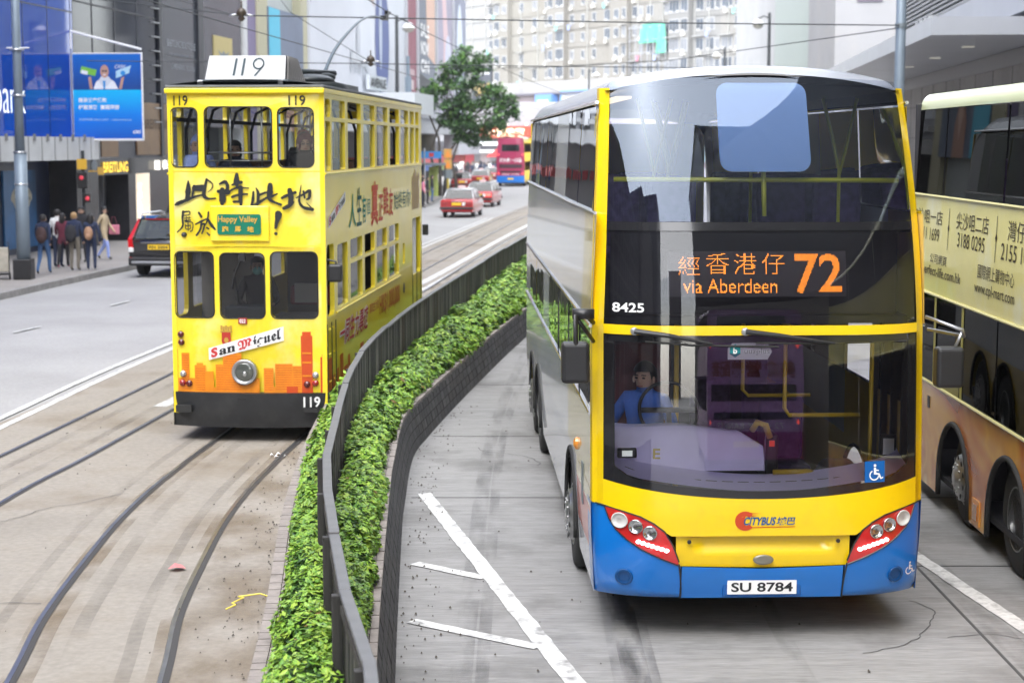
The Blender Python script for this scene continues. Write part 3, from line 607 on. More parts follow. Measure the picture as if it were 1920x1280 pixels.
# wipers
for x0, x1, bz0, bz1, b0 in ((-.98, -.40, 2.30, 2.262, -.90), (-.155, .52, 2.292, 2.288, -.07)):
    wpr = MB(); f = lambda x, z, o=.045: (x, bs(x, z) - o, z)
    wpr.tube([f(x0, 2.378), f(x0 + .25, 2.35), f(x1, 2.287, .03)], [.022, .018, .008], 8)
    wo = wpr.build('wiper_arm', K['black'], bus)
    mb = MB(); mb.tube([f(b0, bz0, .02), f((b0 + x1) / 2 + .1, (bz0 + bz1) / 2 - .005, .022), f(b0 + 1.0 if x0 < -.5 else 1.10, bz1, .02)], .009, 6); mb.build('wiper_blade', K['rubber'], wo)
    mb = MB(); mb.tube([f(x0 + .03 + .07 * math.sin(a) * 1, 2.395 + .075 * abs(math.sin(a * .5)) if a < 4 else 2.395, .05) for a in (0,)] + [f(x0 + .03 + .035 * (1 - math.cos(R(a))), 2.395 + .06 * math.sin(R(a)), .05) for a in range(0, 181, 20)], .005, 5); mb.build('washer_hose', K['rubber'], wo)
    mb = MB(); mb.lathe([(.03, 0), (.03, -.03), (.012, -.035)], (x0, bs(x0, 2.378) - .02, 2.378), 'y', 10); mb.build('wiper_pivot', K['steel'], wo)
# hexagonal sticker inside the glass
mb = MB(); st = [(-.28, 2.165), (.02, 2.165), (.055, 2.225), (.02, 2.295), (-.24, 2.295), (-.28, 2.25)]
mb.poly([(x, bs(x, z) + .006, z) for x, z in st]); sk_ = mb.build('window_sticker', K['plate_w'], bus)
mb = MB(); mb.poly([(-.225 + .045 * math.cos(R(60 * k + 30)), bs(.2, 2.2) + .001, 2.232 + .05 * math.sin(R(60 * k + 30))) for k in range(6)]); mb.build('sticker_emblem', M('teal_ink', (.0, .22, .25), .5), sk_)
text('b', lambda u, v: (u, bs(.2, 2.2) - .001, v), K['whiteink'], sk_, -.24, 2.21, -.21, 2.255, .03); text('uuzplus', lambda u, v: (u, bs(0, 2.2) + .001, v), M('grey_ink', (.2, .2, .22), .5), sk_, -.155, 2.198, .035, 2.25, .0)
# roof cap and roof
mb = MB()
def roof(u, v):
    x = -1.215 + 2.43 * u; z = roofz(x) if abs(x) < 1.06 else 4.27 - .17 * ((abs(x) - 1.06) / .155) ** 1.7
    y0 = bs(x, min(4.3, z)) + .0; y = y0 + .14 * min(1, v * 8) ** 1 + (11.35 - y0 - .14) * max(0, (v - .125) / .875)
    zz = z - .07 * (1 - min(1, v * 8)) ** 2
    return (x, y, zz - (.25 * max(0, (v - .94) / .06) ** 2))
mb.grid(roof, 40, 32); mb.build('roof', SIL, bus, True)
front('roof_vent', BLK, lambda x: 4.297 - .02 * (abs(x) / .42) ** 2, lambda x: 4.313 - .036 * (abs(x) / .42) ** 2, -.42, .42, .02, 16, 2)
mb = MB()
for s in (-1, 1): mb.tube([(s * 1.213, bs(1.1, 4.1) + .05, 4.09), (s * 1.213, 11.3, 4.09)], .016, 6)
mb.build('gutter', K['chrome'], bus)
# sides: skirt with wheel arches, panels, glazing
ARCH = [(2.42, .58), (8.08, .58), (9.5, .56)]
def skirt(y):
    z = .33
    for c, r in ARCH:
        if abs(y - c) < r: z = max(z, .5 + math.sqrt(r * r - (y - c) ** 2))
    return z
def side(name, mat, s, y0, y1, z0, z1, ny=12, nz=4, off=0, parent=bus, w_=hw, smooth=True):
    g = z0 if callable(z0) else (lambda y: z0); mb = MB()
    def P(u, v):
        y = y0 + (y1 - y0) * u; a = min(g(y), z1 - .001); z = a + (z1 - a) * v; return (s * (w_(z) + off), y, z)
    mb.grid(P, ny, nz); return mb.build(name, mat, parent, smooth)
bstripe = M('stripe_red', (.55, .12, .09), .3, coat=.6); pale = M('pale_grey_panel', (.76, .77, .80), .22, coat=.7, var=.08, scale=1.5)
for s in (-1, 1):
    side('side_skirt', pale if s < 0 else YEL, s, .36, 11.3, skirt, 1.12, 220, 5)
    side('side_panel', cream if s < 0 else YEL, s, .36, 2.9, 1.12, 1.72); side('side_panel', wrap, s, 2.9, 11.3, 1.12, 1.72)
    side('side_panel', wrap, s, 1.4, 11.3, 2.40, 3.24, 16, 6); side('side_panel', cream, s, .36, 1.4, 2.40, 3.24, 4, 6)
    for y0, y1 in ((.38, 1.55), (1.6, 2.85), (2.9, 4.3), (4.35, 5.9), (7.0, 8.5), (8.55, 10.2)) if s < 0 else ((.40, 1.75), (2.9, 4.3), (4.35, 5.9), (7.0, 8.5), (8.55, 10.2)): side('side_window', GLS, s, y0, y1, 1.72 if s < 0 or y0 > 1 else .45, 2.38)
    for y0, y1 in ((.75, 2.3), (2.35, 3.9), (5.6, 7.2), (7.25, 8.9), (8.95, 10.6)): side('side_window', GLS, s, y0, y1, 3.26, 4.06, 8, 5)
    for y0, y1, z0, z1 in ((3.9, 5.6, 3.26, 4.06), (10.6, 11.3, 3.26, 4.06), (5.9, 7.0, 1.72, 2.4), (10.2, 11.3, 1.72, 2.4)): side('side_panel', wrap, s, y0, y1, z0, z1)
    mb = MB()
    for z in (2.39, 3.25, 1.715): mb.tube([(s * (hw(z) + .008), .40, z), (s * (hw(z) + .008), 11.3, z)], .014, 6)
    mb.build('trim_rail', K['chrome'], bus)
    for y in (1.57, 2.87, 4.32): mb = MB(); mb.box(s * (hw(2) - .02), s * (hw(2) + .006), y - .03, y + .03, 1.72, 2.38); mb.build('window_post', BLK, bus)
    if s < 0:
        side('side_stripe', bstripe, s, .40, 1.75, lambda y: .62, .98, 8, 2, .003); side('side_stripe', cream, s, .40, 1.82, .98, 1.12, 4, 2, .003)
        mb = MB(); mb.lathe([(.055, 0), (.05, -.02), (.02, -.035)], (-hw(1.2), 1.75, 1.24), 'x', 14); mb.build('side_indicator', K['amber'], bus)
        mb = MB(); mb.box(-hw(1) - .008, -hw(1), 1.05, 1.2, .86, 1.2); mb.build('fuel_flap', K['grey'], bus, bevel=.004)
    for c, r in ARCH:
        mb = MB(); mb.tube([(s * (hw(.9) + .006), c + r * math.cos(R(a)), .5 + r * math.sin(R(a))) for a in range(-10, 191, 10)], .02, 6); mb.build('wheel_arch', K['rubber'], bus, True)
RIM = M('wheel_rim', (.42, .42, .42), .3, .8, var=.25, scale=8)
def wheel(parent, x, y, r, wdt, s, hub, name='wheel', z=None):
    """tyre and dished rim; hub > 0 pokes out, < 0 is dished in; s = outward direction along x"""
    w0 = thing(name, None, None, (x, y, r if z is None else z)); w0.parent = parent
    mb = MB(); a = [(r * .56, -wdt / 2), (r * .9, -wdt / 2), (r, -wdt * .36), (r, wdt * .36), (r * .94, wdt * .47), (r * .72, wdt / 2), (r * .56, wdt / 2)]
    mb.lathe([(q, h * s) for q, h in a], (0, 0, 0), 'x', 32); mb.build('tyre', K['rubber'], w0, True)
    mb = MB(); o = wdt / 2
    prof = [(r * .58, o - .0), (r * .55, o + .005), (r * .52, o - .03), (r * .46, o + hub * .7), (r * .34, o + hub), (r * .2, o + hub * 1.05), (r * .18, o + hub * 1.3), (.01, o + hub * 1.3)]
    mb.lathe([(q, h * s) for q, h in prof], (0, 0, 0), 'x', 28)
    for k in range(10): a = R(36 * k + 18); mb.lathe([(.028, 0), (.028, .004 * s)], ((o + hub * .88) * s, r * .405 * math.cos(a), r * .405 * math.sin(a)), 'x', 8, 1)
    for k in range(10): a = R(36 * k); mb.lathe([(.014, 0), (.014, .012 * s), (.006, .018 * s)], ((o + hub) * s, r * .28 * math.cos(a), r * .28 * math.sin(a)), 'x', 6)
    mb.build('rim', [RIM, K['black']], w0, True)
    return w0
for s in (-1, 1):
    wheel(bus, s * 1.12, 2.42, .48, .29, s, .05); wheel(bus, s * 1.12, 8.08, .48, .29, s, -.09); wheel(bus, s * 1.12, 9.5, .48, .29, s, .05)
mb = MB(); mb.box(-1.22, 1.22, 11.3, 11.36, .35, 4.05); mb.build('rear_wall', YEL, bus)
mb = MB(); mb.box(-1.0, 1.0, .6, 11.2, .24, .30); mb.box(-.9, .9, 1.8, 11.1, .1, .24); mb.build('chassis', K['rubber'], bus)
# interior
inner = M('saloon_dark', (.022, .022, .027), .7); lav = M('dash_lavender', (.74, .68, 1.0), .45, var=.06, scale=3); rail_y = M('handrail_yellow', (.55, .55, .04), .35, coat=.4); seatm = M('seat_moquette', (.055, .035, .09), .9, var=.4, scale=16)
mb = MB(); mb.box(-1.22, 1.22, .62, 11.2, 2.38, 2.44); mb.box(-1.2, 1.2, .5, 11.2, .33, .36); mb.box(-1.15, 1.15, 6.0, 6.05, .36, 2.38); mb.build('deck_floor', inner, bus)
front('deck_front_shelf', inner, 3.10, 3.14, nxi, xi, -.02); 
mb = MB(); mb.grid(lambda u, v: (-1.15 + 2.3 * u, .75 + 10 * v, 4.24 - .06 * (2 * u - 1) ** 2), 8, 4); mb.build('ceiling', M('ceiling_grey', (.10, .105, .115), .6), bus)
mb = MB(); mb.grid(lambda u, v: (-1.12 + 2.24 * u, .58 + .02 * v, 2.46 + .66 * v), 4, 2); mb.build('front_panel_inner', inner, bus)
mb = MB(); mb.box(-1.02, -.90, 1.2, 3.6, 4.13, 4.15); mb.build('ceiling_light', EM('ceiling_light_lit', (1, .72, .40), .22), bus)
mb = MB(); bl = rrect(-.30, .40, 3.56, 4.24, .09)
mb.poly([(x, bs(x, z) + .07, z) for x, z in bl]); mb.build('sun_blind', M('blind_blue', (.26, .44, .78), .6), bus)
mb = MB(); mb.tube([(-1.10, .56, 3.50), (1.10, .56, 3.49)], .019, 8); mb.tube([(.055, .50, 3.22), (.055, .555, 3.50), (.055, .6, 3.72)], [.017, .022, .014], 8); mb.build('front_handrail', rail_y, bus, True)
mb = MB()
for x, y in ((-.62, 2.0), (-.42, 2.6), (-.3, 3.3), (.25, 2.2), (.95, 1.9)):
    mb.tube([(x, y, 2.45), (x, y, 3.55), (x - .07, y, 3.85), (x - .14, y + .05, 4.15)], .016, 6); mb.tube([(x, y, 3.5), (x + .08, y, 3.85), (x + .15, y + .05, 4.15)], .016, 6)
mb.build('grab_pole', rail_y, bus, True)
def seat(x, y, z):
    o = MB(); o.box(x - .22, x + .22, y - .2, y + .22, z + .38, z + .47); o.box(x - .21, x + .21, y + .17, y + .26, z + .45, z + 1.05); return o
for y in (1.75, 2.55, 3.4, 4.3):
    for x in (-.95, -.47, .47, .95): seat(x, y, 2.44).build('seat', seatm, bus, bevel=.04)
for x, y in ((.75, 3.0), (.75, 3.9), (-.8, 3.2), (-.8, 4.1), (.3, 4.4)): seat(x, y, .36).build('seat', seatm, bus, bevel=.04)
# lower deck: fascia, cab, rails
def tray(u, v):
    x = -1.11 + 2.22 * u; y = bs(x, 1.25) + .02 + .30 * v; return (x, y, glassb(x) + .0 + .075 * v + .01 * math.sin(u * 9))
mb = MB(); mb.grid(tray, 26, 4)
def cowl(u, v):
    x = -1.10 + 1.16 * u; k = min(1, v * 2.2); top = 1.60 - .05 * u + .035 * math.exp(-((u - .45) / .22) ** 2) - .10 * max(0, u - .85) / .15
    if v < .46: return (x, bs(x, 1.3) + .32 + .06 * k, 1.27 + (top - 1.27) * k)
    return (x, bs(x, 1.3) + .38 + .30 * (v - .46) / .54, top - .05 * (v - .46))
mb.grid(cowl, 20, 10); mb.quad((.06, .36, 1.26), (.06, .36, 1.5), (.16, .75, 1.55), (.16, .75, 1.2)); ds = mb.build('dashboard', lav, bus, True)
mb = MB()
for k in range(17):
    x0 = -1.03 + k * .122; mb.quad(*[(x, bs(x, 1.25) + .02 + .3 * .42 - o_, glassb(x) + .036 + z_) for x, o_, z_ in ((x0, .004, 0), (x0 + .085, .004, 0), (x0 + .085, -.004, .003), (x0, -.004, .003))])
mb.build('demister_slot', K['black'], ds)
mb = MB(); mb.box(-1.085, -.935, .19 + .09, .19 + .13, 1.385, 1.46); tk = mb.build('ticket_reader', K['black'], bus, bevel=.01)
mb = MB(); mb.quad((-1.05, .272, 1.40), (-.97, .272, 1.40), (-.97, .272, 1.445), (-1.05, .272, 1.445)); mb.build('reader_screen', EM('reader_screen_lit', (.7, .75, .7), .12), tk)
text('E', lambda u, v: (u, bs(u, 1.3) + .33, v), M('yellow_ink', (.6, .45, .05), .6), ds, -.80, 1.36, -.745, 1.44, .02)
mb = MB(); mb.box(.10, .2, .5, .9, 1.15, 1.52); mb.box(-.2, .08, .62, .82, 1.53, 1.60); mb.build('fare_machine', K['black'], bus, bevel=.02)
mb = MB(); mb.box(.125, .165, .485, .5, 1.43, 1.475); mb.build('stop_button', M('button_red', (.8, .06, .02), .4, emit=.05), bus)
mb = MB(); mb.tube([(.0, .55, 1.55), (.03, .5, 1.62), (.09, .48, 1.60), (.13, .5, 1.50)], .026, 8); mb.tube([(.12, .30, 1.265), (.40, .32, 1.265), (.46, .34, 1.24)], .02, 8); mb.tube([(-.50, 1.3, .4), (-.50, 1.3, 2.3)], .022, 8); mb.tube([(.38, 1.2, 2.28), (.38, 1.2, 1.62), (.42, 1.2, 1.56), (1.0, 1.2, 1.56)], .018, 8); mb.tube([(.12, 1.7, 2.3), (.12, 1.7, 1.7), (.17, 1.7, 1.65), (.7, 1.7, 1.65)], .016, 8); mb.tube([(.98, .75, .45), (.98, .75, 2.3)], .018, 8); mb.build('cab_handrail', M('handrail_amber', (.60, .40, .02), .35, coat=.4), bus, True)
mb = MB(); mb.tube([(.235 * math.cos(R(a)), .235 * math.sin(R(a)), .01) for a in range(0, 361, 12)], .014, 6); mb.box(-.22, .22, -.02, .02, 0, .02); mb.box(-.02, .02, -.22, 0, 0, .02)
rx = Matrix.Rotation(R(62), 3, 'X'); mb.v = [tuple(Vector((-.62, .86, 1.66)) + rx @ Vector(p)) for p in mb.v]; mb.build('steering_wheel', K['black'], bus, True)
mb = MB(); mb.box(-.98, -.5, 1.62, 1.75, .9, 2.15); mb.box(-.98, -.5, 1.2, 1.7, .82, .95); mb.build('driver_seat', M('driver_seat_red', (.12, .03, .03), .8), bus, bevel=.05)
mb = MB(); mb.box(.98, 1.1, .42, .44, 1.35, 1.53, 0); mb.box(1.0, 1.085, .412, .42, 1.375, 1.50, 1); mb.build('notice_holder', [K['black'], K['plate_w']], bus)
mb = MB()
for y in (.46, .78, 1.1, 1.42, 1.74): mb.box(1.235, 1.29, y - .03, y + .03, .40, 2.36)
mb.box(1.245, 1.285, .46, 1.74, 2.30, 2.36); mb.box(1.245, 1.285, .46, 1.74, .40, .46); mb.build('door_frame', M('door_grey', (.25, .25, .27), .4), bus)
# mirrors
for s, zc in ((-1, 2.14), (1, 2.09)):
    mb = MB(); mb.box(s * 1.42 - .105, s * 1.42 + .105, .10, .24, zc - .155, zc + .155); mo = mb.build('mirror', K['black'], bus, bevel=.03, seg=3)
    mb = MB()
    if s < 0: mb.tube([(-1.27, .34, 2.42), (-1.34, .22, 2.5), (-1.42, .12, 2.5), (-1.42, .12, 2.10)], .019, 8); mb.box(-1.44, -1.28, .12, .24, 2.47, 2.54); mb.tube([(-1.40, .14, 2.46), (-1.27, .30, 2.28)], .016, 8)
    else: mb.tube([(1.27, .30, 2.46), (1.50, .10, 2.38), (1.52, .12, 2.33), (1.30, .34, 2.36)], .014, 8); mb.tube([(1.50, .12, 2.36), (1.45, .17, 2.2)], .014, 8)
    mb.build('mirror_arm', K['black'] if s < 0 else K['steel'], mo, True)
drv = figure(None, 'person', 'bus driver in dark cap and blue vest looking sideways behind the windscreen', (0, 0, 0), 0, dict(SIT, el=(-.30, -.06, 1.14), wl=(-.20, -.34, 1.17), hl=(-.16, -.40, 1.19), er=(.30, -.06, 1.14), wr=(.22, -.34, 1.17), hr=(.18, -.40, 1.19)), (CL['blue'], CL['black'], K['skin'], K['black'], K['hair']), .2)
drv.matrix_basis = bus.matrix_basis @ Matrix.Translation((-.76, 1.30, .30)) @ Matrix.Rotation(R(-30), 4, "Z")
# ------------------------------------------------------------------ sheet with openings
import bmesh
def holed(name, outer, holes, fn, thick, mat, parent, rim=True):
    """flat panel (u, v) with openings, given a thickness; fn(u, v, d) places it"""
    bm = bmesh.new()
    for loop in [outer] + holes:
        vs = [bm.verts.new((u, v, 0)) for u, v in loop]
        for i in range(len(vs)): bm.edges.new((vs[i], vs[(i + 1) % len(vs)]))
    bmesh.ops.triangle_fill(bm, use_beauty=True, use_dissolve=False, edges=bm.edges[:])
    bm.verts.ensure_lookup_table(); mb = MB()
    V = [(v.co.x, v.co.y) for v in bm.verts]; idx = {v: i for i, v in enumerate(bm.verts)}; Fc = [tuple(idx[v] for v in f.verts) for f in bm.faces]; bm.free()
    mb.add([fn(u, v, 0) for u, v in V], Fc)
    if thick:
        mb.add([fn(u, v, thick) for u, v in V], [tuple(reversed(f)) for f in Fc])
        for loop in [outer] + holes:
            n = len(loop); mb.add([fn(u, v, 0) for u, v in loop] + [fn(u, v, thick) for u, v in loop], [(i, (i + 1) % n, n + (i + 1) % n, n + i) for i in range(n)])
    return mb.build(name, mat, parent)
def brush(strokes, f, mat, parent, name='lettering', n=4):
    """brush strokes: centre line points with a width each, rounded ends, slightly ragged"""
    mb = MB(); rr = random.Random(len(strokes)); layer = 0
    for st in strokes:
        P = smooth_path([(p[0], p[1]) for p in st], n) if len(st) > 2 else [(p[0], p[1]) for p in st]
        W = smooth_path([(p[2], 0) for p in st], n) if len(st) > 2 else [(p[2], 0) for p in st]
        W = [max(3, q[0]) * rr.uniform(.9, 1.1) for q in W]; A = []; B = []; layer += .0004
        for i, p in enumerate(P):
            a, b = P[max(0, i - 1)], P[min(len(P) - 1, i + 1)]; l = math.hypot(b[0] - a[0], b[1] - a[1]) or 1; nx, ny = -(b[1] - a[1]) / l, (b[0] - a[0]) / l
            A.append((p[0] + nx * W[i] / 2, p[1] + ny * W[i] / 2)); B.append((p[0] - nx * W[i] / 2, p[1] - ny * W[i] / 2))
        m = len(P); mb.add([f(u, v, layer) for u, v in A + B], [(i, i + 1, i + m + 1, i + m) for i in range(m - 1)])
        for c, wd in ((P[0], W[0]), (P[-1], W[-1])): layer += .0002; mb.poly([f(c[0] + wd / 2 * math.cos(R(36 * k)), c[1] + wd / 2 * math.sin(R(36 * k)), layer) for k in range(10)])
    return mb.build(name, mat, parent)
# ------------------------------------------------------------------ the yellow tram
TY = M('tram_yellow', (.88, .69, .02), .35, coat=.4, var=.05, scale=1.0, stain=(.86, .76, .16), stainscale=.42, stainamt=.6)
TYF = M('tram_yellow_front', (.88, .69, .025), .35, coat=.4, var=.07, scale=1.6, var2=.04, scale2=14, stretch=(1.5, 1, .5), stain=(.82, .77, .40), stainscale=.7, stainamt=.9)
tram = thing('tram', 'narrow yellow double-deck tram with black brush lettering on its front', 'tram', (-3.34, 21.15, 0), R(-3.9))
TL_ = 10.0; ts = lambda x: .06 * (abs(x) / .97) ** 2
tf = lambda o: (lambda u, v: (u, ts(u) - o, v))
HWT = .995
GLT = GL('tram_glass', (.86, .88, .88), (.04, .045, .05), .06, .9, 1.35)
GLT2 = GL('tram_cab_glass', (.55, .55, .57), (.03, .03, .035), .25, .9, 1.4)
uw = [(-.95, -.61, 3.485, 4.215), (-.51, .337, 3.485, 4.225), (.42, .856, 3.485, 4.215)]
lw_ = [(-.94, -.437, 1.586, 2.414), (-.35, .217, 1.583, 2.40), (.30, .884, 1.583, 2.416)]
holes = [rrect(a, b, c, d, .075) for a, b, c, d in uw + lw_]
fw_ = holed('front_panel', [(-HWT, .60), (HWT, .60), (HWT, 4.45), (-HWT, 4.45)], holes, lambda u, v, d: (u, ts(u) + d, v), .05, TYF, tram)
for i, (a, b, c, d) in enumerate(uw + lw_):
    mb = MB(); mb.grid(lambda u, v: (a + (b - a) * u, ts(a + (b - a) * u) + .03, c + (d - c) * v), 4, 2); g = mb.build('window', GLT if i < 3 else GLT2, tram)
    mb = MB(); P = rrect(a - .004, b + .004, c - .004, d + .004, .075); mb.tube([(u, ts(u) - .001, v) for u, v in P] + [(P[0][0], ts(P[0][0]) - .001, P[0][1])], .009, 5); mb.build('window_seal', K['rubber'], g)
# rounded corners of the body, cornice
for s in (-1, 1):
    mb = MB(); mb.grid(lambda u, v: (s * (HWT - .035 + .035 * math.sin(u * math.pi / 2)), ts(HWT) + .0 + .035 * (1 - math.cos(u * math.pi / 2)) - .004, .60 + 3.85 * v), 5, 2); mb.build('corner_post', TYF, tram, True)
mb = MB(); mb.box(-1.01, 1.01, -.02, TL_ + .02, 4.395, 4.46); mb.build('cornice', TY, tram, bevel=.012)
mb = MB(); mb.box(-1.005, 1.005, .02, TL_, 4.462, 4.50); mb.grid(lambda u, v: (-.98 + 1.96 * u, .04 + (TL_ - .08) * v, 4.502 + .07 * (1 - (2 * u - 1) ** 2)), 8, 2); mb.build('roof', M('tram_roof_grey', (.13, .14, .15), .6, var=.25, scale=2), tram, bevel=.01)
mb = MB(); mb.box(-.94, .94, -.012, .0, 2.49, 2.505); mb.grid(lambda u, v: (-HWT + 2 * HWT * u, ts(-HWT + 2 * HWT * u) - .006, 3.425 + .012 * v), 6, 1); mb.build('panel_seam', TY, tram)
# sides
cols_u = [(.09, .50), (.62, 1.62), (1.84, 2.98), (3.2, 4.28), (4.5, 5.66), (5.9, 6.98), (7.2, 8.18), (8.4, 8.96), (9.16, 9.62)]
cols_l = [(.90, 1.72), (1.95, 3.0), (3.22, 4.18), (4.4, 5.48), (5.72, 6.86)]
for s in (-1, 1):
    H_ = []
    for i, (a, b) in enumerate(cols_u):
        H_ += [rrect(a, b, 3.43, 4.055, .03 if i else .06, 2), rrect(a, b, 4.105, 4.335, .03 if i else .07, 2)]
    for i, (a, b) in enumerate(cols_l):
        H_ += [rrect(a, b, 1.63, 2.46, .05, 2)] if i == 0 else [rrect(a, b, 1.63, 2.14, .03, 2), rrect(a, b, 2.19, 2.47, .04, 2)]
    H_ += [rrect(.12, .66, 1.58, 2.50, .1, 3), rrect(8.65, 9.78, 1.46, 2.46, .07, 3), rrect(7.35, 7.62, 1.75, 2.1, .03, 2)]
    holed('side_panel', [(.05, .36), (TL_ - .02, .36), (TL_ - .02, 4.42), (.05, 4.42)], H_, lambda u, v, d, s=s: (s * (HWT - .002 - d), u, v), .06, TY, tram)
    for i, (a, b) in enumerate(cols_u + cols_l):
        z0, z1 = (3.43, 4.335) if i < 9 else (1.63, 2.47)
        if i % 3 == 2: continue
        mb = MB(); mb.quad((s * (HWT - .04), a, z0), (s * (HWT - .04), b, z0), (s * (HWT - .04), b, z1), (s * (HWT - .04), a, z1)); mb.build('window', GLT, tram)
    mb = MB(); mb.quad((s * (HWT - .05), 7.35, 1.75), (s * (HWT - .05), 7.62, 1.75), (s * (HWT - .05), 7.62, 2.1), (s * (HWT - .05), 7.35, 2.1)); mb.build('notice_board', M('notice_grey', (.35, .33, .28), .6), tram)
    mb = MB(); mb.tube([(s * (HWT + .006), .05, 3.40), (s * (HWT + .006), TL_ - .05, 3.40)], .014, 6); mb.tube([(s * (HWT + .006), .75, 1.585), (s * (HWT + .006), 7.0, 1.585)], .012, 6)
    mb.build('moulding', TY, tram)
    for y in (.10, .40, .70, 8.62, 9.2, 9.8): mb = MB(); mb.box(s * (HWT + .0), s * (HWT + .008), y - .012, y + .012, .40, 1.5); mb.build('door_joint', K['black'], tram)
    mb = MB()
    for y in (.2, .3, .55): 
        for z in (1.42, 1.1, .75): mb.ell((s * (HWT + .004), y, z), (.01, .014, .014), 6, 4)
    mb.build('rivets', TY, tram)
holed('rear_panel', [(-HWT, .36), (HWT, .36), (HWT, 4.45), (-HWT, 4.45)], [rrect(a, b, c, d, .07) for a, b, c, d in uw + lw_], lambda u, v, d: (u, TL_ - d, v), .05, TY, tram)
# door mirror, cab door darkness, open rear door bars
mb = MB(); mb.box(1.02, 1.20, .02, .12, 2.04, 2.27); mr = mb.build('mirror', K['black'], tram, bevel=.03); mb = MB(); mb.tube([(1.0, .1, 2.32), (1.12, .06, 2.30), (1.12, .06, 2.2)], .014, 6); mb.build('mirror_arm', K['black'], mr)
mb = MB(); mb.box(1.01, 1.12, 9.95, 10.02, 2.1, 2.3); mb.build('mirror', K['black'], tram, bevel=.02)
mb = MB(); mb.tube([(HWT - .03, 9.2, 1.46), (HWT - .03, 9.2, 2.46)], .02, 6); mb.tube([(HWT - .03, 8.98, 1.46), (HWT - .03, 8.98, 2.46)], .014, 6); mb.build('door_rail', K['white'], tram)
# bumper fender and truck
mb = MB()
def fend(u, v):
    x = -1.0 + 2.0 * u; return (x, -.10 + .16 * abs(2 * u - 1) ** 2.2 + (.04 * (1 - v) ** 2), .19 + .44 * v)
mb.grid(fend, 20, 5); mb.grid(lambda u, v: (-1.0 + 2 * u, -.10 + .16 * abs(2 * u - 1) ** 2.2 + .22 * v, .632), 20, 1); mb.box(-1.0, -.985, .06, 1.6, .2, .63); mb.box(.985, 1.0, .06, 1.6, .2, .63)
fd = mb.build('fender', M('fender_black', (.016, .017, .019), .45, var=.3, scale=5, stain=(.05, .05, .05), stainscale=3), tram, True)
text('119', lambda u, v: (u, fend((u + 1) / 2, .8)[1] - .012, v), K['whiteink'], fd, .70, .452, .905, .588, .02)
for q in ((-.94, -.74, -.06, -.0, .38, .47), (-.13, -.02, -.108, -.1, .555, .575), (.70, .88, -.035, .0, .39, .44)): mb = MB(); mb.box(*q); mb.build('fender_slot', K['rubber'], fd)
mb = MB(); mb.box(-.85, .85, 2.0, 4.2, .12, .6); mb.box(-.85, .85, 5.8, 8, .12, .6); mb.box(-.9, .9, .3, 9.7, .42, .6)
for y in (2.3, 3.9, 6.1, 7.7): mb.lathe([(.35, -.7), (.35, .7)], (0, y, .36), 'x', 20)
mb.build('truck', K['rubber'], tram)
# lamps
mb = MB(); mb.lathe([(.165, .01), (.165, -.05), (.15, -.065), (.135, -.05)], (-.05, ts(.05), .897), 'y', 28); hl = mb.build('headlamp', K['steel'], tram, True)
mb = MB(); mb.lathe([(.14, -.045), (.1, -.055), (.01, -.06)], (-.05, ts(.05), .897), 'y', 28); mb.build('lens', M('headlamp_lens', (.10, .11, .10), .06, .3, coat=1), hl, True)
mb = MB(); mb.ell((-.045, -.062, .875), (.025, .012, .035), 8, 6); mb.build('bulb', K['clear'], hl, True)
for x, z, k in ((-.88, 1.367, 'dark_red'), (-.875, 1.265, 'dark_red'), (-.86, .862, 'clear'), (-.87, .745, 'red_lamp'), (-.78, .74, 'dark_red'), (.847, .858, 'clear'), (.846, .755, 'red_lamp'), (.738, .742, 'dark_red')):
    mb = MB(); mb.lathe([(.043, 0), (.043, -.02), (.03, -.035), (.005, -.042)], (x, ts(x), z), 'y', 14); mb.build('marker_lamp', K['red_lamp'] if k == 'red_lamp' else K['clear'] if k == 'clear' else M('lamp_dark_red', (.10, .008, .01), .2, coat=1), tram, True)
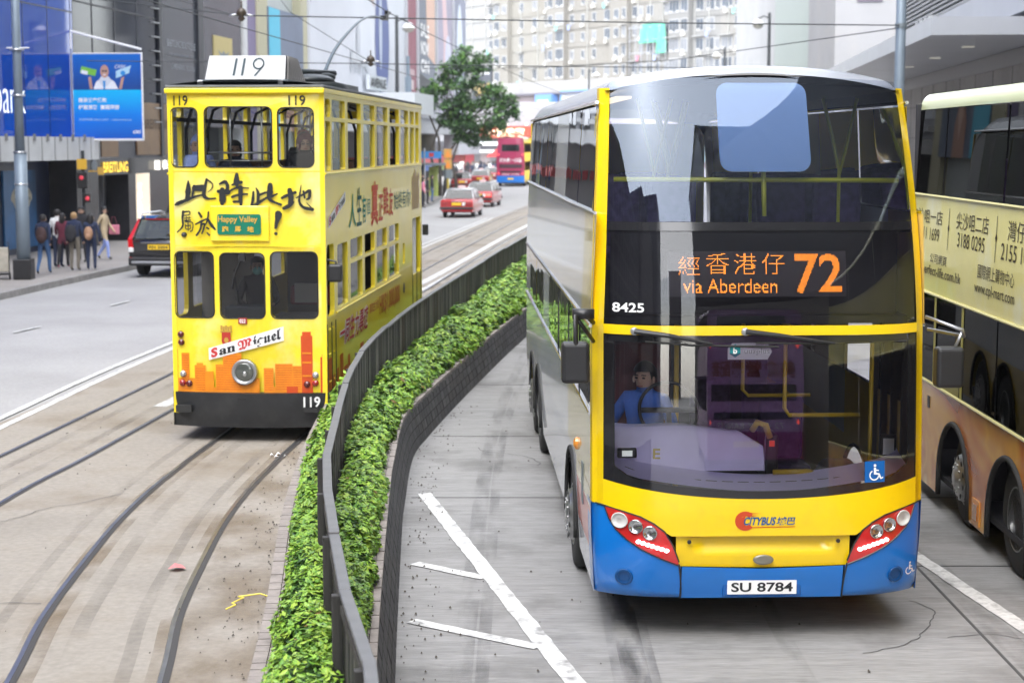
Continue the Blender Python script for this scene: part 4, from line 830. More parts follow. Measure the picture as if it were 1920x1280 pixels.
# front lettering
for u0, u1 in ((-.91, -.725), (.555, .765)): text('119', tf(.004), K['blackink'], tram, u0, 4.245, u1, 4.372, .012)
bx = lambda cx, cy, l=0: (-.985 + .001042 * cx, ts(0) - .006 - l + .04 * ((-.985 + .001042 * cx) / .97) ** 2, 3.502 - .0010015 * cy)
S1 = [[(240, 195, 18), (238, 300, 66), (222, 425, 55)], [(75, 492, 30), (115, 472, 48), (195, 440, 40), (305, 395, 30), (405, 368, 20)], [(315, 262, 44), (305, 300, 40), (285, 385, 22)], [(320, 285, 75), (420, 280, 88)], [(470, 172, 30), (442, 290, 38), (432, 375, 46), (480, 412, 28), (575, 410, 20)], [(475, 175, 22), (542, 230, 16), (528, 290, 12), (480, 335, 6)],
      [(628, 232, 22), (690, 205, 46), (725, 245, 42), (718, 330, 46)], [(612, 322, 44), (665, 330, 66), (730, 330, 70)], [(660, 300, 60), (662, 420, 88), (655, 470, 60)], [(842, 112, 46), (838, 200, 74), (842, 255, 40)], [(785, 242, 22), (845, 222, 34), (895, 208, 44)], [(735, 335, 24), (830, 280, 26), (985, 282, 16)], [(780, 392, 34), (870, 362, 30), (965, 356, 26)], [(888, 275, 58), (882, 400, 54), (888, 510, 26), (870, 570, 38)], [(800, 452, 34), (860, 450, 34)], [(832, 520, 12), (872, 568, 26)],
      [(1075, 280, 16), (1100, 345, 36), (1095, 460, 36)], [(1042, 330, 26), (1032, 440, 36), (1002, 542, 36)], [(1000, 545, 24), (1065, 492, 46), (1140, 440, 38), (1235, 382, 26)], [(1108, 368, 32), (1192, 336, 28)], [(1248, 242, 62), (1242, 330, 74), (1235, 415, 46), (1300, 458, 30), (1372, 486, 32)], [(1250, 390, 36), (1332, 352, 18)],
      [(1390, 402, 34), (1450, 372, 40), (1548, 335, 38)], [(1482, 305, 58), (1496, 400, 68), (1490, 470, 66)], [(1410, 532, 44), (1470, 502, 54), (1525, 455, 24)], [(1622, 240, 8), (1602, 380, 26), (1600, 460, 30), (1650, 522, 38), (1752, 546, 44)], [(1562, 402, 18), (1640, 362, 26), (1712, 312, 38)], [(1726, 312, 38), (1716, 400, 36), (1688, 420, 22)], [(1650, 320, 26), (1662, 400, 22)], [(1682, 460, 5), (1758, 545, 24)],
      [(1340, 598, 80), (1342, 625, 82), (1318, 720, 44), (1308, 775, 34)], [(1308, 848, 42), (1312, 850, 42)],
      [(175, 578, 34), (165, 660, 28), (165, 760, 26), (98, 835, 18)], [(170, 585, 24), (250, 575, 18), (252, 615, 14), (180, 625, 14)], [(190, 660, 12), (262, 655, 12)], [(215, 640, 10), (212, 690, 10)], [(250, 640, 10), (246, 690, 10)], [(195, 690, 18), (265, 685, 16)], [(205, 705, 14), (290, 715, 14), (288, 800, 14), (265, 825, 16)], [(205, 755, 13), (262, 750, 13)], [(205, 740, 12), (208, 795, 14), (262, 790, 12), (260, 745, 12)], [(235, 715, 12), (235, 810, 14)],
      [(372, 588, 26), (402, 640, 30)], [(330, 735, 22), (395, 700, 28), (465, 668, 20)], [(405, 690, 26), (390, 790, 26), (340, 872, 26)], [(400, 745, 24), (440, 725, 20), (425, 800, 22), (405, 850, 18)], [(492, 580, 22), (478, 680, 24), (440, 760, 14)], [(480, 660, 22), (520, 735, 40), (572, 800, 20)], [(468, 775, 24), (490, 790, 22)], [(470, 840, 22), (498, 868, 24)]]
brush(S1, bx, K['blackink'], tram)
mb = MB(); mb.box(-.45, .295, -.035, .01, 2.555, 3.0); mb.build('blind_box', TYF, tram, bevel=.012)
mb = MB(); mb.prism(rrect(-.36, .195, 2.64, 2.895, .03), lambda u, v, d: (u, -.037 - d, v), 0, .014); sg = mb.build('destination_sign', M('sign_green', (.003, .17, .10), .35), tram)
og = M('sign_ochre', (.62, .36, .05), .5)
text('Happy Valley', lambda u, v: (u, -.053, v), og, sg, -.35, 2.775, .155, 2.872, .02)
for i, c in enumerate('跑馬地'): text(c, lambda u, v: (u, -.053, v), M('sign_amber', (.75, .42, .03), .5), sg, -.30 + .16 * i, 2.672, -.215 + .16 * i, 2.745, .02)
mb = MB(); mb.box(-.125, -.012, -.012, 0, 1.508, 1.585); p022 = mb.build('fleet_plate', M('plate_red', (.35, .02, .02), .5), tram, bevel=.003); text('022', lambda u, v: (u, -.0135, v), K['whiteink'], p022, -.108, 1.522, -.03, 1.57, .03)
# skyline decal: drawn blocks in two oranges with window grids
skl = MB(); X = lambda px: -.97 + .0069 * (px - 330); Z = lambda py: .61 + (736 - py) * .00702
def blk(x0, x1, top, mi, o=.003): skl.add([(X(x0), ts(X(x0)) - o, .625), (X(x1), ts(X(x1)) - o, .625), (X(x1), ts(X(x1)) - o, Z(top)), (X(x0), ts(X(x0)) - o, Z(top))], [(0, 1, 2, 3)], mi)
for b in ((327, 336, 655, 1), (343, 358, 662, 0), (335, 372, 708, 0, .0036), (368, 389, 684, 0), (372, 384, 680, 0, .0042), (389, 404, 695, 0, .0034), (408, 424, 682, 0), (422, 457, 661, 0, .0036), (404, 450, 724, 0, .0046), (457, 490, 706, 0, .0042), (498, 516, 688, 0), (519, 551, 680, 0, .0036), (551, 568, 684, 0, .0042), (510, 566, 722, 0, .0048), (567, 588, 629, 1), (569.5, 585.5, 622, 1, .0034), (602, 615, 668, 1), (605, 613, 663, 1, .0034), (540, 580, 721, 1, .0052)): blk(*b)
rr = random.Random(2)
for x0, x1, top in ((519, 551, 680), (551, 568, 684), (422, 457, 664), (343, 358, 664), (368, 389, 687), (408, 424, 685), (498, 516, 690)):
    z = Z(top) - .02
    while z > .66: skl.add([(X(x0) + .008, ts(X(x0)) - .0056, z), (X(x1) - .008, ts(X(x1)) - .0056, z), (X(x1) - .008, ts(X(x1)) - .0056, z - .006), (X(x0) + .008, ts(X(x0)) - .0056, z - .006)], [(0, 1, 2, 3)], 1); z -= .03
for z in (1.03, .86, 1.15): skl.add([(X(569), ts(.7) - .0056, z), (X(586), ts(.7) - .0056, z), (X(586), ts(.7) - .0056, z - .022), (X(569), ts(.7) - .0056, z - .022)], [(0, 1, 2, 3)], 0)
skl.build('skyline_decal', [M('decal_orange', (.78, .25, .01), .4, var=.15, scale=5), M('decal_red_orange', (.60, .07, .008), .4, var=.1, scale=5)], tram)
# brewer's banner and crest
ban = lambda u, v: (-.515 + .965 * u, ts(-.5 + u) - .008, 1.045 + .255 * u + v * (.15 + .03 * u))
mb = MB(); mb.grid(ban, 8, 1); bn = mb.build('banner_decal', K['whiteink'], tram)
bo = lambda u, v: (lambda p: (p[0], p[1] - .004, p[2]))(ban(u, v))
text('S', bo, K['redink'], bn, .03, .12, .12, .92, .05); text('𝐚𝐧', bo, K['blackink'], bn, .14, .14, .36, .66, .02); text('𝕸', bo, K['redink'], bn, .39, .14, .58, .9, .02); text('𝖎𝖌𝖚𝖊𝖑', bo, K['blackink'], bn, .59, -.02, .97, .92, .02)
mb = MB(); f = tf(.005); cx = -.285
mb.poly([f(cx + a * .06, 1.20 + b * .2) for a, b in ((-.95, 1), (.95, 1), (1, .45), (.7, .18), (.0, 0), (-.7, .18), (-1, .45))], 0); f = tf(.007)
for q in range(-2, 3): mb.poly([f(cx + q * .03 + a, 1.415 + b + (.012 if q % 2 == 0 else 0)) for a, b in ((-.012, 0), (.012, 0), (.015, .06), (-.015, .06))], 1)
mb.poly([f(cx - .075, 1.40), f(cx + .075, 1.40), f(cx + .075, 1.418), f(cx - .075, 1.418)], 1); mb.poly([f(cx + .03 * math.cos(R(45 * k)), 1.30 + .035 * math.sin(R(45 * k))) for k in range(8)], 1); mb.build('crest_decal', [M('crest_red', (.45, .03, .02), .5), M('crest_gold', (.50, .30, .05), .5)], tram)
# side advertising on the bus-lane side
sf = lambda o: (lambda u, v: (HWT + o, u, v))
mb = MB(); sb = lambda u, v: (HWT + .004, .25 + 1.3 * u, 2.70 + .30 * u + v * .14); mb.grid(sb, 2, 1); b2 = mb.build('banner_decal', K['whiteink'], tram); sb2 = lambda u, v: (HWT + .007, .25 + 1.3 * u, 2.70 + .30 * u + v * .14)
text('S', sb2, K['redink'], b2, .03, .12, .12, .92, .05); text('𝐚𝐧', sb2, K['blackink'], b2, .15, .14, .35, .68, .02); text('𝕸', sb2, K['redink'], b2, .39, .14, .58, .9, .02); text('𝖎𝖌𝖚𝖊𝖑', sb2, K['blackink'], b2, .59, -.02, .97, .92, .02)
text('人', sf(.004), K['greenink'], tram, 1.85, 2.62, 2.45, 3.08, .02, .1); text('生', sf(.004), M('ink_dark_green', (.0, .09, .07), .6), tram, 2.5, 2.62, 2.95, 3.16, .01, .1); text('有', sf(.004), K['greenink'], tram, 3.0, 2.64, 3.35, 3.04, .01); text('個', sf(.004), K['greenink'], tram, 3.4, 2.74, 3.75, 2.98)
ro = M('ink_vermilion', (.62, .09, .03), .6)
text('真', sf(.004), ro, tram, 3.85, 2.55, 4.55, 3.22, .03, .1); text('正', sf(.004), ro, tram, 4.6, 2.60, 5.05, 3.0, .02, .1); text('難', sf(.004), ro, tram, 5.1, 2.66, 5.65, 3.1, .01); text('友', sf(.004), ro, tram, 5.7, 2.62, 6.2, 3.06, .02, .1)
text('始終有你!', sf(.004), M('ink_dark_green2', (.0, .12, .07), .6), tram, 6.3, 2.70, 8.4, 3.0, .0)
mb = MB()
for k in range(5): mb.quad(*[sf(.004)(8.62 + .21 * k + a, z) for a, z in ((0, 2.62), (.13, 2.62), (.13, 3.20 + .06 * (k % 3)), (0, 3.20 + .06 * (k % 3)))])
mb.build('bottle_decal', M('decal_amber', (.50, .32, .16), .4), tram)
rs = M('ink_crimson', (.42, .03, .05), .6)
text('一同生力尋遊', sf(.004), K['whiteink'], tram, .98, 1.08, 3.42, 1.46, .09, .05); text('一同生力尋遊', sf(.008), rs, tram, 1.0, 1.10, 3.40, 1.44, .015, .05)
text('贏取生力賞', sf(.004), rs, tram, 3.6, 1.28, 4.5, 1.42, .0); text('HK$1,000,000', sf(.004), M('ink_brown', (.50, .14, .02), .6), tram, 4.6, 1.12, 6.9, 1.46, .02)
mb = MB()
for x0, x1, zt in ((.72, .9, .85), (1.0, 1.25, 1.0), (1.3, 1.6, .8), (1.65, 1.8, .92), (.10, .38, 1.05), (.45, .62, .8), (2.0, 2.6, .78), (2.7, 3.0, .95)): mb.quad(*[sf(.003)(a, z) for a, z in ((x0, .38), (x1, .38), (x1, zt), (x0, zt))])
mb.build('skyline_decal', M('decal_red_orange2', (.55, .08, .01), .4), tram)
mb = MB(); mb.lathe([(.09, 0), (.085, .006)], (HWT, 7.45, 1.34), 'x', 16); mb.build('emblem', M('emblem_dark', (.05, .05, .06), .5), tram)
# roof number box, trolley gear
nb = MB(); A = [(-.545, .22, 4.575), (.475, .22, 4.575), (.50, 1.45, 4.575), (-.57, 1.45, 4.575)]; B = [(-.50, .30, 4.875), (.475, .30, 4.875), (.42, 1.30, 4.875), (-.5, 1.3, 4.875)]
nb.add(A + B, [(0, 1, 5, 4), (3, 2, 1, 0), (4, 5, 6, 7), (2, 3, 7, 6), (3, 0, 4, 7)], 0); nb.quad(A[1], A[2], B[2], B[1], 1); num = nb.build('number_box', [M('box_white', (.50, .51, .52), .45, var=.04, scale=4), M('box_side_grey', (.20, .20, .20), .6)], tram)
mb = MB()
for k in range(9):
    t = .08 + .10 * k; p = lambda s: [A[1][i] + (A[2][i] - A[1][i]) * s for i in range(3)]; q = lambda s: [B[1][i] + (B[2][i] - B[1][i]) * s for i in range(3)]
    a, b, c, d = p(t), p(t + .05), q(t + .05), q(t); mb.add([(v[0] + o, v[1], v[2]) for o in (.004, .022) for v in (a, b, c, d)], [(0, 1, 5, 4), (1, 2, 6, 5), (2, 3, 7, 6), (3, 0, 4, 7), (4, 5, 6, 7)])
mb.build('louvre', M('louvre_grey', (.22, .21, .20), .6), num)
nf = lambda u, v: (-.545 + .045 * v + (1.02 - .045 * v) * u, .214 + .08 * v, 4.575 + .30 * v)
BLG = M('number_slate', (.02, .045, .06), .6); mb = MB()
for u in (.352, .458): mb.quad(nf(u - .014, .16), nf(u + .014, .16), nf(u + .026, .88), nf(u - .002, .88))
for k in range(28):
    a0, a1 = 2 * math.pi * k / 28, 2 * math.pi * (k + 1) / 28; mb.quad(*[nf(.655 + r * math.cos(a), .66 + r * 3.25 * math.sin(a)) for r, a in ((.075, a0), (.075, a1), (.056, a1), (.056, a0))])
mb.quad(nf(.605, .15), nf(.63, .15), nf(.728, .58), nf(.71, .60)); mb.build('lettering', BLG, num)
mb = MB(); mb.box(-.62, .52, .18, 1.5, 4.545, 4.573); mb.build('box_base', K['grey'], num)
for q in (-.62, .40): mb = MB(); mb.tube([(q, .16, 4.535), (q + .06, .16, 4.535)], .028, 8); mb.build('base_cap', K['white'], num)
mb = MB(); mb.box(-.55, .45, 4.0, 6.2, 4.55, 4.68); mb.ell((0, 4.6, 4.72), (.34, .6, .10), 14, 8); mb.ell((.02, 5.3, 4.80), (.22, .4, .09), 12, 6); mb.tube([(-.3, 4.2, 4.84), (.2, 5.4, 4.86)], .05, 8); mb.box(-.1, .1, 5.3, 5.7, 4.8, 4.90)
tb = mb.build('trolley_base', M('grease_black', (.02, .025, .027), .45, var=.3, scale=6), tram, True)
PL = smooth_path([(0, 0), (1.0, .42), (2.4, .80), (3.8, 1.10), (5.2, 1.27), (6.6, 1.34)], 4)
mb = MB(); mb.tube([(.02, 5.5 + a, 4.86 + b * 1.0) for a, b in PL], [.030 - .017 * i / len(PL) for i in range(len(PL))], 8); mb.build('trolley_pole', M('pole_blue_grey', (.07, .10, .12), .35, .3), tb, True)
mb = MB(); mb.box(-.04, .08, 12.0, 12.35, 6.17, 6.24); mb.lathe([(.1, -.03), (.06, 0), (.1, .03)], (.02, 12.5, 6.30), 'x', 14); mb.tube([(.02, 12.1, 6.2), (.02, 12.5, 6.3), (.02, 12.9, 6.36)], .035, 6); mb.build('trolley_head', K['black'], tb)
# inside: floors, ribs, rails, seats
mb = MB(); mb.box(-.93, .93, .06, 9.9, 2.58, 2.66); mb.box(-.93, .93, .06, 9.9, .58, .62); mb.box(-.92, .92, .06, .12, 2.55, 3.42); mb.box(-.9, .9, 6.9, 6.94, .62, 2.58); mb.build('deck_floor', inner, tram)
mb = MB(); mb.grid(lambda u, v: (-.93 + 1.86 * u, .1 + 9.8 * v, 4.36), 2, 2); mb.build('ceiling', M('tram_ceiling', (.28, .28, .24), .7), tram)
mb = MB()
for y in (.6, 1.72, 3.08, 4.38, 5.78, 7.08, 8.28, 9.06):
    for s in (-1, 1): mb.tube([(s * .90, y, 2.7), (s * .90, y, 3.95), (s * .82, y, 4.22), (s * .6, y, 4.33)], .022, 6)
for s in (-1, 1): mb.box(s * .9 - .012, s * .9 + .012, .2, 9.8, 4.05, 4.10)
mb.build('roof_ribs', K['dark'], tram)
mb = MB(); mb.tube([(-.5, .12, 3.66), (.33, .12, 3.66)], .014, 6); mb.tube([(-.5, .12, 3.56), (.33, .12, 3.56)], .01, 6); mb.tube([(-.22, .16, 3.45), (-.22, .16, 4.3)], .013, 6); mb.tube([(.18, .16, 3.45), (.18, .16, 4.3)], .01, 6); mb.tube([(.60, 1.2, 2.7), (.60, 1.2, 4.3)], .012, 6); mb.tube([(-.4, .2, 1.0), (-.4, .2, 2.3)], .015, 6); mb.build('grab_rail', K['steel'], tram, True)
for y in (1.9, 2.8, 3.7, 4.6, 5.5, 6.4, 7.3, 8.2):
    for x in (-.58, .58): sb_ = MB(); sb_.box(x - .3, x + .3, y - .2, y + .2, 3.02, 3.08); sb_.box(x - .3, x + .3, y + .18, y + .22, 3.05, 3.52); sb_.build('seat', M('tram_seat_wood', (.12, .06, .035), .6, var=.2, scale=6), tram, bevel=.015)
mb = MB(); mb.box(-.34, .20, .16, .42, .62, 1.72); mb.box(.3, .86, .14, .5, .62, 1.62); mb.build('control_stand', M('cab_grey', (.16, .19, .21), .6, var=.1), tram, bevel=.03)
mb = MB(); mb.box(.42, .8, .9, 1.0, 1.7, 1.95); mb.box(-.92, -.2, 1.3, 1.34, 1.0, 2.5); mb.build('cab_partition', M('cab_cream', (.42, .40, .37), .6), tram)
mb = MB(); mb.box(.32, .88, 1.1, 1.3, 1.65, 1.9); mb.build('red_bench', M('bench_red', (.25, .02, .03), .6), tram, bevel=.03)
mb = MB(); mb.tube([(-.07, .015, 2.36), (-.17, .012, 2.12), (-.2, .012, 1.95)], .014, 5); mb.tube([(-.17, .012, 2.2), (-.13, .012, 1.75)], .01, 5); mb.box(-.11, -.03, .0, .05, 2.30, 2.41); mb.build('wiper', K['black'], tram)
TB = tram.matrix_basis
def inplace(t, base, x, y, z, rz=0): t.matrix_basis = base @ Matrix.Translation((x, y, z)) @ Matrix.Rotation(R(rz), 4, 'Z')
p = figure(None, 'person', 'tram driver in teal face mask and black jacket at the tram controls', (0, 0, 0), 0, dict(el=(-.25, -.12, 1.14), wl=(-.12, -.32, 1.05), hl=(-.08, -.38, 1.05), er=(.25, -.12, 1.14), wr=(.2, -.32, 1.1), hr=(.18, -.38, 1.1)), (CL['black'], CL['black'], K['skin'], K['black'], K['hair']), .2); inplace(p, TB, -.03, .72, .62, 12)
mb = MB(); mb.ell((0, -.09, 1.515), (.062, .045, .055), 10, 7); mb.build('face_mask', CL['teal'], p, True)
p = figure(None, 'person', 'passenger in maroon hood and glasses at the right upper window of the tram', (0, 0, 0), 0, SIT, (CL['black'], CL['black'], K['skin'], K['black'], K['hair']), .2, hood=CL['maroon']); inplace(p, TB, .64, .62, 2.20, 14)
mb = MB()
for q in (-1, 1): mb.tube([(q * .036 + .028 * math.cos(R(a)), -.128, 1.575 + .022 * math.sin(R(a))) for a in range(0, 361, 40)], .0035, 4)
mb.build('glasses', K['black'], p)
p = figure(None, 'person', 'passenger in light blue hooded coat at the left upper window of the tram', (0, 0, 0), 0, dict(SIT, el=(-.25, -.1, 1.15), wl=(-.1, -.3, 1.25), hl=(-.05, -.34, 1.3)), (CL['lblue'], CL['black'], K['skin'], K['black'], K['hair']), .2, hood=CL['lblue'], extra=dict(bulk=1.15)); inplace(p, TB, -.74, .55, 2.18, -20)
p = figure(None, 'person', 'passenger in dark red cap seated deep inside the upper deck of the tram', (0, 0, 0), 0, SIT, (CL['black'], CL['black'], K['skin'], K['black'], CL['red']), .2); inplace(p, TB, .12, 3.2, 2.28, 5)
p = figure(None, 'person', 'passenger with folded hands behind the middle upper window of the tram', (0, 0, 0), 0, dict(SIT, el=(-.25, -.1, 1.1), wl=(-.05, -.28, 1.08), hl=(.02, -.32, 1.1), er=(.25, -.1, 1.1), wr=(.05, -.28, 1.05), hr=(.0, -.32, 1.06)), (CL['navy'], CL['red'], K['skin'], K['black'], K['hair']), .5); inplace(p, TB, -.40, 1.15, 2.12, 15)
p = figure(None, 'person', 'passenger in black jacket seen through the first side window of the tram', (0, 0, 0), 0, SIT, (CL['black'], CL['black'], K['skin'], K['black'], K['hair']), .4); inplace(p, TB, .62, 1.6, 2.20, -60)
# ------------------------------------------------------------------ left street wall
fac = lambda t, z, d=0: (-22 + .12 * t + d * .993, t - d * .119, z)
def fquad(mb, t0, t1, z0, z1, d=0, mi=0): mb.quad(fac(t0, z0, d), fac(t1, z0, d), fac(t1, z1, d), fac(t0, z1, d), mi); return mb
def fbox(mb, t0, t1, z0, z1, d0, d1, mi=0):
    return mb.add([fac(t, z, d) for z in (z0, z1) for d in (d0, d1) for t in (t0, t1)], [(0, 2, 3, 1), (4, 5, 7, 6), (0, 1, 5, 4), (2, 6, 7, 3), (0, 4, 6, 2), (1, 3, 7, 5)], mi)
ff = lambda d: (lambda u, v: fac(u, v, d))
bglass = M('blue_curtain_glass', (.003, .05, .36), .03, spec=.65, coat=0, var=.15, scale=.25); navy = M('navy_curtain_glass', (.010, .014, .026), .06, spec=.25, var=.25, scale=.4)
gpan = M('grey_glass_panel', (.045, .052, .066), .15, spec=.3, var=.12, scale=.4, stretch=(1, 1, .1)); stone_b = M('black_stone', (.018, .018, .022), .25, var=.3, scale=2)
canw = M('canopy_white', (.55, .56, .56), .6, var=.08, scale=1.5, var2=.05); ochre = M('bronze_panel', (.16, .09, .035), .35, .3, var=.25, scale=.9); lit = EM('shop_light_warm', (1, .62, .32), .14); litw = EM('sign_light_white', (1, .93, .8), .35); yl = EM('sign_light_yellow', (1, .62, .03), .25)
mull = M('mullion_dark', (.01, .012, .02), .4)
ink = lambda n, c, r=.6: M(n, c, r)
b = thing('bank_building', 'bank building with mirror blue glass wall and white canopy over balloon posters', 'building')
mb = MB(); fbox(mb, 24, 58.2, 3.95, 42, -14, 0); mb.build('curtain_wall', bglass, b)
mb = MB(); fbox(mb, 24, 58.2, 0, 3.3, -14, -1.0); mb.build('shop_wall', M('shop_navy', (.008, .018, .06), .3, var=.3, scale=1.2), b)
mb = MB()
for t in range(40, 59, 2): fbox(mb, t, t + .04, 3.95, 42, 0, .012)
for z in (8.2, 12, 16, 20): fbox(mb, 24, 58.2, z, z + .05, 0, .014)
mb.build('mullions', M('mullion_blue', (.003, .015, .09), .2), b)
mb = MB(); fbox(mb, 24, 58.4, 3.24, 4.0, -1.0, .75)
for k in range(14): fbox(mb, 44 + k * 1.05, 44.06 + k * 1.05, 3.24, 4.0, .75, .757, 1); fbox(mb, 44.4 + k * 1.05, 44.52 + k * 1.05, 3.86, 4.08, .75, .80, 1)
mb.build('canopy', [canw, M('joint_grey', (.18, .18, .18), .7)], b)
text('citibank', ff(.03), EM('sign_letters_white', (.9, .95, 1), .2), b, 50.2, 4.72, 54.0, 5.84, -.015)
for t0, t1, nm in ((49.6, 53.2, 0), (54.3, 56.9, 1)):
    mb = MB(); fbox(mb, t0, t1, .35, 2.9, -.99, -.93); po = mb.build('window_poster', M('poster_blue', (.004, .11, .30), .35, var=.5, scale=.5), b)
    tc_, w_ = (t0 + t1) / 2 + .1, (t1 - t0) * .33; f = ff(-.925)
    mb = MB(); mb.poly([f(tc_ + w_ * math.cos(R(a)) * (1 if math.sin(R(a)) > -.2 else .8), 1.95 + .48 * math.sin(R(a))) for a in range(0, 360, 15)], 0); f = ff(-.918); mb.poly([f(tc_ - w_ * .4, 1.50), f(tc_ + w_ * .4, 1.50), f(tc_ + w_ * .2, 1.25), f(tc_ - w_ * .2, 1.25)], 0); mb.poly([f(tc_ - .2, 1.12), f(tc_ + .2, 1.12), f(tc_ + .16, .92), f(tc_ - .16, .92)], 0)
    for k in range(-2, 3): mb.poly([f(tc_ + k * w_ * .28 - .1, 1.66), f(tc_ + k * w_ * .28 + .1, 1.66), f(tc_ + k * w_ * .22 + .07, 1.56), f(tc_ + k * w_ * .22 - .07, 1.56)], 1)
    mb.build('balloon_print', [ink('print_ivory', (.55, .53, .42)), ink('print_navy', (.01, .06, .14))], po)
    text('新加坡旅遊', ff(-.91), ink('print_grey', (.12, .16, .15)), po, tc_ - w_ * .75, 2.12, tc_ + w_ * .75, 2.24); text('一按即享優惠', ff(-.91), ink('print_grey2', (.12, .16, .15)), po, tc_ - w_ * .8, 1.9, tc_ + w_ * .8, 2.02)
# projecting banner (its mirror image shows in the blue glass)
bn = thing('hanging_banner', 'bright blue hanging banner with a smiling man in white on a street bracket', 'banner', fac(58.0, 0, 0), math.atan(.12) * -1)
bw = 2.42; B0 = lambda o: (lambda u, v: (.05 + u, -o, v))
gb = bpy.data.materials.new('banner_print_blue'); gb.use_nodes = True
_n = gb.node_tree.nodes; _l = gb.node_tree.links; tc = _n.new('ShaderNodeTexCoord'); sx = _n.new('ShaderNodeSeparateXYZ'); cr = _n.new('ShaderNodeValToRGB'); mr = _n.new('ShaderNodeMapRange'); mr.inputs[1].default_value = 3.95; mr.inputs[2].default_value = 6.8
_l.new(tc.outputs['Object'], sx.inputs[0]); _l.new(sx.outputs[2], mr.inputs[0]); _l.new(mr.outputs[0], cr.inputs[0]); _l.new(cr.outputs[0], _n['Principled BSDF'].inputs['Base Color']); _n['Principled BSDF'].inputs['Roughness'].default_value = .45
e = cr.color_ramp.elements; e[0].position = 0; e[0].color = (0, .09, .50, 1); e[1].position = 1; e[1].color = (.0, .13, .52, 1)
for p_, c_ in ((.28, (0, .20, .72, 1)), (.575, (.0, .47, .85, 1)), (.58, (.005, .05, .24, 1)), (.8, (.003, .09, .40, 1))): q = e.new(p_); q.color = c_
mb = MB(); mb.box(.05, bw + .05, 0, .03, 3.95, 6.8); sheet_ = mb.build('banner_sheet', gb, bn)
mb = MB(); f = B0(.004)
def gp(pts, mi, o=.004): mb.poly([B0(o)(u, v) for u, v in pts], mi)
gp([(.72, 5.62), (.82, 5.86), (1.0, 6.0), (1.28, 6.0), (1.48, 5.86), (1.6, 5.62)], 0); gp([(.9, 5.9), (1.0, 6.05), (1.27, 6.05), (1.38, 5.9), (1.2, 5.72), (1.05, 5.72)], 1, .006)
gp([(1.13 + .15 * math.cos(R(a)), 6.22 + .22 * math.sin(R(a))) for a in range(0, 360, 20)], 2, .007)
gp([(.26, 6.18), (.80, 6.06), (.86, 6.27), (.32, 6.40)], 3, .006); gp([(.29, 6.16), (.52, 6.10), (.55, 6.22), (.32, 6.28)], 0, .008); gp([(1.50, 6.16), (2.02, 6.28), (2.08, 6.42), (1.55, 6.24)], 4, .006); gp([(1.52, 5.98), (2.0, 6.16), (2.02, 6.30), (1.54, 6.18)], 4, .008); gp([(1.78 + .09 * math.cos(R(a)), 6.16 + .08 * math.sin(R(a))) for a in range(0, 360, 30)], 5, .010)
gp([(.55, 6.02), (.65, 6.05), (.70, 5.63), (.60, 5.62)], 2, .008); gp([(1.72, 6.0), (1.83, 6.04), (1.72, 5.62), (1.62, 5.62)], 2, .009); gp([(1.06, 5.9), (1.16, 5.9), (1.14, 5.62), (1.08, 5.62)], 5, .009)
for u in (1.03, 1.13): gp([(u + .012, 6.20), (u + .085, 6.20), (u + .085, 6.26), (u + .012, 6.26)], 6, .010)
gp([(1.07, 6.09), (1.19, 6.09), (1.16, 6.12), (1.09, 6.12)], 0, .010)
mb.build('portrait_print', [ink('print_white', (.75, .77, .8)), ink('print_offwhite', (.6, .63, .68)), ink('print_skin', (.5, .28, .2)), ink('print_green', (.18, .5, .05)), ink('print_paleblue', (.4, .62, .75)), ink('print_blue', (.02, .25, .6)), ink('print_dark', (.03, .03, .04))], sheet_)
text('CASH', B0(.006), K['whiteink'], sheet_, 1.5, 6.32, 1.85, 6.44, 0, .1); text('簡易稅季貸款', B0(.004), K['whiteink'], sheet_, .18, 5.17, 1.18, 5.33, .02); text('輕鬆清稅  實踐理想', B0(.004), K['whiteink'], sheet_, .18, 4.93, 1.62, 5.09, .02); text('立即申請 2962 6407 · citibank.hk/tax', B0(.004), ink('print_pale', (.4, .6, .8)), sheet_, .18, 4.55, 2.05, 4.64); text('citi', B0(.004), K['whiteink'], sheet_, 2.08, 4.12, 2.34, 4.25, .02)
mb = MB(); mb.box(.03, bw + .08, -.02, .05, 3.88, 3.95); mb.box(bw + .05, bw + .09, -.02, .05, 3.9, 6.85); mb.tube([(.0, .0, 7.58), (bw + .07, .0, 6.95)], .04, 8); mb.tube([(0, 0, 7.0), (0, 0, 7.6)], .03, 6); mb.tube([(.05, .02, 6.82), (bw + .07, .02, 6.82)], .025, 6); mb.build('bracket', K['white'], bn)
# watch shop: dark tower
b = thing('dark_glass_building', 'dark glass building with grey panels over a watch shop with yellow letters', 'building')
mb = MB(); fbox(mb, 58.25, 67.3, 3.25, 40, -14, .0); mb.build('curtain_wall', navy, b)
mb = MB(); fbox(mb, 67.3, 79, 4.5, 40, -14, -.05); mb.build('curtain_wall', gpan, b)
mb = MB(); fbox(mb, 58.25, 79, 0, 4.5, -14, -1.2); fbox(mb, 58.25, 60.3, 0, 3.25, -1.2, -.02); fbox(mb, 63.4, 64.2, 0, 3.25, -1.2, -.02); fbox(mb, 60.3, 67.3, 2.65, 3.25, -1.2, -.02); mb.build('shop_wall', stone_b, b)
mb = MB(); fbox(mb, 72.2, 72.9, 4.5, 40, -.05, .06); fbox(mb, 67.0, 67.35, 3.3, 40, 0, .1)
for k in range(22): fbox(mb, 66.3, 67.0, 4.6 + k * .55, 4.64 + k * .55, 0, .12, 1)
mb.build('fins', [mull, K['steel']], b)
mb = MB()
for t in (60.0, 62.2, 64.6): fbox(mb, t, t + .05, 4.5, 40, 0, .02)
for z in (6.2, 8.6, 11): fbox(mb, 58.3, 67, z, z + .06, 0, .02)
for z in (7.3, 9.6): fbox(mb, 67.4, 79, z, z + .03, -.05, -.03)
mb.build('mullions', mull, b)
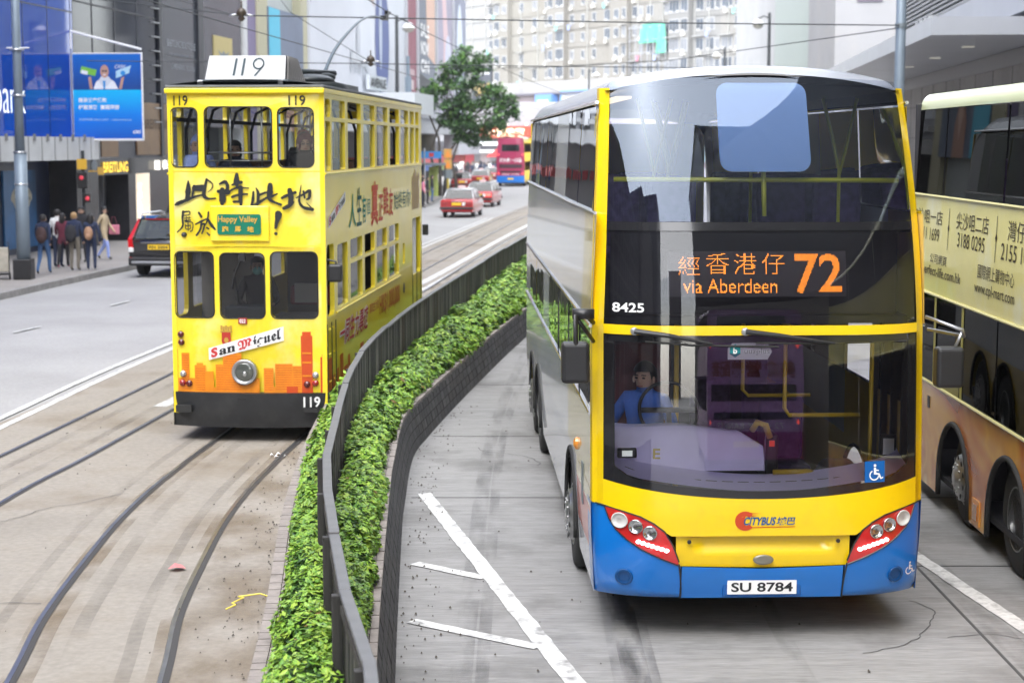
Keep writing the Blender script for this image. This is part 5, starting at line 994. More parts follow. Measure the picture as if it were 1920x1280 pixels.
text('BREITLING', ff(.03), yl, b, 60.7, 2.74, 63.25, 3.12, .02)
mb = MB(); f = ff(.0); mb.poly([f(59.9 + .28 * math.cos(R(a)), 3.0 + .22 * math.sin(R(a))) for a in range(0, 360, 20)]); mb.build('emblem', K['grey'], b)
text('BREITLING BOUTIQUE', ff(-.03), ink('panel_letters', (.30, .32, .35)), b, 68.3, 7.62, 72.0, 7.95, .0); text('OPENING SOON', ff(-.03), ink('panel_letters2', (.26, .28, .31)), b, 68.8, 6.78, 71.8, 7.0); text('QUEENSWAY 1ST', ff(-.03), ink('panel_letters3', (.2, .22, .25)), b, 68.6, 7.3, 71.9, 7.42)
mb = MB(); fbox(mb, 74.6, 77.4, 6.3, 8.5, -.05, .0); yp = mb.build('yellow_poster', ink('poster_gold', (.46, .38, .16)), b); mb = MB(); f = ff(.01); mb.poly([f(76 + a, 7.6 + c) for a, c in ((-.9, .3), (-.3, .15), (0, .3), (.3, .15), (.9, .3), (.3, -.1), (0, -.4), (-.3, -.1))]); mb.poly([ff(.012)(76 + .3 * math.cos(R(a)), 7.45 + .2 * math.sin(R(a))) for a in range(0, 360, 40)]); mb.build('wing_emblem', K['grey'], yp)
mb = MB(); fbox(mb, 60.35, 63.35, .25, 2.6, -1.0, -.96); mb.build('shop_door', M('door_glass_pale', (.20, .21, .23), .08, spec=.8, var=.6, scale=1.3, stretch=(3, 3, .4)), b)
mb = MB()
for t in (60.4, 61.35, 62.4, 63.3): fbox(mb, t, t + .05, .2, 2.62, -.96, -.9)
mb.build('door_stile', K['steel'], b)
mb = MB(); fbox(mb, 64.3, 68.2, 3.35, 5.35, .0, .05); oc = mb.build('bronze_sign_panel', ochre, b); text('BREITLING', ff(.06), ink('bronze_letters', (.05, .03, .015)), oc, 65.0, 4.35, 68.1, 4.72)
mb = MB(); fbox(mb, 60.6, 62.3, 3.3, 4.0, .0, .03); mb.build('bronze_sign_panel', ochre, b)
mb = MB(); fbox(mb, 64.3, 66.9, .3, 2.6, -1.1, -1.05); mb.build('lit_window', lit, b)
mb = MB(); fbox(mb, 64.25, 64.9, .2, 2.62, -1.0, -.95); fbox(mb, 66.3, 66.6, .2, 2.62, -1.0, -.95); mb.build('window_frame', ochre, b)
mb = MB(); fbox(mb, 66.9, 68.6, .2, 2.8, -1.05, -1.0); mb.build('lit_panel', EM('panel_light', (1, .85, .65), .12), b)
for i, c in enumerate('TSL'): text(c, ff(-.93), litw, b, 65.3, 2.05 - .38 * i, 65.85, 2.33 - .38 * i, .03)
for i, c in enumerate('TSLSA'): text(c, ff(-.95), litw, b, 67.2, 1.95 - .33 * i, 67.55, 2.2 - .33 * i, .02)
text('鐘 表 行', ff(.1), litw, b, 66.0, 2.75, 68.6, 3.15, .02)
# beige tower, white billboard mall
b = thing('beige_column_building', 'pale building with beige columns, a violet strip and a tall face poster', 'building')
bc = M('beige_column', (.42, .40, .28), .7, var=.12, scale=.4, stretch=(1, 1, .1))
mb = MB(); fbox(mb, 79.2, 91, 0, 42, -14, -.3); mb.build('wall', M('pale_glass_wall', (.40, .44, .44), .3, var=.1, scale=.5), b)
for t0, t1 in ((81.2, 83.0), (89.6, 91)): mb = MB(); fbox(mb, t0, t1, 0, 42, -.3, .15); mb.build('column', bc, b)
mb = MB(); fbox(mb, 79.9, 81.2, 0, 42, -.3, .05); mb.build('violet_strip', M('violet_panel', (.17, .14, .25), .5), b); mb = MB(); fbox(mb, 79.2, 79.9, 0, 42, -.3, .02); mb.build('pale_strip', canw, b)
mb = MB(); fbox(mb, 82.9, 89.8, 4.4, 10.4, .15, .22); ps = mb.build('poster', M('poster_slate', (.14, .17, .24), .5, var=.2, scale=.3), b)
mb = MB(); f = ff(.24); mb.poly([f(82.9, 10.38), f(85.0, 10.38), f(85.2, 4.4), f(82.9, 4.4)], 0); f = ff(.25); mb.poly([f(86.0, 4.4), f(87.7, 4.4), f(87.6, 6.2), f(86.7, 8.1), f(86.0, 6.2)], 1); mb.poly([ff(.26)(a, c) for a, c in ((86.5, 6.6), (86.8, 8.05), (87.2, 6.6), (86.9, 5.2))], 2); mb.build('poster_print', [ink('print_cyan', (.10, .46, .62)), ink('print_face', (.42, .24, .18)), ink('print_face_light', (.66, .45, .36))], ps)
b = thing('billboard_mall', 'white shopping mall wall covered with giant portrait and bottle billboards', 'building')
mw = M('mall_white', (.46, .47, .505), .6, var=.05, scale=.3)
mb = MB(); fbox(mb, 91, 148, 4.6, 42, -16, .0); mb.build('wall', mw, b)
mb = MB(); fbox(mb, 91, 148, 0, 4.6, -16, -2.5); mb.build('shop_wall', M('arcade_dark', (.05, .05, .06), .6), b)
mb = MB(); fbox(mb, 91, 148.2, 4.5, 5.3, 0, 1.2); fbox(mb, 91, 148.2, 5.7, 6.0, 0, .5); mb.build('ledge', M('ledge_grey', (.35, .36, .38), .6, var=.1), b)
def board(t0, t1, z0, z1, col, nm, prints=()):
    mb = MB(); fbox(mb, t0, t1, z0, z1, 0, .25); p = mb.build('billboard', M(nm, col, .5, var=.12, scale=.15), b)
    for i, (pts, c) in enumerate(prints): m_ = MB(); m_.poly([fac(t0 + (t1 - t0) * u, z0 + (z1 - z0) * v, .26 + .012 * i) for u, v in pts]); m_.build('billboard_print', ink(f'print_tone', c), p)
    return p
el = lambda cu, cv, ru, rv: [(cu + ru * math.cos(R(a)), cv + rv * math.sin(R(a))) for a in range(0, 360, 18)]
wb = board(91.2, 118.8, 6.4, 16, (.58, .60, .65), 'billboard_white', [([(.25, 1), (.62, .62), (.62, 1)], (.45, .36, .34)), (el(.71, .42, .085, .40), (.10, .13, .30)), (el(.69, .52, .018, .30), (.45, .5, .6)), (el(.44, .38, .02, .11), (.5, .52, .56)), ([(.36, .24), (.55, .20), (.55, .27), (.36, .31)], (.55, .57, .6))])
text('PARIS', ff(.33), ink('print_text_grey', (.45, .48, .52)), wb, 101, 8.0, 106, 8.7)
board(119.6, 123.4, 6.5, 16, (.26, .07, .10), 'billboard_maroon', [([(.15, .22), (.8, .22), (.8, .27), (.15, .27)], (.5, .36, .38)), ([(.15, .12), (.7, .12), (.7, .19), (.15, .19)], (.6, .5, .5)), ([(.15, .02), (.9, .02), (.9, .07), (.15, .07)], (.5, .36, .38))])
wb = board(124, 131.6, 6.3, 16, (.14, .16, .20), 'billboard_slate', [([(.55, .42), (1, .36), (1, 1), (.45, 1)], (.62, .42, .33)), ([(0, 0), (1, 0), (1, .2), (0, .28)], (.05, .055, .06))])
for i, s_ in enumerate(('SALE', 'NOW', 'ON')): text(s_, ff(.31), K['whiteink'], wb, 125, 11.6 - 1.3 * i, 128.6, 12.6 - 1.3 * i, .03)
board(132.6, 140.2, 6.2, 16, (.30, .28, .36), 'billboard_mauve', [([(.35, .2), (.6, .3), (.72, .6), (.55, 1), (.3, 1), (.42, .55)], (.62, .45, .46)), (el(.7, .42, .2, .22), (.55, .56, .66))])
board(140.8, 147.8, 6.1, 16, (.20, .22, .30), 'billboard_blue_grey', [(el(.5, .45, .24, .5), (.62, .68, .76))])
mb = MB()
for t in (119.2, 123.7, 132.1, 140.5): fbox(mb, t - .2, t + .2, 5.6, 42, 0, .4)
mb.build('white_frame', mw, b)
mb = MB(); fbox(mb, 136, 148.4, 2.9, 5.0, .2, 1.4); mb.build('white_hoarding', mw, b)
mb = MB(); fbox(mb, 104, 111, 5.6, 6.9, .3, 3.6); fbox(mb, 104.5, 110, 7.1, 8.0, .5, .7); aw = mb.build('glass_awning', M('awning_white', (.6, .63, .66), .3), b); text('AVENUE', ff(.75), K['blackink'], aw, 104.8, 7.25, 109.6, 7.85, .02)
redshop = M('red_shopfront', (.55, .08, .09), .5, var=.4, scale=.6)
for t0, t1, z0, z1, m_, nm in ((112, 147, 2.25, 2.85, redshop, 'shop_sign'), (126, 131, 1.75, 2.2, M('shop_sign_blue', (.02, .12, .4), .4), 'shop_sign'), (133, 139, 1.7, 2.2, M('shop_sign_green', (.2, .3, .08), .5, var=.4), 'shop_sign')):
    mb = MB(); fbox(mb, t0, t1, z0, z1, -2.5, .3 if nm == 'shop_sign' else 0); mb.build(nm, m_, b)
# ------------------------------------------------------------------ end of the street
b = thing('jewellery_shop_building', 'low building with red jewellery signboard across the end of the street', 'building', (-2, 214, 0))
mb = MB(); mb.box(-12, 9, 0, 14, 0, 9); mb.build('wall', M('end_wall_grey', (.32, .32, .34), .7, var=.3, scale=.3), b)
mb = MB(); mb.box(-3.9, 6.5, -1.2, -.6, 4.5, 6.0); sg = mb.build('signboard', M('signboard_red', (.38, .06, .03), .5, emit=.03), b); text('六福珠寶', lambda u, v: (u, -1.23, v), EM('sign_lit_cream', (1, .75, .5), .35), sg, -1.2, 4.65, 3.6, 5.75, .03)
mb = MB(); mb.box(-8, 6.5, -2, 0, 3.1, 4.1); mb.build('canopy', M('end_canopy_dark', (.06, .06, .07), .5), b); mb = MB(); mb.box(-3, 4, -2.1, -2, 3.6, 4.0); mb.box(-3.4, 4.4, -2.1, -2, 2.7, 3.0); mb.build('canopy_light', EM('canopy_lit', (.95, 1, 1), .2), b)
mb = MB()
for k in range(5): mb.ell((-3.4 + 2.4 * k, -1.3, 6.2), (.16, .16, .16), 8, 6)
mb.build('sign_lamp', litw, b)
mb = MB()
for k in range(9): mb.box(-10 + 2.0 * k, -8.8 + 2.0 * k, -.1, 0, .3, 2.6, k % 3)
mb.build('shop_window', [M('shop_red', (.5, .06, .08), .5), M('shop_pale', (.5, .42, .42), .5), M('shop_dark', (.06, .06, .08), .4)], b)
b = thing('red_tent', 'red market tent behind the crowd at the end of the street', 'tent', (-1.6, 206, 0))
mb = MB(); mb.add([(-1.6, -1.4, 2.2), (1.6, -1.4, 2.2), (1.6, 1.4, 2.2), (-1.6, 1.4, 2.2), (.6, 0, 3.8)], [(0, 1, 4), (1, 2, 4), (2, 3, 4), (3, 0, 4)]); mb.build('canopy', CL['red'], b); mb = MB()
for x in (-1.55, 1.55):
    for y in (-1.35, 1.35): mb.tube([(x, y, 0), (x, y, 2.2)], .04, 5)
mb.build('poles', K['steel'], b)
# residential blocks on the curve of the street
wgl = M('flat_window_glass', (.05, .065, .09), .2, spec=.4, var=.5, scale=.35); wgl2 = M('flat_window_curtain', (.17, .18, .20), .4, var=.3, scale=.4); wfr = M('flat_window_frame', (.38, .38, .38), .5); acm = M('air_conditioner', (.55, .54, .5), .6)
A_, B_ = Vector((-8.5, 325)), Vector((42, 246)); dirv = (B_ - A_).normalized(); nrm = Vector((-dirv.y, dirv.x)) * -1
if nrm.y > 0: nrm = -nrm
def rs_(s, z, d=0): p = A_ + dirv * s + nrm * d; return (p.x, p.y, z)
def rbox(mb, s0, s1, z0, z1, d0, d1, mi=0): return mb.add([rs_(s, z, d) for z in (z0, z1) for d in (d0, d1) for s in (s0, s1)], [(0, 2, 3, 1), (4, 5, 7, 6), (0, 1, 5, 4), (2, 6, 7, 3), (0, 4, 6, 2), (1, 3, 7, 5)], mi)
def s_at(px):
    k = (px - 960) / 3150; a = A_; return (k * a.y - a.x) / (dirv.x - k * dirv.y)
rr = random.Random(11)
def flats(label, px0, px1, col, cols, z0=14.5, fl=3.05, prot=(), stainc=(.19, .17, .14)):
    b = thing('apartment_block', label, 'building'); s0, s1 = s_at(px0), s_at(px1); L = s1 - s0
    mb = MB(); rbox(mb, s0, s1 - .02, 0, 52, -14, 0); mb.build('wall', M('flat_wall', col, .85, var=.06, scale=.12, var2=.05, scale2=1.5, stain=stainc, stainscale=.10, stainamt=.55), b)
    mb = MB()
    for f in range(1, 11): rbox(mb, s0, s1 - .02, z0 + f * fl - .25, z0 + f * fl - .12, 0, .12)
    mb.build('floor_band', M('flat_band', tuple(c * .9 for c in col), .85), b)
    for u0, u1 in prot: mb = MB(); rbox(mb, s0 + L * u0, s0 + L * u1, z0, 52, 0, .9); mb.build('bay', M('flat_bay', tuple(c * .97 for c in col), .85, var=.05, scale=.2, stain=stainc, stainscale=.12, stainamt=.5), b)
    n = 0
    for f in range(6):
        for (u, w_, h_) in cols:
            if n > 95 or rr.random() < .03: continue
            n += 1; s = s0 + L * u; z = z0 + f * fl + .75; dd = .92 if any(p0 <= u <= p1 for p0, p1 in prot) else .02
            mb = MB(); rbox(mb, s - w_ / 2 - .1, s + w_ / 2 + .1, z - .1, z + h_ + .1, dd - .02, dd + .06); wn = mb.build('window', wfr, b)
            mb = MB(); k = max(2, int(w_ / .7)); g = w_ / k
            for q in range(k): rbox(mb, s - w_ / 2 + q * g + .04, s - w_ / 2 + (q + 1) * g - .04, z + (.04 if q % 2 else .3), z + h_ - .04, dd + .06, dd + .07)
            mb.build('pane', rr.choice((wgl, wgl, wgl2)), wn)
            if rr.random() < .4: mb = MB(); rbox(mb, s - .35, s + .35, z - .75, z - .25, dd, dd + .5); mb.build('air_conditioner', acm, b)
            if rr.random() < .22: mb = MB(); rbox(mb, s - w_ / 2 - .3, s + w_ / 2 + .3, z + h_ + .25, z + h_ + .35, dd, dd + .8); mb.build('window_hood', wfr, b)
            if rr.random() < .15: mb = MB(); mb.tube([rs_(s - .5, z - .3, dd + .8), rs_(s + .9, z - .3, dd + .8)], .04, 4); rbox(mb, s - .3, s + .25, z - 1.1, z - .3, dd + .78, dd + .82); mb.build('laundry', rr.choice((CL['lblue'], CL['pink'], CL['white'], CL['teal'])), b)
    mb = MB()
    for k in range(3): s = s0 + L * (.18 + .3 * k); mb.tube([rs_(s, z0, .15), rs_(s, 52, .15)], .07, 5)
    mb.build('drain_pipe', M('pipe_grey', (.42, .42, .4), .7), b); return b
cr_ = (.245, .235, .208)
flats('plain white tower end wall with one column of small windows above the tree', 850, 930, (.28, .28, .275), [(.30, .5, .6), (.90, 1.2, 1.5)])
flats('cream apartment block with paired windows nearest the tree', 930, 1032, cr_, [(.10, 1.6, 1.6), (.24, 1.4, 1.4), (.48, 1.2, 1.6), (.72, 1.2, 1.7), (.93, .8, 1.4)], prot=((.02, .3),))
flats('stained cream apartment block with wide dark bay windows', 1032, 1180, (.225, .213, .19), [(.05, 1.3, 1.7), (.17, 2.2, 1.9), (.28, 1.0, 1.5), (.42, .9, 1.4), (.56, 1.0, 1.5), (.72, 1.5, 1.7), (.88, 1.2, 1.5), (.97, .9, 1.6)], prot=((.0, .22), (.8, 1)))
nb_ = flats('pale apartment block with a green scaffold net on its wall', 1180, 1258, (.245, .238, .22), [(.1, 1.3, 1.7), (.25, .9, 1.6), (.46, 1.6, 1.6), (.66, 1.0, 1.6), (.86, 1.2, 1.6)])
flats('grey white apartment block with rows of wide strip windows', 1258, 1345, (.22, .22, .214), [(.12, 2.4, 1.9), (.34, 1.6, 1.9), (.58, 1.7, 1.8), (.8, 1.8, 1.8), (.95, 1.0, 1.6)], prot=((0, .42),))
flats('pale apartment block with triple windows beside the red striped building', 1345, 1440, (.255, .247, .232), [(.14, 2.4, 1.7), (.34, 1.0, 1.7), (.55, 2.6, 1.7), (.78, 1.0, 1.5), (.93, 1.4, 1.6)], prot=((.45, .72),))
s0, s1 = s_at(1205), s_at(1252); mb = MB(); n_ = 10
mb.add([rs_(s0 + (s1 - s0) * q / n_, z, .9 + .3 * math.sin(q * 1.7 + z)) for z in (18.2, 20, 23) for q in range(n_ + 1)], [(j * (n_ + 1) + i, j * (n_ + 1) + i + 1, (j + 1) * (n_ + 1) + i + 1, (j + 1) * (n_ + 1) + i) for j in range(2) for i in range(n_) if not (j == 0 and i < 6)]); mb.build('scaffold_net', M('net_green', (.10, .42, .30), .8), nb_)
mb = MB()
for k in range(7): s = s0 - 3 + k * 1.6; mb.tube([rs_(s, 15, .8), rs_(s, 23, .8)], .05, 4)
for z in (16.5, 18.5, 20.5, 22.5): mb.tube([rs_(s0 - 3.2, z, .85), rs_(s0 + 7, z, .85)], .05, 4)
mb.build('scaffold', M('bamboo_grey', (.4, .42, .46), .7), nb_)
b = thing('podium', 'mauve brown shop podium under the cream apartments with a blue sign', 'building')
s0, s1 = s_at(955), s_at(1445); mb = MB(); rbox(mb, s0, s1, 0, 12.6, 0, 3.0); mb.build('wall', M('podium_wall', (.24, .195, .205), .7, var=.2, scale=.3), b)
mb = MB(); rbox(mb, s0 - .5, s1, 12.6, 14.6, 0, 3.4); mb.build('parapet', M('parapet_grey', (.30, .295, .29), .8, var=.15, scale=.2, stain=(.3, .28, .26), stainscale=.2), b); mb = MB(); rbox(mb, s0 - .6, s1, 12.3, 12.6, 3.0, 4.0); mb.build('cornice', M('cornice_dark', (.12, .11, .14), .7), b)
mb = MB(); k = s0
while k < s1: rbox(mb, k, k + 2.2, 8.0, 10.5, 3.0, 3.05); rbox(mb, k, k + 2.6, 1, 6.5, 3.0, 3.06, 1); k += 3.1
mb.build('shop_glazing', [M('podium_glass', (.25, .27, .28), .3, var=.4, scale=.2), M('podium_shop', (.22, .34, .34), .3, var=.6, scale=.2)], b)
mb = MB(); a, c = s_at(1043), s_at(1073); rbox(mb, a, c, 8.5, 12.3, 3.1, 4.6); bl_ = mb.build('blue_sign', M('sign_royal_blue', (.10, .24, .58), .5), b); text('百佳商場', lambda u, v: rs_(u, v, 4.63), K['whiteink'], bl_, a + .8, 10.2, c - .8, 11.4, .02)
mb = MB(); a, c = s_at(1080), s_at(1135); rbox(mb, a, c, 8, 12.9, 3.1, 3.5); mb.build('white_sign', M('sign_frame_blue', (.12, .3, .62), .5), b); mb = MB(); rbox(mb, a + .6, c, 7.8, 12.2, 3.5, 3.56); mb.build('sign_face', mw, b)
b = thing('black_signboard_block', 'black hoarding with gold lettering on the white tower behind the tree', 'signboard'); a, c = s_at(893), s_at(929); mb = MB(); rbox(mb, a, c, 10.5, 18.0, .1, .8); mb.build('board', M('hoarding_black', (.02, .025, .04), .4), b); text('周生生珠寶', lambda u, v: rs_(u, v, .84), K['whiteink'], b, a + .7, 16.6, c - .7, 17.4, .01); text('珠寶金行', lambda u, v: rs_(u, v, .84), M('gold_ink', (.45, .32, .1), .5), b, a + .6, 12.6, c - .6, 15.2, .02)
# ------------------------------------------------------------------ right side of the street
def tower(name, label, cat, x0, x1, y0, y1, z1, parts):
    b = thing(name, label, cat, (x0, y0, 0))
    for nm, m_, (a, c, d0, d1, e, g) in parts: mb = MB(); mb.box(a, c, d0, d1, e, g); mb.build(nm, m_, b)
    return b
W2 = x2 = None
rs1 = M('stripe_wall_red', (.50, .12, .12), .6, var=.2, scale=.3, stretch=(1, 1, .2)); pw_ = M('pale_wall', (.34, .34, .345), .7, var=.08, scale=.3, stain=(.4, .4, .4), stainscale=.2); mvg = M('mauve_glass', (.16, .14, .18), .3, var=.2, scale=.3)
tower('striped_building', 'tall building with vertical red and mauve stripes behind the bus roof', 'building', 25.0, 28.4, 170, 190, 50, [('wall', pw_, (0, 3.6, .1, 20, 0, 50)), ('mauve_panel', mvg, (0, .95, 0, .1, 0, 50)), ('red_panel', rs1, (1.35, 2.5, 0, .1, 0, 50)), ('white_rib', mw, (1.85, 1.95, -.1, 0, 0, 50)), ('white_rib', mw, (1.2, 1.35, -.1, .1, 0, 50))])
tower('narrow_building', 'narrow pale building with stacked balconies right of the red stripes', 'building', 23.4, 26.3, 142, 160, 45, [('wall', pw_, (0, 3.1, 0, 18, 0, 45)), ('balcony', mw, (.5, 1.6, -.9, 0, 9.5, 10.6)), ('balcony', mw, (.9, 1.9, -.9, 0, 11.6, 12.6)), ('glass_strip', wgl, (.1, .7, -.05, 0, 0, 45)), ('window', navy, (1.0, 2.8, -.06, 0, 13.2, 17)), ('window', wgl, (1.3, 2.0, -.06, 0, 7, 9.2)), ('window', mvg, (.75, 1.0, -.06, 0, 6.8, 9.6))])
tower('pale_green_tower', 'slim pale tower with two black vertical fins beyond the louvred building', 'building', 18.5, 20.6, 105, 120, 45, [('wall', M('pale_mint_wall', (.32, .38, .35), .5), (0, 2.1, 0, 15, 0, 45)), ('black_fin', stone_b, (.05, .45, -.3, 0, 0, 45)), ('black_fin', stone_b, (1.1, 1.45, -.2, 0, 0, 10.4)), ('floor_band', pw_, (0, 2.1, -.05, 0, 10.6, 11.0)), ('window', wgl, (.5, 1.1, -.04, 0, 11.2, 14))])
b = tower('white_wall_building', 'blank white building wall with stained pipes beside the dark louvres', 'building', 18.0, 24, 95, 103.5, 45, [('wall', M('stained_white_wall', (.36, .36, .37), .8, var=.06, scale=.3, stain=(.42, .40, .38), stainscale=.35, stainamt=.5), (0, 7, 0, 8.5, 0, 45)), ('window', mvg, (1.2, 2.6, -.06, 0, 11.6, 18)), ('sill', mw, (.5, 2.8, -.3, 0, 6.0, 6.5))])
mb = MB()
for x in (3.9, 4.3, 4.8, 5.1): mb.tube([(x, -.1, 6), (x, -.1, 30)], .05, 5)
mb.box(3.8, 5.2, -.4, 0, 9.7, 10.4); mb.build('pipes', M('pipe_rust', (.4, .36, .33), .7), b)
# louvred car park with long canopy
RW = lambda y, z, d=0: (13.9 + .1 * (y - 45.6) - d, y + .1 * d, z)
def rwbox(mb, y0, y1, z0, z1, d0, d1, mi=0): return mb.add([RW(y, z, d) for z in (z0, z1) for d in (d0, d1) for y in (y0, y1)], [(0, 2, 3, 1), (4, 5, 7, 6), (0, 1, 5, 4), (2, 6, 7, 3), (0, 4, 6, 2), (1, 3, 7, 5)], mi)
b = thing('louvred_building', 'grey stone building with black louvres above a long projecting canopy', 'building')
mb = MB(); rwbox(mb, -30, 74, 0, 6.4, -12, 0); mb.build('stone_wall', M('stone_cladding', (.27, .25, .23), .7, var=.14, scale=.5, var2=.08, scale2=6), b)
mb = MB()
for y in range(30, 76, 3): rwbox(mb, y, y + .03, 0, 6.3, 0, .008)
for z in (2.2, 4.0, 5.2): rwbox(mb, 20, 74, z, z + .02, 0, .008)
rwbox(mb, 20, 74, 5.95, 6.4, 0, .06, 1); mb.build('stone_joints', [M('joint_dark', (.08, .075, .07), .8), M('soffit_trim', (.18, .17, .17), .5)], b)
mb = MB(); rwbox(mb, -30, 74, 7.5, 30, -12, -.3); mb.build('louvre_backing', M('louvre_backing', (.03, .035, .04), .7), b)
mb = MB()
for k in range(70): z = 7.9 + k * .17; rwbox(mb, 20, 74, z, z + .07, -.3, .05)
mb.build('louvres', M('louvre_blades', (.33, .34, .36), .5, .3), b)
can = M('canopy_aluminium', (.42, .44, .48), .35, .4, var=.08, scale=.4)
mb = MB(); rwbox(mb, 41.5, 74, 6.42, 6.86, -1, 3.2); mb.build('canopy', can, b)
mb = MB(); rwbox(mb, 40, 90, 7.0, 7.9, -.3, 1.0); rwbox(mb, 74, 92, 6.4, 7.8, -6, .8); mb.build('parapet', M('parapet_pale', (.44, .46, .49), .5, var=.08, scale=.3), b)
mb = MB(); rwbox(mb, 41.8, 60, 6.87, 7.5, -.8, .6); mb.build('glass_upstand', M('upstand_dark', (.10, .12, .14), .2), b)
mb = MB()
for k in range(4): y = 47.5 + k * .9; rwbox(mb, y, y + .25, 7.05, 7.35, 2.2, 2.4); mb.tube([RW(y + .1, 6.86, 2.3), RW(y + .1, 7.1, 2.3)], .03, 5)
rwbox(mb, 47, 51.5, 7.0, 7.04, 2.25, 2.35); mb.build('floodlight', K['steel'], b)
mb = MB()
for y in (46, 52, 58): rwbox(mb, y, y + .3, 6.37, 6.40, 1.4, 1.7)
mb.build('downlight', M('downlight', (.7, .68, .6), .4, emit=.06), b)
# ------------------------------------------------------------------ the street behind the photographer (seen only in reflections)
def gridwall(name, wall, win, sx, sz):
    m = bpy.data.materials.new(name); m.use_nodes = True; t = m.node_tree; N = t.nodes; L = t.links; bsdf = N['Principled BSDF']; bsdf.inputs['Roughness'].default_value = .6
    tc = N.new('ShaderNodeTexCoord'); sp = N.new('ShaderNodeSeparateXYZ'); ad = N.new('ShaderNodeMath'); cb = N.new('ShaderNodeCombineXYZ'); L.new(tc.outputs['Object'], sp.inputs[0]); L.new(sp.outputs[0], ad.inputs[0]); L.new(sp.outputs[1], ad.inputs[1]); L.new(ad.outputs[0], cb.inputs[0]); L.new(sp.outputs[2], cb.inputs[1])
    br = N.new('ShaderNodeTexBrick'); br.offset = 0; br.inputs['Color1'].default_value = (*win, 1); br.inputs['Color2'].default_value = (*[c * 1.8 for c in win], 1); br.inputs['Mortar'].default_value = (*wall, 1); br.inputs['Scale'].default_value = 1; br.inputs['Mortar Size'].default_value = .28; br.inputs['Brick Width'].default_value = sx; br.inputs['Row Height'].default_value = sz; br.inputs['Mortar Smooth'].default_value = 0
    L.new(cb.outputs[0], br.inputs['Vector']); L.new(br.outputs[0], bsdf.inputs['Base Color']); return m
g1 = gridwall('tower_grey', (.20, .19, .20), (.03, .035, .05), 2.2, 3); g2 = gridwall('tower_brown', (.16, .13, .12), (.02, .025, .035), 1.8, 3); g3 = gridwall('tower_dark', (.07, .07, .09), (.02, .025, .04), 1.6, 3.2)
for lab, x0, x1, y0, y1, z, m_ in (('dark office tower far behind the photographer on the left', -34, -14, -95, -70, 62, g3), ('brown apartment tower behind the photographer beside the left kerb', -46, -18, -66, -30, 36, g2), ('grey block behind the photographer with low shops on the left', -40, -20, -28, 20, 24, g1), ('grey tower behind the photographer at the right kerb', 12, 34, -40, 8, 30, g1), ('slim dark tower behind the photographer on the right', 13, 30, -85, -44, 70, g3), ('brown tower closing the street far behind the photographer', -8, 9, -190, -165, 58, g2), ('pale block over the right kerb behind the photographer', 13.2, 30, 9, 27, 22, g1)):
    b = thing('office_tower', lab, 'building', (x0, y0, 0)); mb = MB(); mb.box(0, x1 - x0, 0, y1 - y0, 0, z); mb.build('wall', m_, b); mb = MB(); mb.box(2, 6, 3, 8, z, z + 3); mb.box(-.3, x1 - x0 + .3, -.3, y1 - y0 + .3, z, z + .9); mb.build('parapet', K['grey'], b)
# ------------------------------------------------------------------ second double-decker, side on at the right
b2 = thing('double_decker_bus', 'cream and gold double-decker bus lettered with shop phone numbers, seen side on', 'bus', (4.39, 15.82, 0), R(-1.0))
lime = M('bus_lime_cream', (.62, .66, .36), .3, coat=.6, var=.05, scale=1.2); adv = M('advert_cream_yellow', (.84, .76, .26), .3, coat=.6, var=.10, scale=.7, stain=(.84, .84, .66), stainscale=.9, stainamt=.8)
gold = bpy.data.materials.new('advert_amber_swirl'); gold.use_nodes = True; _n = gold.node_tree.nodes; _l = gold.node_tree.links
tc = _n.new('ShaderNodeTexCoord'); mp = _n.new('ShaderNodeMapping'); mp.inputs['Scale'].default_value = (1, .7, 1.0); mp.inputs['Rotation'].default_value = (R(35), 0, 0); nz = _n.new('ShaderNodeTexNoise'); nz.inputs['Scale'].default_value = .9; nz.inputs['Detail'].default_value = 2; nz.inputs['Distortion'].default_value = .9; cr = _n.new('ShaderNodeValToRGB')
_l.new(tc.outputs['Object'], mp.inputs[0]); _l.new(mp.outputs[0], nz.inputs[0]); _l.new(nz.outputs[0], cr.inputs[0]); _l.new(cr.outputs[0], _n['Principled BSDF'].inputs['Base Color']); _n['Principled BSDF'].inputs['Roughness'].default_value = .22; _n['Principled BSDF'].inputs['Coat Weight'].default_value = .7
e = cr.color_ramp.elements; e[0].position = .30; e[0].color = (.36, .06, .008, 1); e[1].position = .72; e[1].color = (.90, .70, .24, 1)
for p_, c_ in ((.42, (.62, .20, .02, 1)), (.52, (.82, .42, .05, 1)), (.60, (.66, .30, .04, 1))): q = e.new(p_); q.color = c_
GLB = GL('bus_side_glass', (.40, .38, .45), (.012, .010, .018), .35, .09, 1.40)
A2 = [(.66, .60), (-1.28, .62)]
def sk2(y):
    z = .17
    for c, r in A2:
        if abs(y - c) < r: z = max(z, .40 + math.sqrt(r * r - (y - c) ** 2))
    return z
hx2 = lambda z: pw([(0, 0), (2.4, 0), (4.2, .07)], z)
def s2(name, mat, y0, y1, z0, z1, ny=8, nz=2, off=0, smooth=True, x2=None):
    mb = MB(); g = z0 if callable(z0) else (lambda y: z0)
    mb.grid(lambda u, v: (lambda y: (lambda z: (hx2(z) - off if x2 is None else x2, y, z))(min(g(y), z1 - .001) + (z1 - min(g(y), z1 - .001)) * v))(y0 + (y1 - y0) * u), ny, nz); return mb.build(name, mat, b2, smooth)
s2('side_skirt', gold, -9.2, 2.9, sk2, 1.26, 260, 4)
s2('side_panel', adv, -9.2, 2.9, 2.22, 3.21, 10, 4)
for y0, y1 in ((1.62, 2.88), (-.68, 1.56), (-2.9, -.74), (-5.1, -2.96), (-7.3, -5.16), (-9.2, -7.36)): s2('side_window', GLB, y0, y1, 3.24, 4.13)
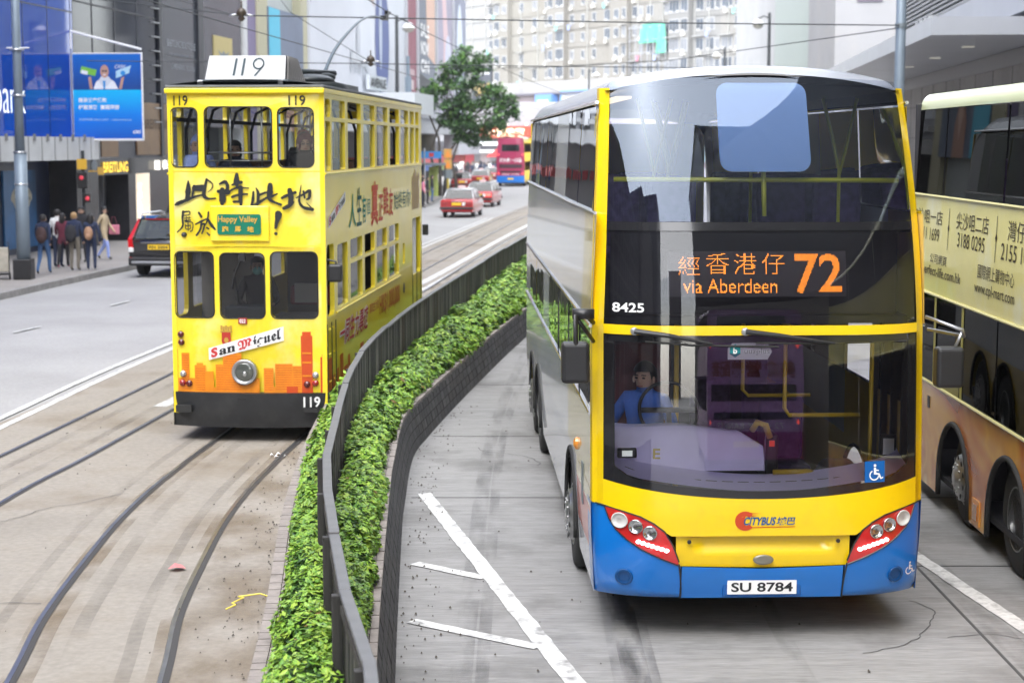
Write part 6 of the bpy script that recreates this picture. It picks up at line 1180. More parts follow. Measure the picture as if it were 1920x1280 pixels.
for y0, y1 in ((1.62, 2.6), (.44, 1.5), (-.75, .40), (-2.6, -.8), (-4.5, -2.66), (-6.4, -4.56), (-9.2, -6.5)): s2('side_window', GLB, y0, y1, 1.28, 2.19)
for y in (1.56, .42): s2('window_post', M('post_olive', (.40, .36, .06), .4), y, y + .09, 1.27, 2.2, 1, 1, .006)
s2('post_panel', M('panel_olive', (.22, .20, .02), .35), .55, 1.3, 1.28, 1.62, 1, 1, .004)
mb = MB()
for z in (2.205, 3.225, 1.27): mb.tube([(hx2(z) - .008, -9.2, z), (hx2(z) - .008, 2.9, z)], .016, 6)
mb.build('trim_rail', M('trim_cream', (.6, .55, .25), .4), b2)
mb = MB(); mb.grid(lambda u, v: (.07 + .32 * (1 - math.cos(u * math.pi / 2)) + (2.1 * max(0, u - .5)), -9.2 + 12.1 * v, 4.14 + .2 * math.sin(min(1, u * 1.3) * math.pi / 2)), 14, 3); mb.build('roof', lime, b2, True)
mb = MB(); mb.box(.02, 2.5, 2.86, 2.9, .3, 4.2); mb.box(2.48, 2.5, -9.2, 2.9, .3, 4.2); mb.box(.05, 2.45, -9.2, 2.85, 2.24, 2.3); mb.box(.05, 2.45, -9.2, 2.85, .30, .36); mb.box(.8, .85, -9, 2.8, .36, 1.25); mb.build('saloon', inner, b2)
for y in (2.3, 1.5, .7, -.1, -.9, -1.7, -2.5, -3.3): mb = MB(); mb.box(.25, .7, y - .1, y, 2.7, 3.62); mb.box(1.7, 2.2, y - .1, y, 2.7, 3.62); mb.build('seat', seatm, b2, bevel=.04)
mb = MB()
for y in (1.2, -.3, -1.8): mb.box(1.0, 1.12, y - .55, y + .55, 4.05, 4.08)
mb.build('ceiling_light', EM('ceiling_light_lit2', (1, .62, .28), .2), b2)
for c, r in A2:
    mb = MB(); mb.tube([(-.008, c + r, .18)] + [(-.008, c + r * math.cos(R(a)), .40 + r * math.sin(R(a))) for a in range(0, 181, 9)] + [(-.008, c - r, .18)], .028, 6); mb.build('wheel_arch', K['rubber'], b2, True)
    mb = MB(); mb.box(.45, 1.1, c - r, c + r, .1, 1.1); mb.build('wheel_well', K['rubber'], b2)
wheel(b2, .24, .55, .49, .29, -1, .09); wheel(b2, .22, -1.36, .50, .32, -1, -.13); wheel(b2, .2, -7.2, .49, .3, -1, .06)
mb = MB(); mb.box(-.012, .0, -.38, -.12, .20, .44, 0); mb.box(-.02, -.012, -.33, -.17, .25, .40, 1); mb.build('side_reflector', [M('reflector_frame', (.7, .30, .05), .35, coat=.5), M('reflector_amber', (.45, .15, .01), .2, coat=1)], b2)
mb = MB(); mb.box(-.006, 0, 1.75, 1.85, 1.0, 1.12); mb.build('panel_latch', K['black'], b2)
tb2 = M('advert_ink', (.05, .035, .015), .6); s2f = lambda u, v: (hx2(v) - .005, -u, v)
def t2(s, y0, y1, z0, z1, bold=.0): text(s, s2f, tb2, b2, -y0, z0, -y1, z1, bold)
t2('尖沙咀一店', 2.9, 1.52, 2.93, 3.08, .0); t2('2311 1699', 2.6, 1.62, 2.76, 2.89); t2('尖沙咀二店', .93, -.28, 2.93, 3.10); t2('3188 0295', .85, -.18, 2.76, 2.90); t2('灣仔店', -.93, -1.75, 2.92, 3.10); t2('2155 1028', -.75, -1.85, 2.74, 2.89)
t2('公司網頁', 1.95, 1.22, 2.53, 2.63); t2('www.perfect-life.com.hk', 2.8, .62, 2.37, 2.50, .005); t2('國際網上購物中心', .0, -1.24, 2.52, 2.65); t2('www.cpl-mart.com', .08, -1.28, 2.35, 2.48, .005)
mb = MB()
for y in (1.24, -.56): mb.quad(*[s2f(-y + a, z) for a, z in ((-.008, 2.70), (.008, 2.70), (.008, 3.12), (-.008, 3.12))]); mb.poly([s2f(-y + a, 2.92 + c) for a, c in ((-.035, 0), (0, -.05), (.035, 0), (0, .05))])
mb.build('divider_print', tb2, b2)
# ------------------------------------------------------------------ buses seen from behind
def rear_bus(label, loc, rz, up, low, sidec, txt=None, txt2=None, tinted=None, lamps=True, roofc=None):
    b = thing('double_decker_bus', label, 'bus', loc, rz)
    hwx = lambda z: pw([(.3, 1.24), (2.2, 1.25), (4.2, 1.16), (4.4, 1.0)], z)
    def pan(nm, m_, z0, z1, x0=-1, x1=1, o=0, n=4): mb = MB(); mb.grid(lambda u, v: (lambda z: ((x0 + (x1 - x0) * u) * hwx(z), -o + .10 * max(0, (z - 2.6) / 1.7) ** 2 + .08 * abs(x0 + (x1 - x0) * u) ** 4, z))(z0 + (z1 - z0) * v), 10, n); return mb.build(nm, m_, b, True)
    pan('rear_panel', up, .95, 4.3, n=12); pan('rear_skirt', low, .35, .95)
    mb = MB(); mb.grid(lambda u, v: ((-1.05 + 2.1 * u), .1 + 11.1 * v, 4.3 + .12 * (1 - (2 * u - 1) ** 4)), 10, 4)
    mb.build('roof', roofc or SIL, b, True)
    mb = MB()
    for s in (-1, 1): mb.grid(lambda u, v: (s * hwx(.35 + 3.97 * v), .08 + 11.1 * u, .35 + 3.97 * v), 2, 12)
    mb.box(-1.2, 1.2, 11.1, 11.2, .35, 4.3); mb.build('side_wall', sidec, b)
    mb = MB()
    for s in (-1, 1):
        for z0, z1 in ((1.4, 2.2), (3.0, 3.85)): mb.quad(*[(s * (hwx(z) + .006), y, z) for y, z in ((.5, z0), (10.8, z0), (10.8, z1), (.5, z1))])
    mb.build('side_window', GLB, b)
    pan('rear_window', BLK, 3.12, 3.72, -.66, .66, .01, 3); g = pan('engine_grille', M('grille_dark', (.05, .02, .03), .7, var=.3, scale=12), 1.62, 1.98, -.82, .82, .012, 2)
    pan('engine_slot', K['dark'], 1.22, 1.38, -.74, .74, .012, 1); mb = MB(); mb.box(-.26, .26, -.025, 0, .62, .75); mb.build('number_plate', K['plate_y'], b)
    for s in (-1, 1):
        for z in (2.82, .92 + .24):
            mb = MB(); mb.lathe([(.09, 0), (.08, -.04), (.02, -.05)], (s * 1.04, .09, z), 'y', 12); mb.build('tail_lamp', K['lamp_on'] if lamps else K['red_lamp'], b)
        wheel(b, s * 1.08, 2.2, .48, .3, s, -.08); wheel(b, s * 1.08, 8.6, .48, .3, s, .05)
    tf_ = lambda u, v: (u, -.02 + .10 * max(0, (v - 2.6) / 1.7) ** 2 + .08 * (abs(u) / 1.24) ** 4, v)
    if txt: text(txt, tf_, tinted or K['whiteink'], b, -1.0, 2.14, 1.0, 2.50, .02)
    if txt2: text(txt2, tf_, K['whiteink'], b, -.74, 1.02, .78, 1.15, .0)
    mb = MB(); mb.box(-1.1, 1.1, .3, 10.8, .25, .6); mb.build('underside', K['rubber'], b); return b
mag = M('bus_magenta', (.34, .02, .08), .35, coat=.6, var=.08, scale=1); 
rear_bus('magenta double-decker bus with white lettering and blue skirt seen from behind up the street', (-.13, 150.5, 0), R(-4), mag, BLU, YEL, '周大福 一口價', '香港製造 · 始於誠信', roofc=K['white'])
rear_bus('cream topped yellow double-decker bus ahead of the magenta bus', (2.1, 164, 0), R(-4), YEL, YEL, lime, lamps=False, roofc=K['white'])
pur = M('bus_mauve', (.62, .34, .68), .35, coat=.5, var=.15, scale=.8, stain=(.30, .03, .30), stainscale=.5, stainamt=.9)
pb = rear_bus('mauve double-decker bus behind the photographer, mirrored in the windscreen', (5.6, -5.6, .0), R(182), pur, M('bus_plum', (.40, .03, .25), .4), pur, '美食營養配套', '72 CITY BANKET', M('ink_brown_red', (.3, .04, .03), .5))
pb.rotation_euler = (0, 0, R(184))
# ------------------------------------------------------------------ taxis
tred = M('taxi_red', (.42, .012, .015), .25, coat=.8, var=.04); tsil = M('taxi_silver_roof', (.62, .63, .64), .25, .4, coat=.6); cg = GL('car_glass', (.35, .40, .40), (.02, .025, .025), .3, 1.0, 1.6)
def loft(mb, secs, mi=0, cap=True):
    n = len(secs[0]); vs = [p for s in secs for p in s]; fs = [(i * n + k, i * n + (k + 1) % n, (i + 1) * n + (k + 1) % n, (i + 1) * n + k) for i in range(len(secs) - 1) for k in range(n)]
    if cap: fs += [tuple(range(n)), tuple(range(len(vs) - 1, len(vs) - n - 1, -1))]
    return mb.add(vs, fs, mi)
def carsec(y, w_, z0, z1, r=.12, tw=0): # rounded section at station y
    return [(x * w_ if True else x, y, z) for x, z in ((-1, z0 + r), (-.93, z0), (.93, z0), (1, z0 + r), (1, (z0 + z1) / 2 + .05), (.985 - tw, z1 - r * .6), (.92 - tw, z1), (-.92 + tw, z1), (-.985 + tw, z1 - r * .6), (-1, (z0 + z1) / 2 + .05))]
def taxi(label, loc, rz, brake=False, g='red taxis on the left lanes'):
    t = thing('taxi', label, 'taxi', loc, rz, g)
    mb = MB(); loft(mb, [carsec(0, .80, .36, .84), carsec(.06, .85, .30, .92), carsec(.6, .86, .24, .97), carsec(2.2, .86, .22, .95), carsec(3.9, .85, .24, .90), carsec(4.5, .82, .30, .80), carsec(4.6, .76, .36, .70)]); mb.build('body', tred, t, True, .02)
    mb = MB(); loft(mb, [[(-.62, 1.15, 1.40), (.62, 1.15, 1.40), (.62, 1.15, 1.43), (-.62, 1.15, 1.43)], [(-.66, 1.3, 1.42), (.66, 1.3, 1.42), (.60, 1.3, 1.475), (-.60, 1.3, 1.475)], [(-.66, 2.5, 1.42), (.66, 2.5, 1.42), (.60, 2.5, 1.47), (-.60, 2.5, 1.47)], [(-.60, 2.75, 1.38), (.60, 2.75, 1.38), (.56, 2.75, 1.41), (-.56, 2.75, 1.41)]])
    for s in (-1, 1):
        for (ya, za, yb, zb, w_) in ((.66, .95, 1.17, 1.42, .09), (3.3, .93, 2.7, 1.40, .07), (2.0, .93, 1.98, 1.42, .05)): mb.add([(s * (.80 - .18 * q), (ya, yb)[q] + d, (za, zb)[q]) for q in (0, 1) for d in (0, w_)], [(0, 1, 3, 2)]); mb.tube([(s * .79, ya + .03, za), (s * .635, yb + .03, zb)], .035, 6)
    mb.build('roof', tsil, t, True)
    mb = MB(); mb.quad((-.77, .66, .95), (.77, .66, .95), (.61, 1.17, 1.41), (-.61, 1.17, 1.41)); mb.build('rear_window', cg, t); mb = MB(); mb.quad((-.77, 3.34, .93), (.77, 3.34, .93), (.58, 2.74, 1.39), (-.58, 2.74, 1.39)); mb.build('windscreen', cg, t)
    for s in (-1, 1): mb = MB(); mb.quad((s * .80, .72, .95), (s * .80, 3.3, .93), (s * .635, 2.72, 1.41), (s * .635, 1.2, 1.42)); mb.build('side_window', cg, t)
    mb = MB(); mb.box(-.66, .66, .9, 2.9, .55, .75); mb.box(-.6, .6, 1.25, 1.4, .7, 1.15); mb.box(-.6, .6, 2.2, 2.35, .7, 1.2); mb.build('cabin', K['dark'], t)
    mb = MB(); mb.box(-.87, .87, -.07, .10, .43, .55); mb.box(-.84, .84, 4.55, 4.66, .40, .54); mb.build('bumper', K['black'], t, bevel=.03)
    for s in (-1, 1):
        mb = MB(); mb.box(s * .62 - .17, s * .62 + .17, -.03, .06, .66, .82); mb.build('tail_lamp', K['lamp_on'] if brake else K['red_lamp'], t, bevel=.015)
        for y in (.95, 3.6): wheel(t, s * .74, y, .30, .18, s, -.02)
        mb = MB(); mb.box(s * .92 - .08, s * .92 + .08, 2.95, 3.05, .95, 1.07); mb.build('door_mirror', K['black'], t, bevel=.02)
    mb = MB(); mb.box(-.24, .24, -.045, -.01, .64, .78); mb.build('number_plate', K['plate_y'], t); mb = MB(); mb.box(-.26, .26, -.04, 0, .82, .85); mb.build('boot_strip', K['chrome'], t)
    mb = MB(); mb.box(.30, .44, -.038, -.02, .63, .80); mb.build('seat_label', K['plate_w'], t); mb = MB(); mb.box(-.19, .19, 1.85, 1.98, 1.47, 1.60); mb.build('roof_sign', M('roof_sign_pink', (.75, .5, .5), .4), t, bevel=.03); return t
taxi('nearest red taxi with silver roof and yellow plate just beyond the tram', (-2.85, 86.5, 0), R(-6.5))
taxi('red taxi with brake lights lit right behind the nearest one', (-2.05, 101, 0), R(-8), True)
taxi('red taxi waiting by the kerb left of the far queue', (-4.1, 137, 0), R(4)); taxi('red taxi in the middle of the far queue below the crowd', (-2.9, 150, 0), R(-4)); taxi('red taxi half hidden behind the magenta bus', (-2.1, 166, 0), R(-4))
# ------------------------------------------------------------------ black sport utility car
suvp = M('car_black', (.012, .012, .014), .15, coat=1)
SG = GL('suv_glass', (.30, .36, .36), (.03, .05, .05), .4, 1.0, 1.7, wav=.3)
s_ = thing('parked_car', 'black estate car with tall red tail lamps and yellow plate at the kerb', 'car', (-10.0, 47.6, 0), R(-7))
mb = MB(); loft(mb, [carsec(0, .86, .42, .98, .1), carsec(.08, .92, .34, 1.06, .1), carsec(.9, .945, .28, 1.08, .1), carsec(2.6, .94, .26, 1.04, .1), carsec(4.2, .92, .30, .98, .12), carsec(4.75, .82, .38, .80, .12)]); mb.build('body', suvp, s_, True, .02)
mb = MB(); loft(mb, [[(-.66, .32, 1.62), (.66, .32, 1.62), (.64, .32, 1.67), (-.64, .32, 1.67)], [(-.70, .55, 1.64), (.70, .55, 1.64), (.66, .55, 1.74), (-.66, .55, 1.74)], [(-.70, 2.4, 1.64), (.70, 2.4, 1.64), (.66, 2.4, 1.73), (-.66, 2.4, 1.73)], [(-.64, 2.9, 1.54), (.64, 2.9, 1.54), (.62, 2.9, 1.58), (-.62, 2.9, 1.58)]])
for sd in (-1, 1):
    for ya, za, yb, zb in ((.10, 1.05, .36, 1.64), (1.2, 1.07, 1.25, 1.66), (2.3, 1.05, 2.25, 1.66), (3.6, 1.0, 2.85, 1.55)): mb.tube([(sd * .88, ya + .05, za), (sd * .68, yb + .05, zb)], .06, 6)
mb.build('roof', suvp, s_, True)
mb = MB(); mb.quad((-.80, .10, 1.10), (.80, .10, 1.10), (.66, .34, 1.60), (-.66, .34, 1.60)); mb.build('rear_window', SG, s_); mb = MB(); mb.quad((-.8, 3.6, 1.0), (.8, 3.6, 1.0), (.63, 2.9, 1.55), (-.63, 2.9, 1.55)); mb.build('windscreen', SG, s_)
mb = MB()
for sd in (-1, 1): mb.quad((sd * .885, .25, 1.08), (sd * .885, 3.5, 1.02), (sd * .69, 2.85, 1.58), (sd * .70, .45, 1.62))
mb.build('side_window', cg, s_); mb = MB(); mb.box(-.75, .75, .8, 3.4, .6, .85); mb.box(-.7, .7, 1.0, 1.15, .8, 1.3); mb.box(-.7, .7, 2.2, 2.35, .8, 1.35); mb.build('cabin', K['dark'], s_)
for sd in (-1, 1):
    mb = MB(); loft(mb, [[(sd * .90, -.02, .84), (sd * .74, -.04, .84), (sd * .76, .06, .84), (sd * .94, .1, .84)], [(sd * .92, .0, 1.08), (sd * .80, -.02, 1.08), (sd * .80, .08, 1.08), (sd * .93, .12, 1.08)], [(sd * .80, .18, 1.38), (sd * .72, .16, 1.38), (sd * .72, .26, 1.38), (sd * .80, .3, 1.38)], [(sd * .71, .30, 1.64), (sd * .65, .28, 1.64), (sd * .65, .36, 1.64), (sd * .70, .38, 1.64)]]); mb.build('tail_lamp', M('suv_lamp', (.55, .01, .015), .2, coat=1, emit=.02), s_)
    mb = MB(); mb.box(sd * .82 - .07, sd * .82 + .07, -.05, .03, .72, .86); mb.build('lamp_base', K['white'], s_, bevel=.02)
    mb = MB(); mb.box(sd * .82 - .05, sd * .82 + .05, -.06, 0, .52, .58); mb.build('reflector', K['red_lamp'], s_)
    mb = MB(); mb.tube([(sd * .66, .4, 1.74), (sd * .68, .6, 1.80), (sd * .68, 2.2, 1.80), (sd * .66, 2.5, 1.73)], .025, 6); mb.build('roof_rail', K['chrome'], s_, True)
    for y in (.95, 3.75): wheel(s_, sd * .80, y, .36, .24, sd, -.02)
mb = MB(); mb.box(-.9, .9, -.07, .1, .34, .58); mb.build('bumper', K['black'], s_, bevel=.04); mb = MB(); mb.box(-.80, .80, -.085, 0, .40, .47); mb.build('skid_plate', K['steel'], s_, bevel=.015)
mb = MB(); mb.box(-.31, .31, -.07, -.03, .80, .94); np2 = mb.build('number_plate', K['plate_y'], s_); text('RN 5004', lambda u, v: (u, -.072, v), K['blackink'], np2, -.27, .825, .27, .915, .03)
mb = MB(); mb.box(-.52, .52, -.045, 0, .975, 1.0); mb.build('tailgate_strip', K['chrome'], s_); mb = MB(); mb.box(-.5, .5, .31, .40, 1.625, 1.66); mb.build('high_brake_lamp', K['red_lamp'], s_); mb = MB(); mb.quad((.30, .155, 1.22), (.45, .155, 1.22), (.45, .195, 1.32), (.30, .195, 1.32)); mb.build('window_sticker', M('sticker_lime', (.5, .6, .1), .5), s_)
# ------------------------------------------------------------------ people on the pavement
walk = dict(kl=(-.10, -.14, .50), al=(-.10, -.16, .10), tl=(-.10, -.28, .06), kr=(.10, .05, .48), ar=(.10, .28, .14), tr=(.10, .20, .05), el=(-.23, .14, 1.14), wl=(-.22, .10, .9), hl=(-.22, .06, .82), er=(.23, -.06, 1.14), wr=(.22, -.22, .92), hr=(.22, -.28, .86))
def ped(label, X, Y, rz, pose, cols, hl=.3, h=1.68, z=.153, group='pedestrians in front of the shops', extra=None): return figure(None, 'person', label, (X, Y, z), R(rz), pose, cols, hl, group, h, extra, 1)
SK, HR = K['skin'], K['hair']
ped('man in white and navy jacket and blue jeans beside the grey lamp post', -13.05, 46.8, 176, walk, (CL['navy'], CL['jeans'], SK, K['black'], HR), .1)
ped('person in white shirt partly hidden behind the man in blue jeans', -13.35, 49.4, 170, {}, (CL['white'], CL['navy'], SK, K['black'], HR), .1, 1.72)
ped('woman in maroon coat and black leggings with curly dark hair', -13.15, 49.2, 182, walk, (CL['maroon'], CL['black'], SK, CL['pink'], HR), .75, 1.62, extra=dict(hem=.72))
ped('woman in black top with long hair facing the street', -13.2, 51.6, -10, {}, (CL['black'], CL['black'], SK, K['black'], HR), .9, 1.72)
ped('fair haired man in navy jacket and khaki trousers', -12.55, 48.2, 178, {}, (CL['navy'], CL['khaki'], SK, K['black'], M('fair_hair', (.35, .22, .10), .7)), .0)
ped('woman in dark navy coat and trousers beside the khaki trousered man', -12.1, 48.3, 185, {}, (CL['navy'], CL['navy'], SK, K['white'], HR), .7, 1.64)
ped('woman in beige trench coat striding along the shop front', -12.75, 52.6, 80, walk, (CL['beige'], CL['lblue'], SK, K['black'], HR), .7, 1.68, extra=dict(hem=.66))
ped('person in black coat standing in front of the warmly lit shop window', -11.75, 58.6, 20, {}, (CL['black'], CL['black'], SK, K['black'], HR), .4, 1.8)
ped('person in blue hood behind the black car roof', -11.0, 56.0, 150, {}, (CL['blue'], CL['black'], SK, K['black'], CL['blue']), .4, 1.64)
def pack(label, X, Y, z, rz, col, s=1):
    o = thing('backpack', label, 'backpack', (X, Y, z), R(rz)); mb = MB(); mb.ell((0, 0, .23), (.155 * s, .10 * s, .235 * s), 12, 8); mb.build('bag', col, o, True); mb = MB(); mb.ell((0, .075, .14), (.11 * s, .05, .11 * s), 10, 6); mb.build('pocket', col, o, True); mb = MB()
    for q in (-.1, .1): mb.tube([(q, -.06, .42), (q * 1.2, -.16, .47), (q * 1.3, -.22, .40)], .016, 5)
    mb.build('strap', K['black'], o); return o
pack('dark brown backpack on the man in blue jeans', -13.05, 46.58, 1.03, 180, M('pack_brown', (.06, .03, .03), .8)); pack('black backpack on the man in khaki trousers', -12.60, 47.98, 1.0, 180, CL['black'], 1.1); pack('small tan backpack on the woman in navy', -12.12, 48.10, 1.0, 180, M('pack_tan', (.35, .20, .12), .7), .85)
o = thing('shoulder_bag', 'pink bag carried by the woman in the beige trench coat', 'bag', (-12.5, 52.85, .95), R(80)); mb = MB(); mb.box(-.05, .05, -.17, .17, 0, .30); mb.build('bag', CL['pink'], o, bevel=.03); mb = MB(); mb.tube([(0, -.1, .3), (-.05, -.05, .55), (-.05, .05, .55), (0, .1, .3)], .012, 5); mb.build('strap', CL['maroon'], o)
o = thing('shopping_trolley', 'beige cloth shopping trolley beside the thick grey lamp post', 'trolley', (-13.75, 45.2, .153), R(20)); mb = MB(); mb.box(-.2, .2, -.17, .17, .2, .85); mb.build('bag', M('trolley_cloth', (.42, .39, .33), .9, var=.2, scale=5), o, bevel=.03); mb = MB(); mb.tube([(-.18, -.2, .1), (-.18, -.2, 1.0), (.18, -.2, 1.0), (.18, -.2, .1)], .014, 6); mb.box(-.22, .22, -.25, .2, .12, .15); mb.build('frame', K['black'], o)
for x in (-.2, .2): mb = MB(); mb.lathe([(.09, -.02), (.09, .02)], (x, .0, .09), 'x', 14); mb.build('wheel', K['rubber'], o)
# waiting at the stop
stop_cols = [('navy', 'jeans'), ('white', 'black'), ('black', 'black'), ('blue', 'navy'), ('pink', 'black'), ('grey', 'navy'), ('black', 'jeans'), ('maroon', 'black')]
spots = [(-5.55, 99.0, 'in navy with jeans'), (-5.35, 100.6, 'in white top and dark trousers'), (-5.1, 101.8, 'all in black'), (-5.25, 97.2, 'in bright blue coat'), (-5.05, 96.0, 'in pink top with a bag'), (-5.6, 103.6, 'in grey jacket'), (-5.0, 105.5, 'in black jacket and jeans'), (-5.7, 107.5, 'in maroon coat')]
for (x, y, w_), (a, c) in zip(spots, stop_cols): ped('person ' + w_ + ' waiting at the far bus stop', x, y, random.uniform(60, 140), {}, (CL[a], CL[c], SK, K['black'], HR), .5, random.uniform(1.58, 1.75), group='people waiting at the far bus stop')
# far crowd, one mass
src = [o for o in COL.objects if o.name.startswith('body') and o.parent and 'waiting at the far' in o.parent.get('label', '')]
heads = [o for o in COL.objects if o.name.startswith('hair') and o.parent and 'waiting at the far' in o.parent.get('label', '')]
mb = MB(); rr = random.Random(8); mats = [CL['navy'], CL['grey'], SK, CL['black'], CL['white'], CL['red'], HR]
for k in range(84):
    q = rr.randrange(len(src)); me = src[q].data; X, Y, a = rr.uniform(-10.5, -.2), rr.uniform(186, 210), rr.uniform(0, 6.28); ca, sa = math.cos(a), math.sin(a); top = rr.choice((0, 0, 1, 4, 5, 3, 3)); s = rr.uniform(.92, 1.05)
    f_ = lambda v: (X + s * (v.co.x * ca - v.co.y * sa), Y + s * (v.co.x * sa + v.co.y * ca), s * v.co.z)
    n0 = len(mb.m); mb.add([f_(v) for v in me.vertices], [tuple(p.vertices) for p in me.polygons]); mb.m[n0:] = [{0: top, 1: 3, 2: 2, 3: 3}[p.material_index] for p in me.polygons]
    hm = heads[q].data; mb.add([f_(v) for v in hm.vertices], [tuple(p.vertices) for p in hm.polygons], 6)
tag(mb.build('crowd', mats), kind='stuff')
# ------------------------------------------------------------------ street tree
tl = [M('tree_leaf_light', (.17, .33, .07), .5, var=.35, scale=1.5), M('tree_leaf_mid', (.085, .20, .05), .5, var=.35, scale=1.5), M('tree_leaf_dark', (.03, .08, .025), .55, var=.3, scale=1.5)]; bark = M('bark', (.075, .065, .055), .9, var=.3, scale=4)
tr = thing('street_tree', 'slender leafy street tree with several thin stems beside the bus stop', 'tree', (-4.75, 118, .15)); mb = MB(); rr = random.Random(21)
stems = [[(-.55, 0, 0), (-.6, 0, 1.6), (-.95, .1, 2.9), (-.5, .1, 4.4), (.2, .2, 6.0), (.3, .2, 8.5)], [(.0, .1, 0), (.12, .1, 1.5), (.35, .1, 3.0), (1.3, .2, 4.4), (2.4, .2, 5.6)], [(-.3, 0, 0), (-.25, 0, 2.0), (-.35, -.1, 4.0), (-1.0, 0, 5.6), (-1.4, .1, 7.0)], [(.9, .2, 0), (.8, .2, 1.2), (.55, .2, 2.4), (1.1, .2, 4.0), (3.2, .1, 5.3)]]
for st in stems: mb.tube(st, [.14 - .11 * i / (len(st) - 1) for i in range(len(st))], 7)
blobs = [(1.55, 9.35, 1.25), (.6, 8.9, 1.0), (2.75, 9.1, .85), (1.5, 8.2, 1.5), (.1, 7.9, .9), (-.75, 7.0, 1.0), (-1.2, 6.75, .55), (.6, 6.9, 1.5), (2.0, 6.9, 1.5), (3.3, 6.8, 1.0), (3.9, 7.2, .6), (4.6, 6.6, .55), (1.0, 5.6, 1.5), (2.6, 5.6, 1.5), (4.0, 5.8, .9), (4.9, 5.75, .6), (.3, 5.3, .8), (1.7, 4.6, 1.1), (3.1, 4.5, .8), (.9, 4.2, .6), (2.2, 3.9, .6), (3.9, 4.9, .5)]
for bx_, bz, br in blobs: mb.tube([(1.2, .2, 5.0), ((1.2 + bx_) / 2, .2, (5 + bz) / 2 + .3), (bx_, .1, bz)], [.06, .04, .015], 5)
mb.build('trunk', bark, tr, True); mb = MB()
for bx_, bz, br in blobs:
    by = rr.uniform(-.9, .9)
    for _ in range(int(34 * br)):     # leaf sprays
        a, bb = rr.uniform(0, 6.28), rr.uniform(-1.3, 1.5); k = br * rr.uniform(.45, 1.0); c = Vector((bx_ + k * math.cos(bb) * math.cos(a), by + k * math.cos(bb) * math.sin(a), bz + k * .8 * math.sin(bb)))
        for _ in range(13):
            p = c + Vector((rr.gauss(0, .16), rr.gauss(0, .16), rr.gauss(0, .13))); n_ = Vector((rr.uniform(-1, 1), rr.uniform(-1, 1), rr.uniform(.1, 1.4))).normalized(); t = n_.orthogonal().normalized(); t.rotate(Matrix.Rotation(rr.uniform(0, 6.28), 3, n_)); u = n_.cross(t); L = rr.uniform(.10, .19)
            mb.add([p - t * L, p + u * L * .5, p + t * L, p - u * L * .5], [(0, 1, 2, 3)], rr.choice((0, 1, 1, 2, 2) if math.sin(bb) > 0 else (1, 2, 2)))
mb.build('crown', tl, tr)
# ------------------------------------------------------------------ posts, lamps, signals, signs
post = M('post_blue_grey', (.20, .25, .30), .45, .2, var=.08, scale=2)
o = thing('lamp_post', 'thick grey lamp post with square black base near the pedestrians', 'lamp post', (-13.15, 45.2, .153)); mb = MB(); mb.tube([(0, 0, .2), (0, 0, 3.4)], [.185, .165], 16); mb.tube([(0, 0, 3.4), (0, 0, 6), (0, 0, 10)], [.125, .115, .10], 16); mb.build('pole', post, o, True); mb = MB(); mb.box(-.24, .24, -.24, .24, 0, .55); mb.build('base', K['black'], o, bevel=.03)
for z in (2.55, 3.4, 4.9, 6.1): mb = MB(); mb.lathe([(.18, -.02), (.19, 0), (.18, .02)], (0, 0, z), 'z', 16); mb.build('band', K['steel'], o)
mb = MB(); mb.tube([(-.25, -.05, 6.14), (.35, -.05, 6.14)], .02, 6); mb.build('cross_bar', K['steel'], o)
o = thing('lamp_post', 'plain blue grey pole rising behind the bus roof in front of the canopy', 'lamp post', (8.55, 37.5, 0)); mb = MB(); mb.tube([(0, 0, 0), (0, 0, 5), (0, 0, 11)], [.14, .115, .10], 14); mb.build('pole', post, o, True); mb = MB(); mb.lathe([(.13, -.05), (.13, .05)], (0, 0, 6.35), 'z', 12); mb.build('band', K['grey'], o)
dk = M('post_black', (.02, .025, .03), .5)
def street_lamp(label, X, Y, h, arm, gl=False):
    o = thing('street_lamp', label, 'street lamp', (X, Y, .1), 0, 'black street lamps with dish shades'); mb = MB(); mb.tube([(0, 0, 0), (0, 0, h * .5), (0, 0, h)], [.16, .13, .10], 10); mb.build('pole', dk, o, True); mb = MB(); mb.tube([(0, 0, h - .35), (arm * .5, 0, h - .2), (arm, 0, h - .4)], .045, 6); mb.build('arm', dk, o, True)
    mb = MB(); mb.lathe([(.08, .35), (.2, .28), (.42, .05), (.44, 0), (.40, -.02)], (arm, 0, h - .75), 'z', 16); sh = mb.build('shade', K['white'], o, True); mb = MB(); mb.ell((arm, 0, h - .78), (.36, .36, .26), 14, 8); mb.build('globe', M('lamp_globe', (.45, .43, .38), .2), sh, True)
street_lamp('black street lamp with white dish shade between tram roof and tree', -7.1, 105, 11.5, .72); street_lamp('nearer black street lamp with dish shade above the bus roof', 16.9, 112, 12.2, -.75); street_lamp('smaller black street lamp with dish shade above the bus roof', 18.5, 148, 12.0, -.7); street_lamp('tiny far street lamp beside the blue sign', 8.6, 190, 12.0, .8)
o = thing('sign_post', 'slim grey sign post standing in front of the slate billboard', 'post', (-6.6, 108, .1)); mb = MB(); mb.tube([(0, 0, 0), (0, 0, 9.2)], .12, 8); mb.build('pole', post, o); mb = MB(); mb.box(-.2, .2, -.05, .05, 6.3, 7.9); mb.build('plate', post, o)
o = thing('traffic_signal', 'black traffic signal with yellow plate and red lights by the dark shop', 'traffic signal', (-14.25, 56.0, .153)); mb = MB(); mb.tube([(0, .1, 0), (0, .1, 3.4)], .06, 8); mb.build('pole', dk, o); mb = MB(); mb.box(-.17, .17, -.08, .08, 2.15, 2.70); mb.box(.0, .26, -.08, .08, 1.68, 1.98); mb.build('housing', K['black'], o, bevel=.02)
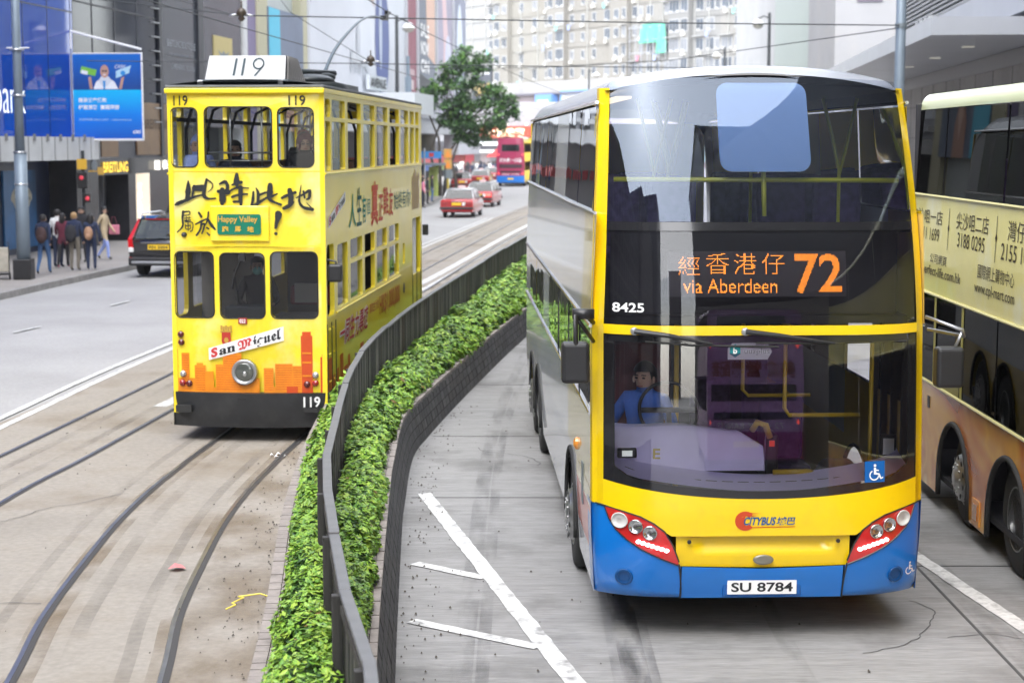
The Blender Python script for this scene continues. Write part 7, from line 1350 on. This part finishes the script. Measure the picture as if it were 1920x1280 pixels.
for x, z in ((-.02, 2.5), (.16, 1.82)): mb = MB(); mb.ell((x, -.09, z), (.075, .03, .075), 12, 6); mb.build('red_light', EM('signal_red', (.7, .05, .08), .06), o, True)
mb = MB(); mb.box(-.16, .16, -.06, -.02, 2.78, 3.12); mb.build('yellow_plate', M('plate_amber', (.65, .38, .03), .5), o); mb = MB(); mb.box(.52, .72, -.06, -.02, 2.6, 2.85); mb.box(.2, .55, -.03, .0, 2.7, 2.74); mb.build('small_plate', M('plate_amber2', (.5, .3, .05), .5), o)
o = thing('road_sign', 'yellow pole with two orange pedestrian warning plates at the far kerb', 'road sign', (-4.25, 112, .1)); mb = MB(); mb.tube([(0, 0, 0), (0, 0, 3.3)], .08, 8); mb.build('pole', M('sign_pole_yellow', (.5, .38, .05), .5), o)
for z in (2.72, 2.02):
    mb = MB(); mb.box(-.26, .26, -.12, .0, z, z + .62); pb_ = mb.build('warning_plate', M('plate_grey_orange', (.55, .30, .08), .5), o); mb = MB(); mb.add([(-.2, -.13, z + .08), (.2, -.13, z + .08), (0, -.13, z + .55)], [(0, 1, 2)]); mb.build('triangle', M('tri_orange', (.75, .25, .03), .5), pb_)
mb = MB(); mb.box(-.26, .26, -.1, 0, 1.4, 1.98); mb.build('grey_plate', K['grey'], o)
o = thing('bus_stop_sign', 'blue bus stop flag sign over the waiting people', 'sign', (-5.6, 108, .1)); mb = MB(); mb.tube([(0, 0, 0), (0, 0, 3.4)], .06, 8); mb.build('pole', K['steel'], o); mb = MB(); mb.box(-.2, 1.1, -.04, .04, 2.75, 3.2); mb.build('flag', M('flag_blue', (.02, .18, .45), .5), o); mb = MB(); mb.box(.3, .6, -.06, .06, 2.85, 3.1); mb.build('flag_mark', CL['red'], o)
o = thing('bus_shelter', 'far bus shelter with yellow green panels', 'bus shelter', (-6.3, 109, .1)); mb = MB(); mb.box(-.9, 2.0, -.8, .8, 2.3, 2.45); mb.build('roof', K['grey'], o); mb = MB(); mb.box(-.8, .1, .7, .75, .3, 2.2); mb.box(.9, 1.5, .7, .75, .3, 2.2); mb.build('advert_panel', M('shelter_panel', (.40, .48, .12), .4, var=.5, scale=1.2), o); mb = MB()
for x in (-.85, .5, 1.95): mb.box(x - .04, x + .04, .66, .74, 0, 2.3)
mb.build('post', dk, o)
o = thing('exit_sign', 'green lit square sign hanging over the far crowd', 'sign', (-4.55, 152, 0)); mb = MB(); mb.tube([(0, .1, 0), (0, .1, 2.4)], .05, 6); mb.build('pole', dk, o); mb = MB(); mb.box(-.3, .3, -.05, .08, 2.35, 3.1); sg = mb.build('panel', M('sign_green_panel', (.05, .32, .12), .5), o); text('B', lambda u, v: (u, -.06, v), EM('sign_white_green', (.8, 1, .8), .3), sg, -.18, 2.45, .18, 3.0, .04); mb = MB(); mb.ell((.02, -.02, 2.1), (.2, .1, .2), 10, 6); mb.build('round_lamp', EM('round_sign_lit', (.9, 1, .9), .25), o)
# ------------------------------------------------------------------ overhead wires
wm = M('wire_dark', (.03, .035, .04), .6)
def wire(label, P, r=.011): mb = MB(); mb.tube(P, r, 5); return tag(mb.build('overhead_wire', wm), label, 'wire', 'overhead wires')
wire('tram wire running along the track over the yellow tram', [(x, y, 6.36) for x, y in NEAR[::3]], .01)
wire('tram wire running along the farther empty track', [(x, y, 5.84) for x, y in FAR[::3]], .01)
wire('long span wire crossing the street at the trolley head', [(-11.0, 37, 7.1), (-5.6, 35.5, 6.42), (-2.43, 34.6, 6.30), (3, 34.8, 6.22), (8.5, 37.4, 6.35)], .013)
wire('span wire crossing low over the far track beside the white billboard', [(-11.0, 44, 5.9), (-3.65, 44, 5.83), (-1.3, 44.3, 5.8), (6, 46, 5.8)], .012)
wire('span wire rising to the right pole over the bus roof', [(-3.2, 62, 6.5), (1.3, 60, 6.45), (4.8, 52, 6.3), (8.5, 37.6, 6.3)], .012)
wire('span wire sloping down from the dark building to the far hanger', [(-9.2, 60, 10.2), (-6.5, 50, 7.6), (-3.65, 44, 5.86)], .010)
def hanger(label, loc, s=1):
    o = thing('wire_hanger', label, 'wire hanger', loc, 0, 'wire hangers'); mb = MB(); mb.lathe([(.03, .16), (.10, .10), (.13, .0), (.05, -.04), (.09, -.10), (.03, -.16)], (0, 0, 0), 'z', 12); mb.tube([(0, 0, .1), (0, 0, .3)], .02, 5); mb.build('insulator', M('insulator_brown', (.06, .045, .03), .4), o, True); mb = MB()
    for q in (-1, 1): mb.tube([(q * .06, 0, .0), (q * .2, 0, -.02), (q * .28, 0, -.04)], .03, 6)
    mb.build('clamp', K['steel'], o, True); o.scale = (s,) * 3
hanger('large brown wire insulator above the tram number box', (-5.62, 35.45, 6.44), 0.9); hanger('small wire hanger over the far track in front of the white billboard', (-3.65, 43.95, 5.90), .9)
# ------------------------------------------------------------------ street air
hz = bpy.data.materials.new('street_haze'); hz.use_nodes = True; _n = hz.node_tree.nodes; _n.remove(_n['Principled BSDF'])
pv = _n.new('ShaderNodeVolumePrincipled'); pv.inputs['Color'].default_value = (.93, .95, 1, 1); pv.inputs['Density'].default_value = .00032; pv.inputs['Anisotropy'].default_value = .2
hz.node_tree.links.new(pv.outputs[0], _n['Material Output'].inputs['Volume'])
mb = MB(); mb.box(-700, 700, -300, 1300, -1.1, 80); h_ = mb.build('haze', hz); tag(h_, kind='stuff')
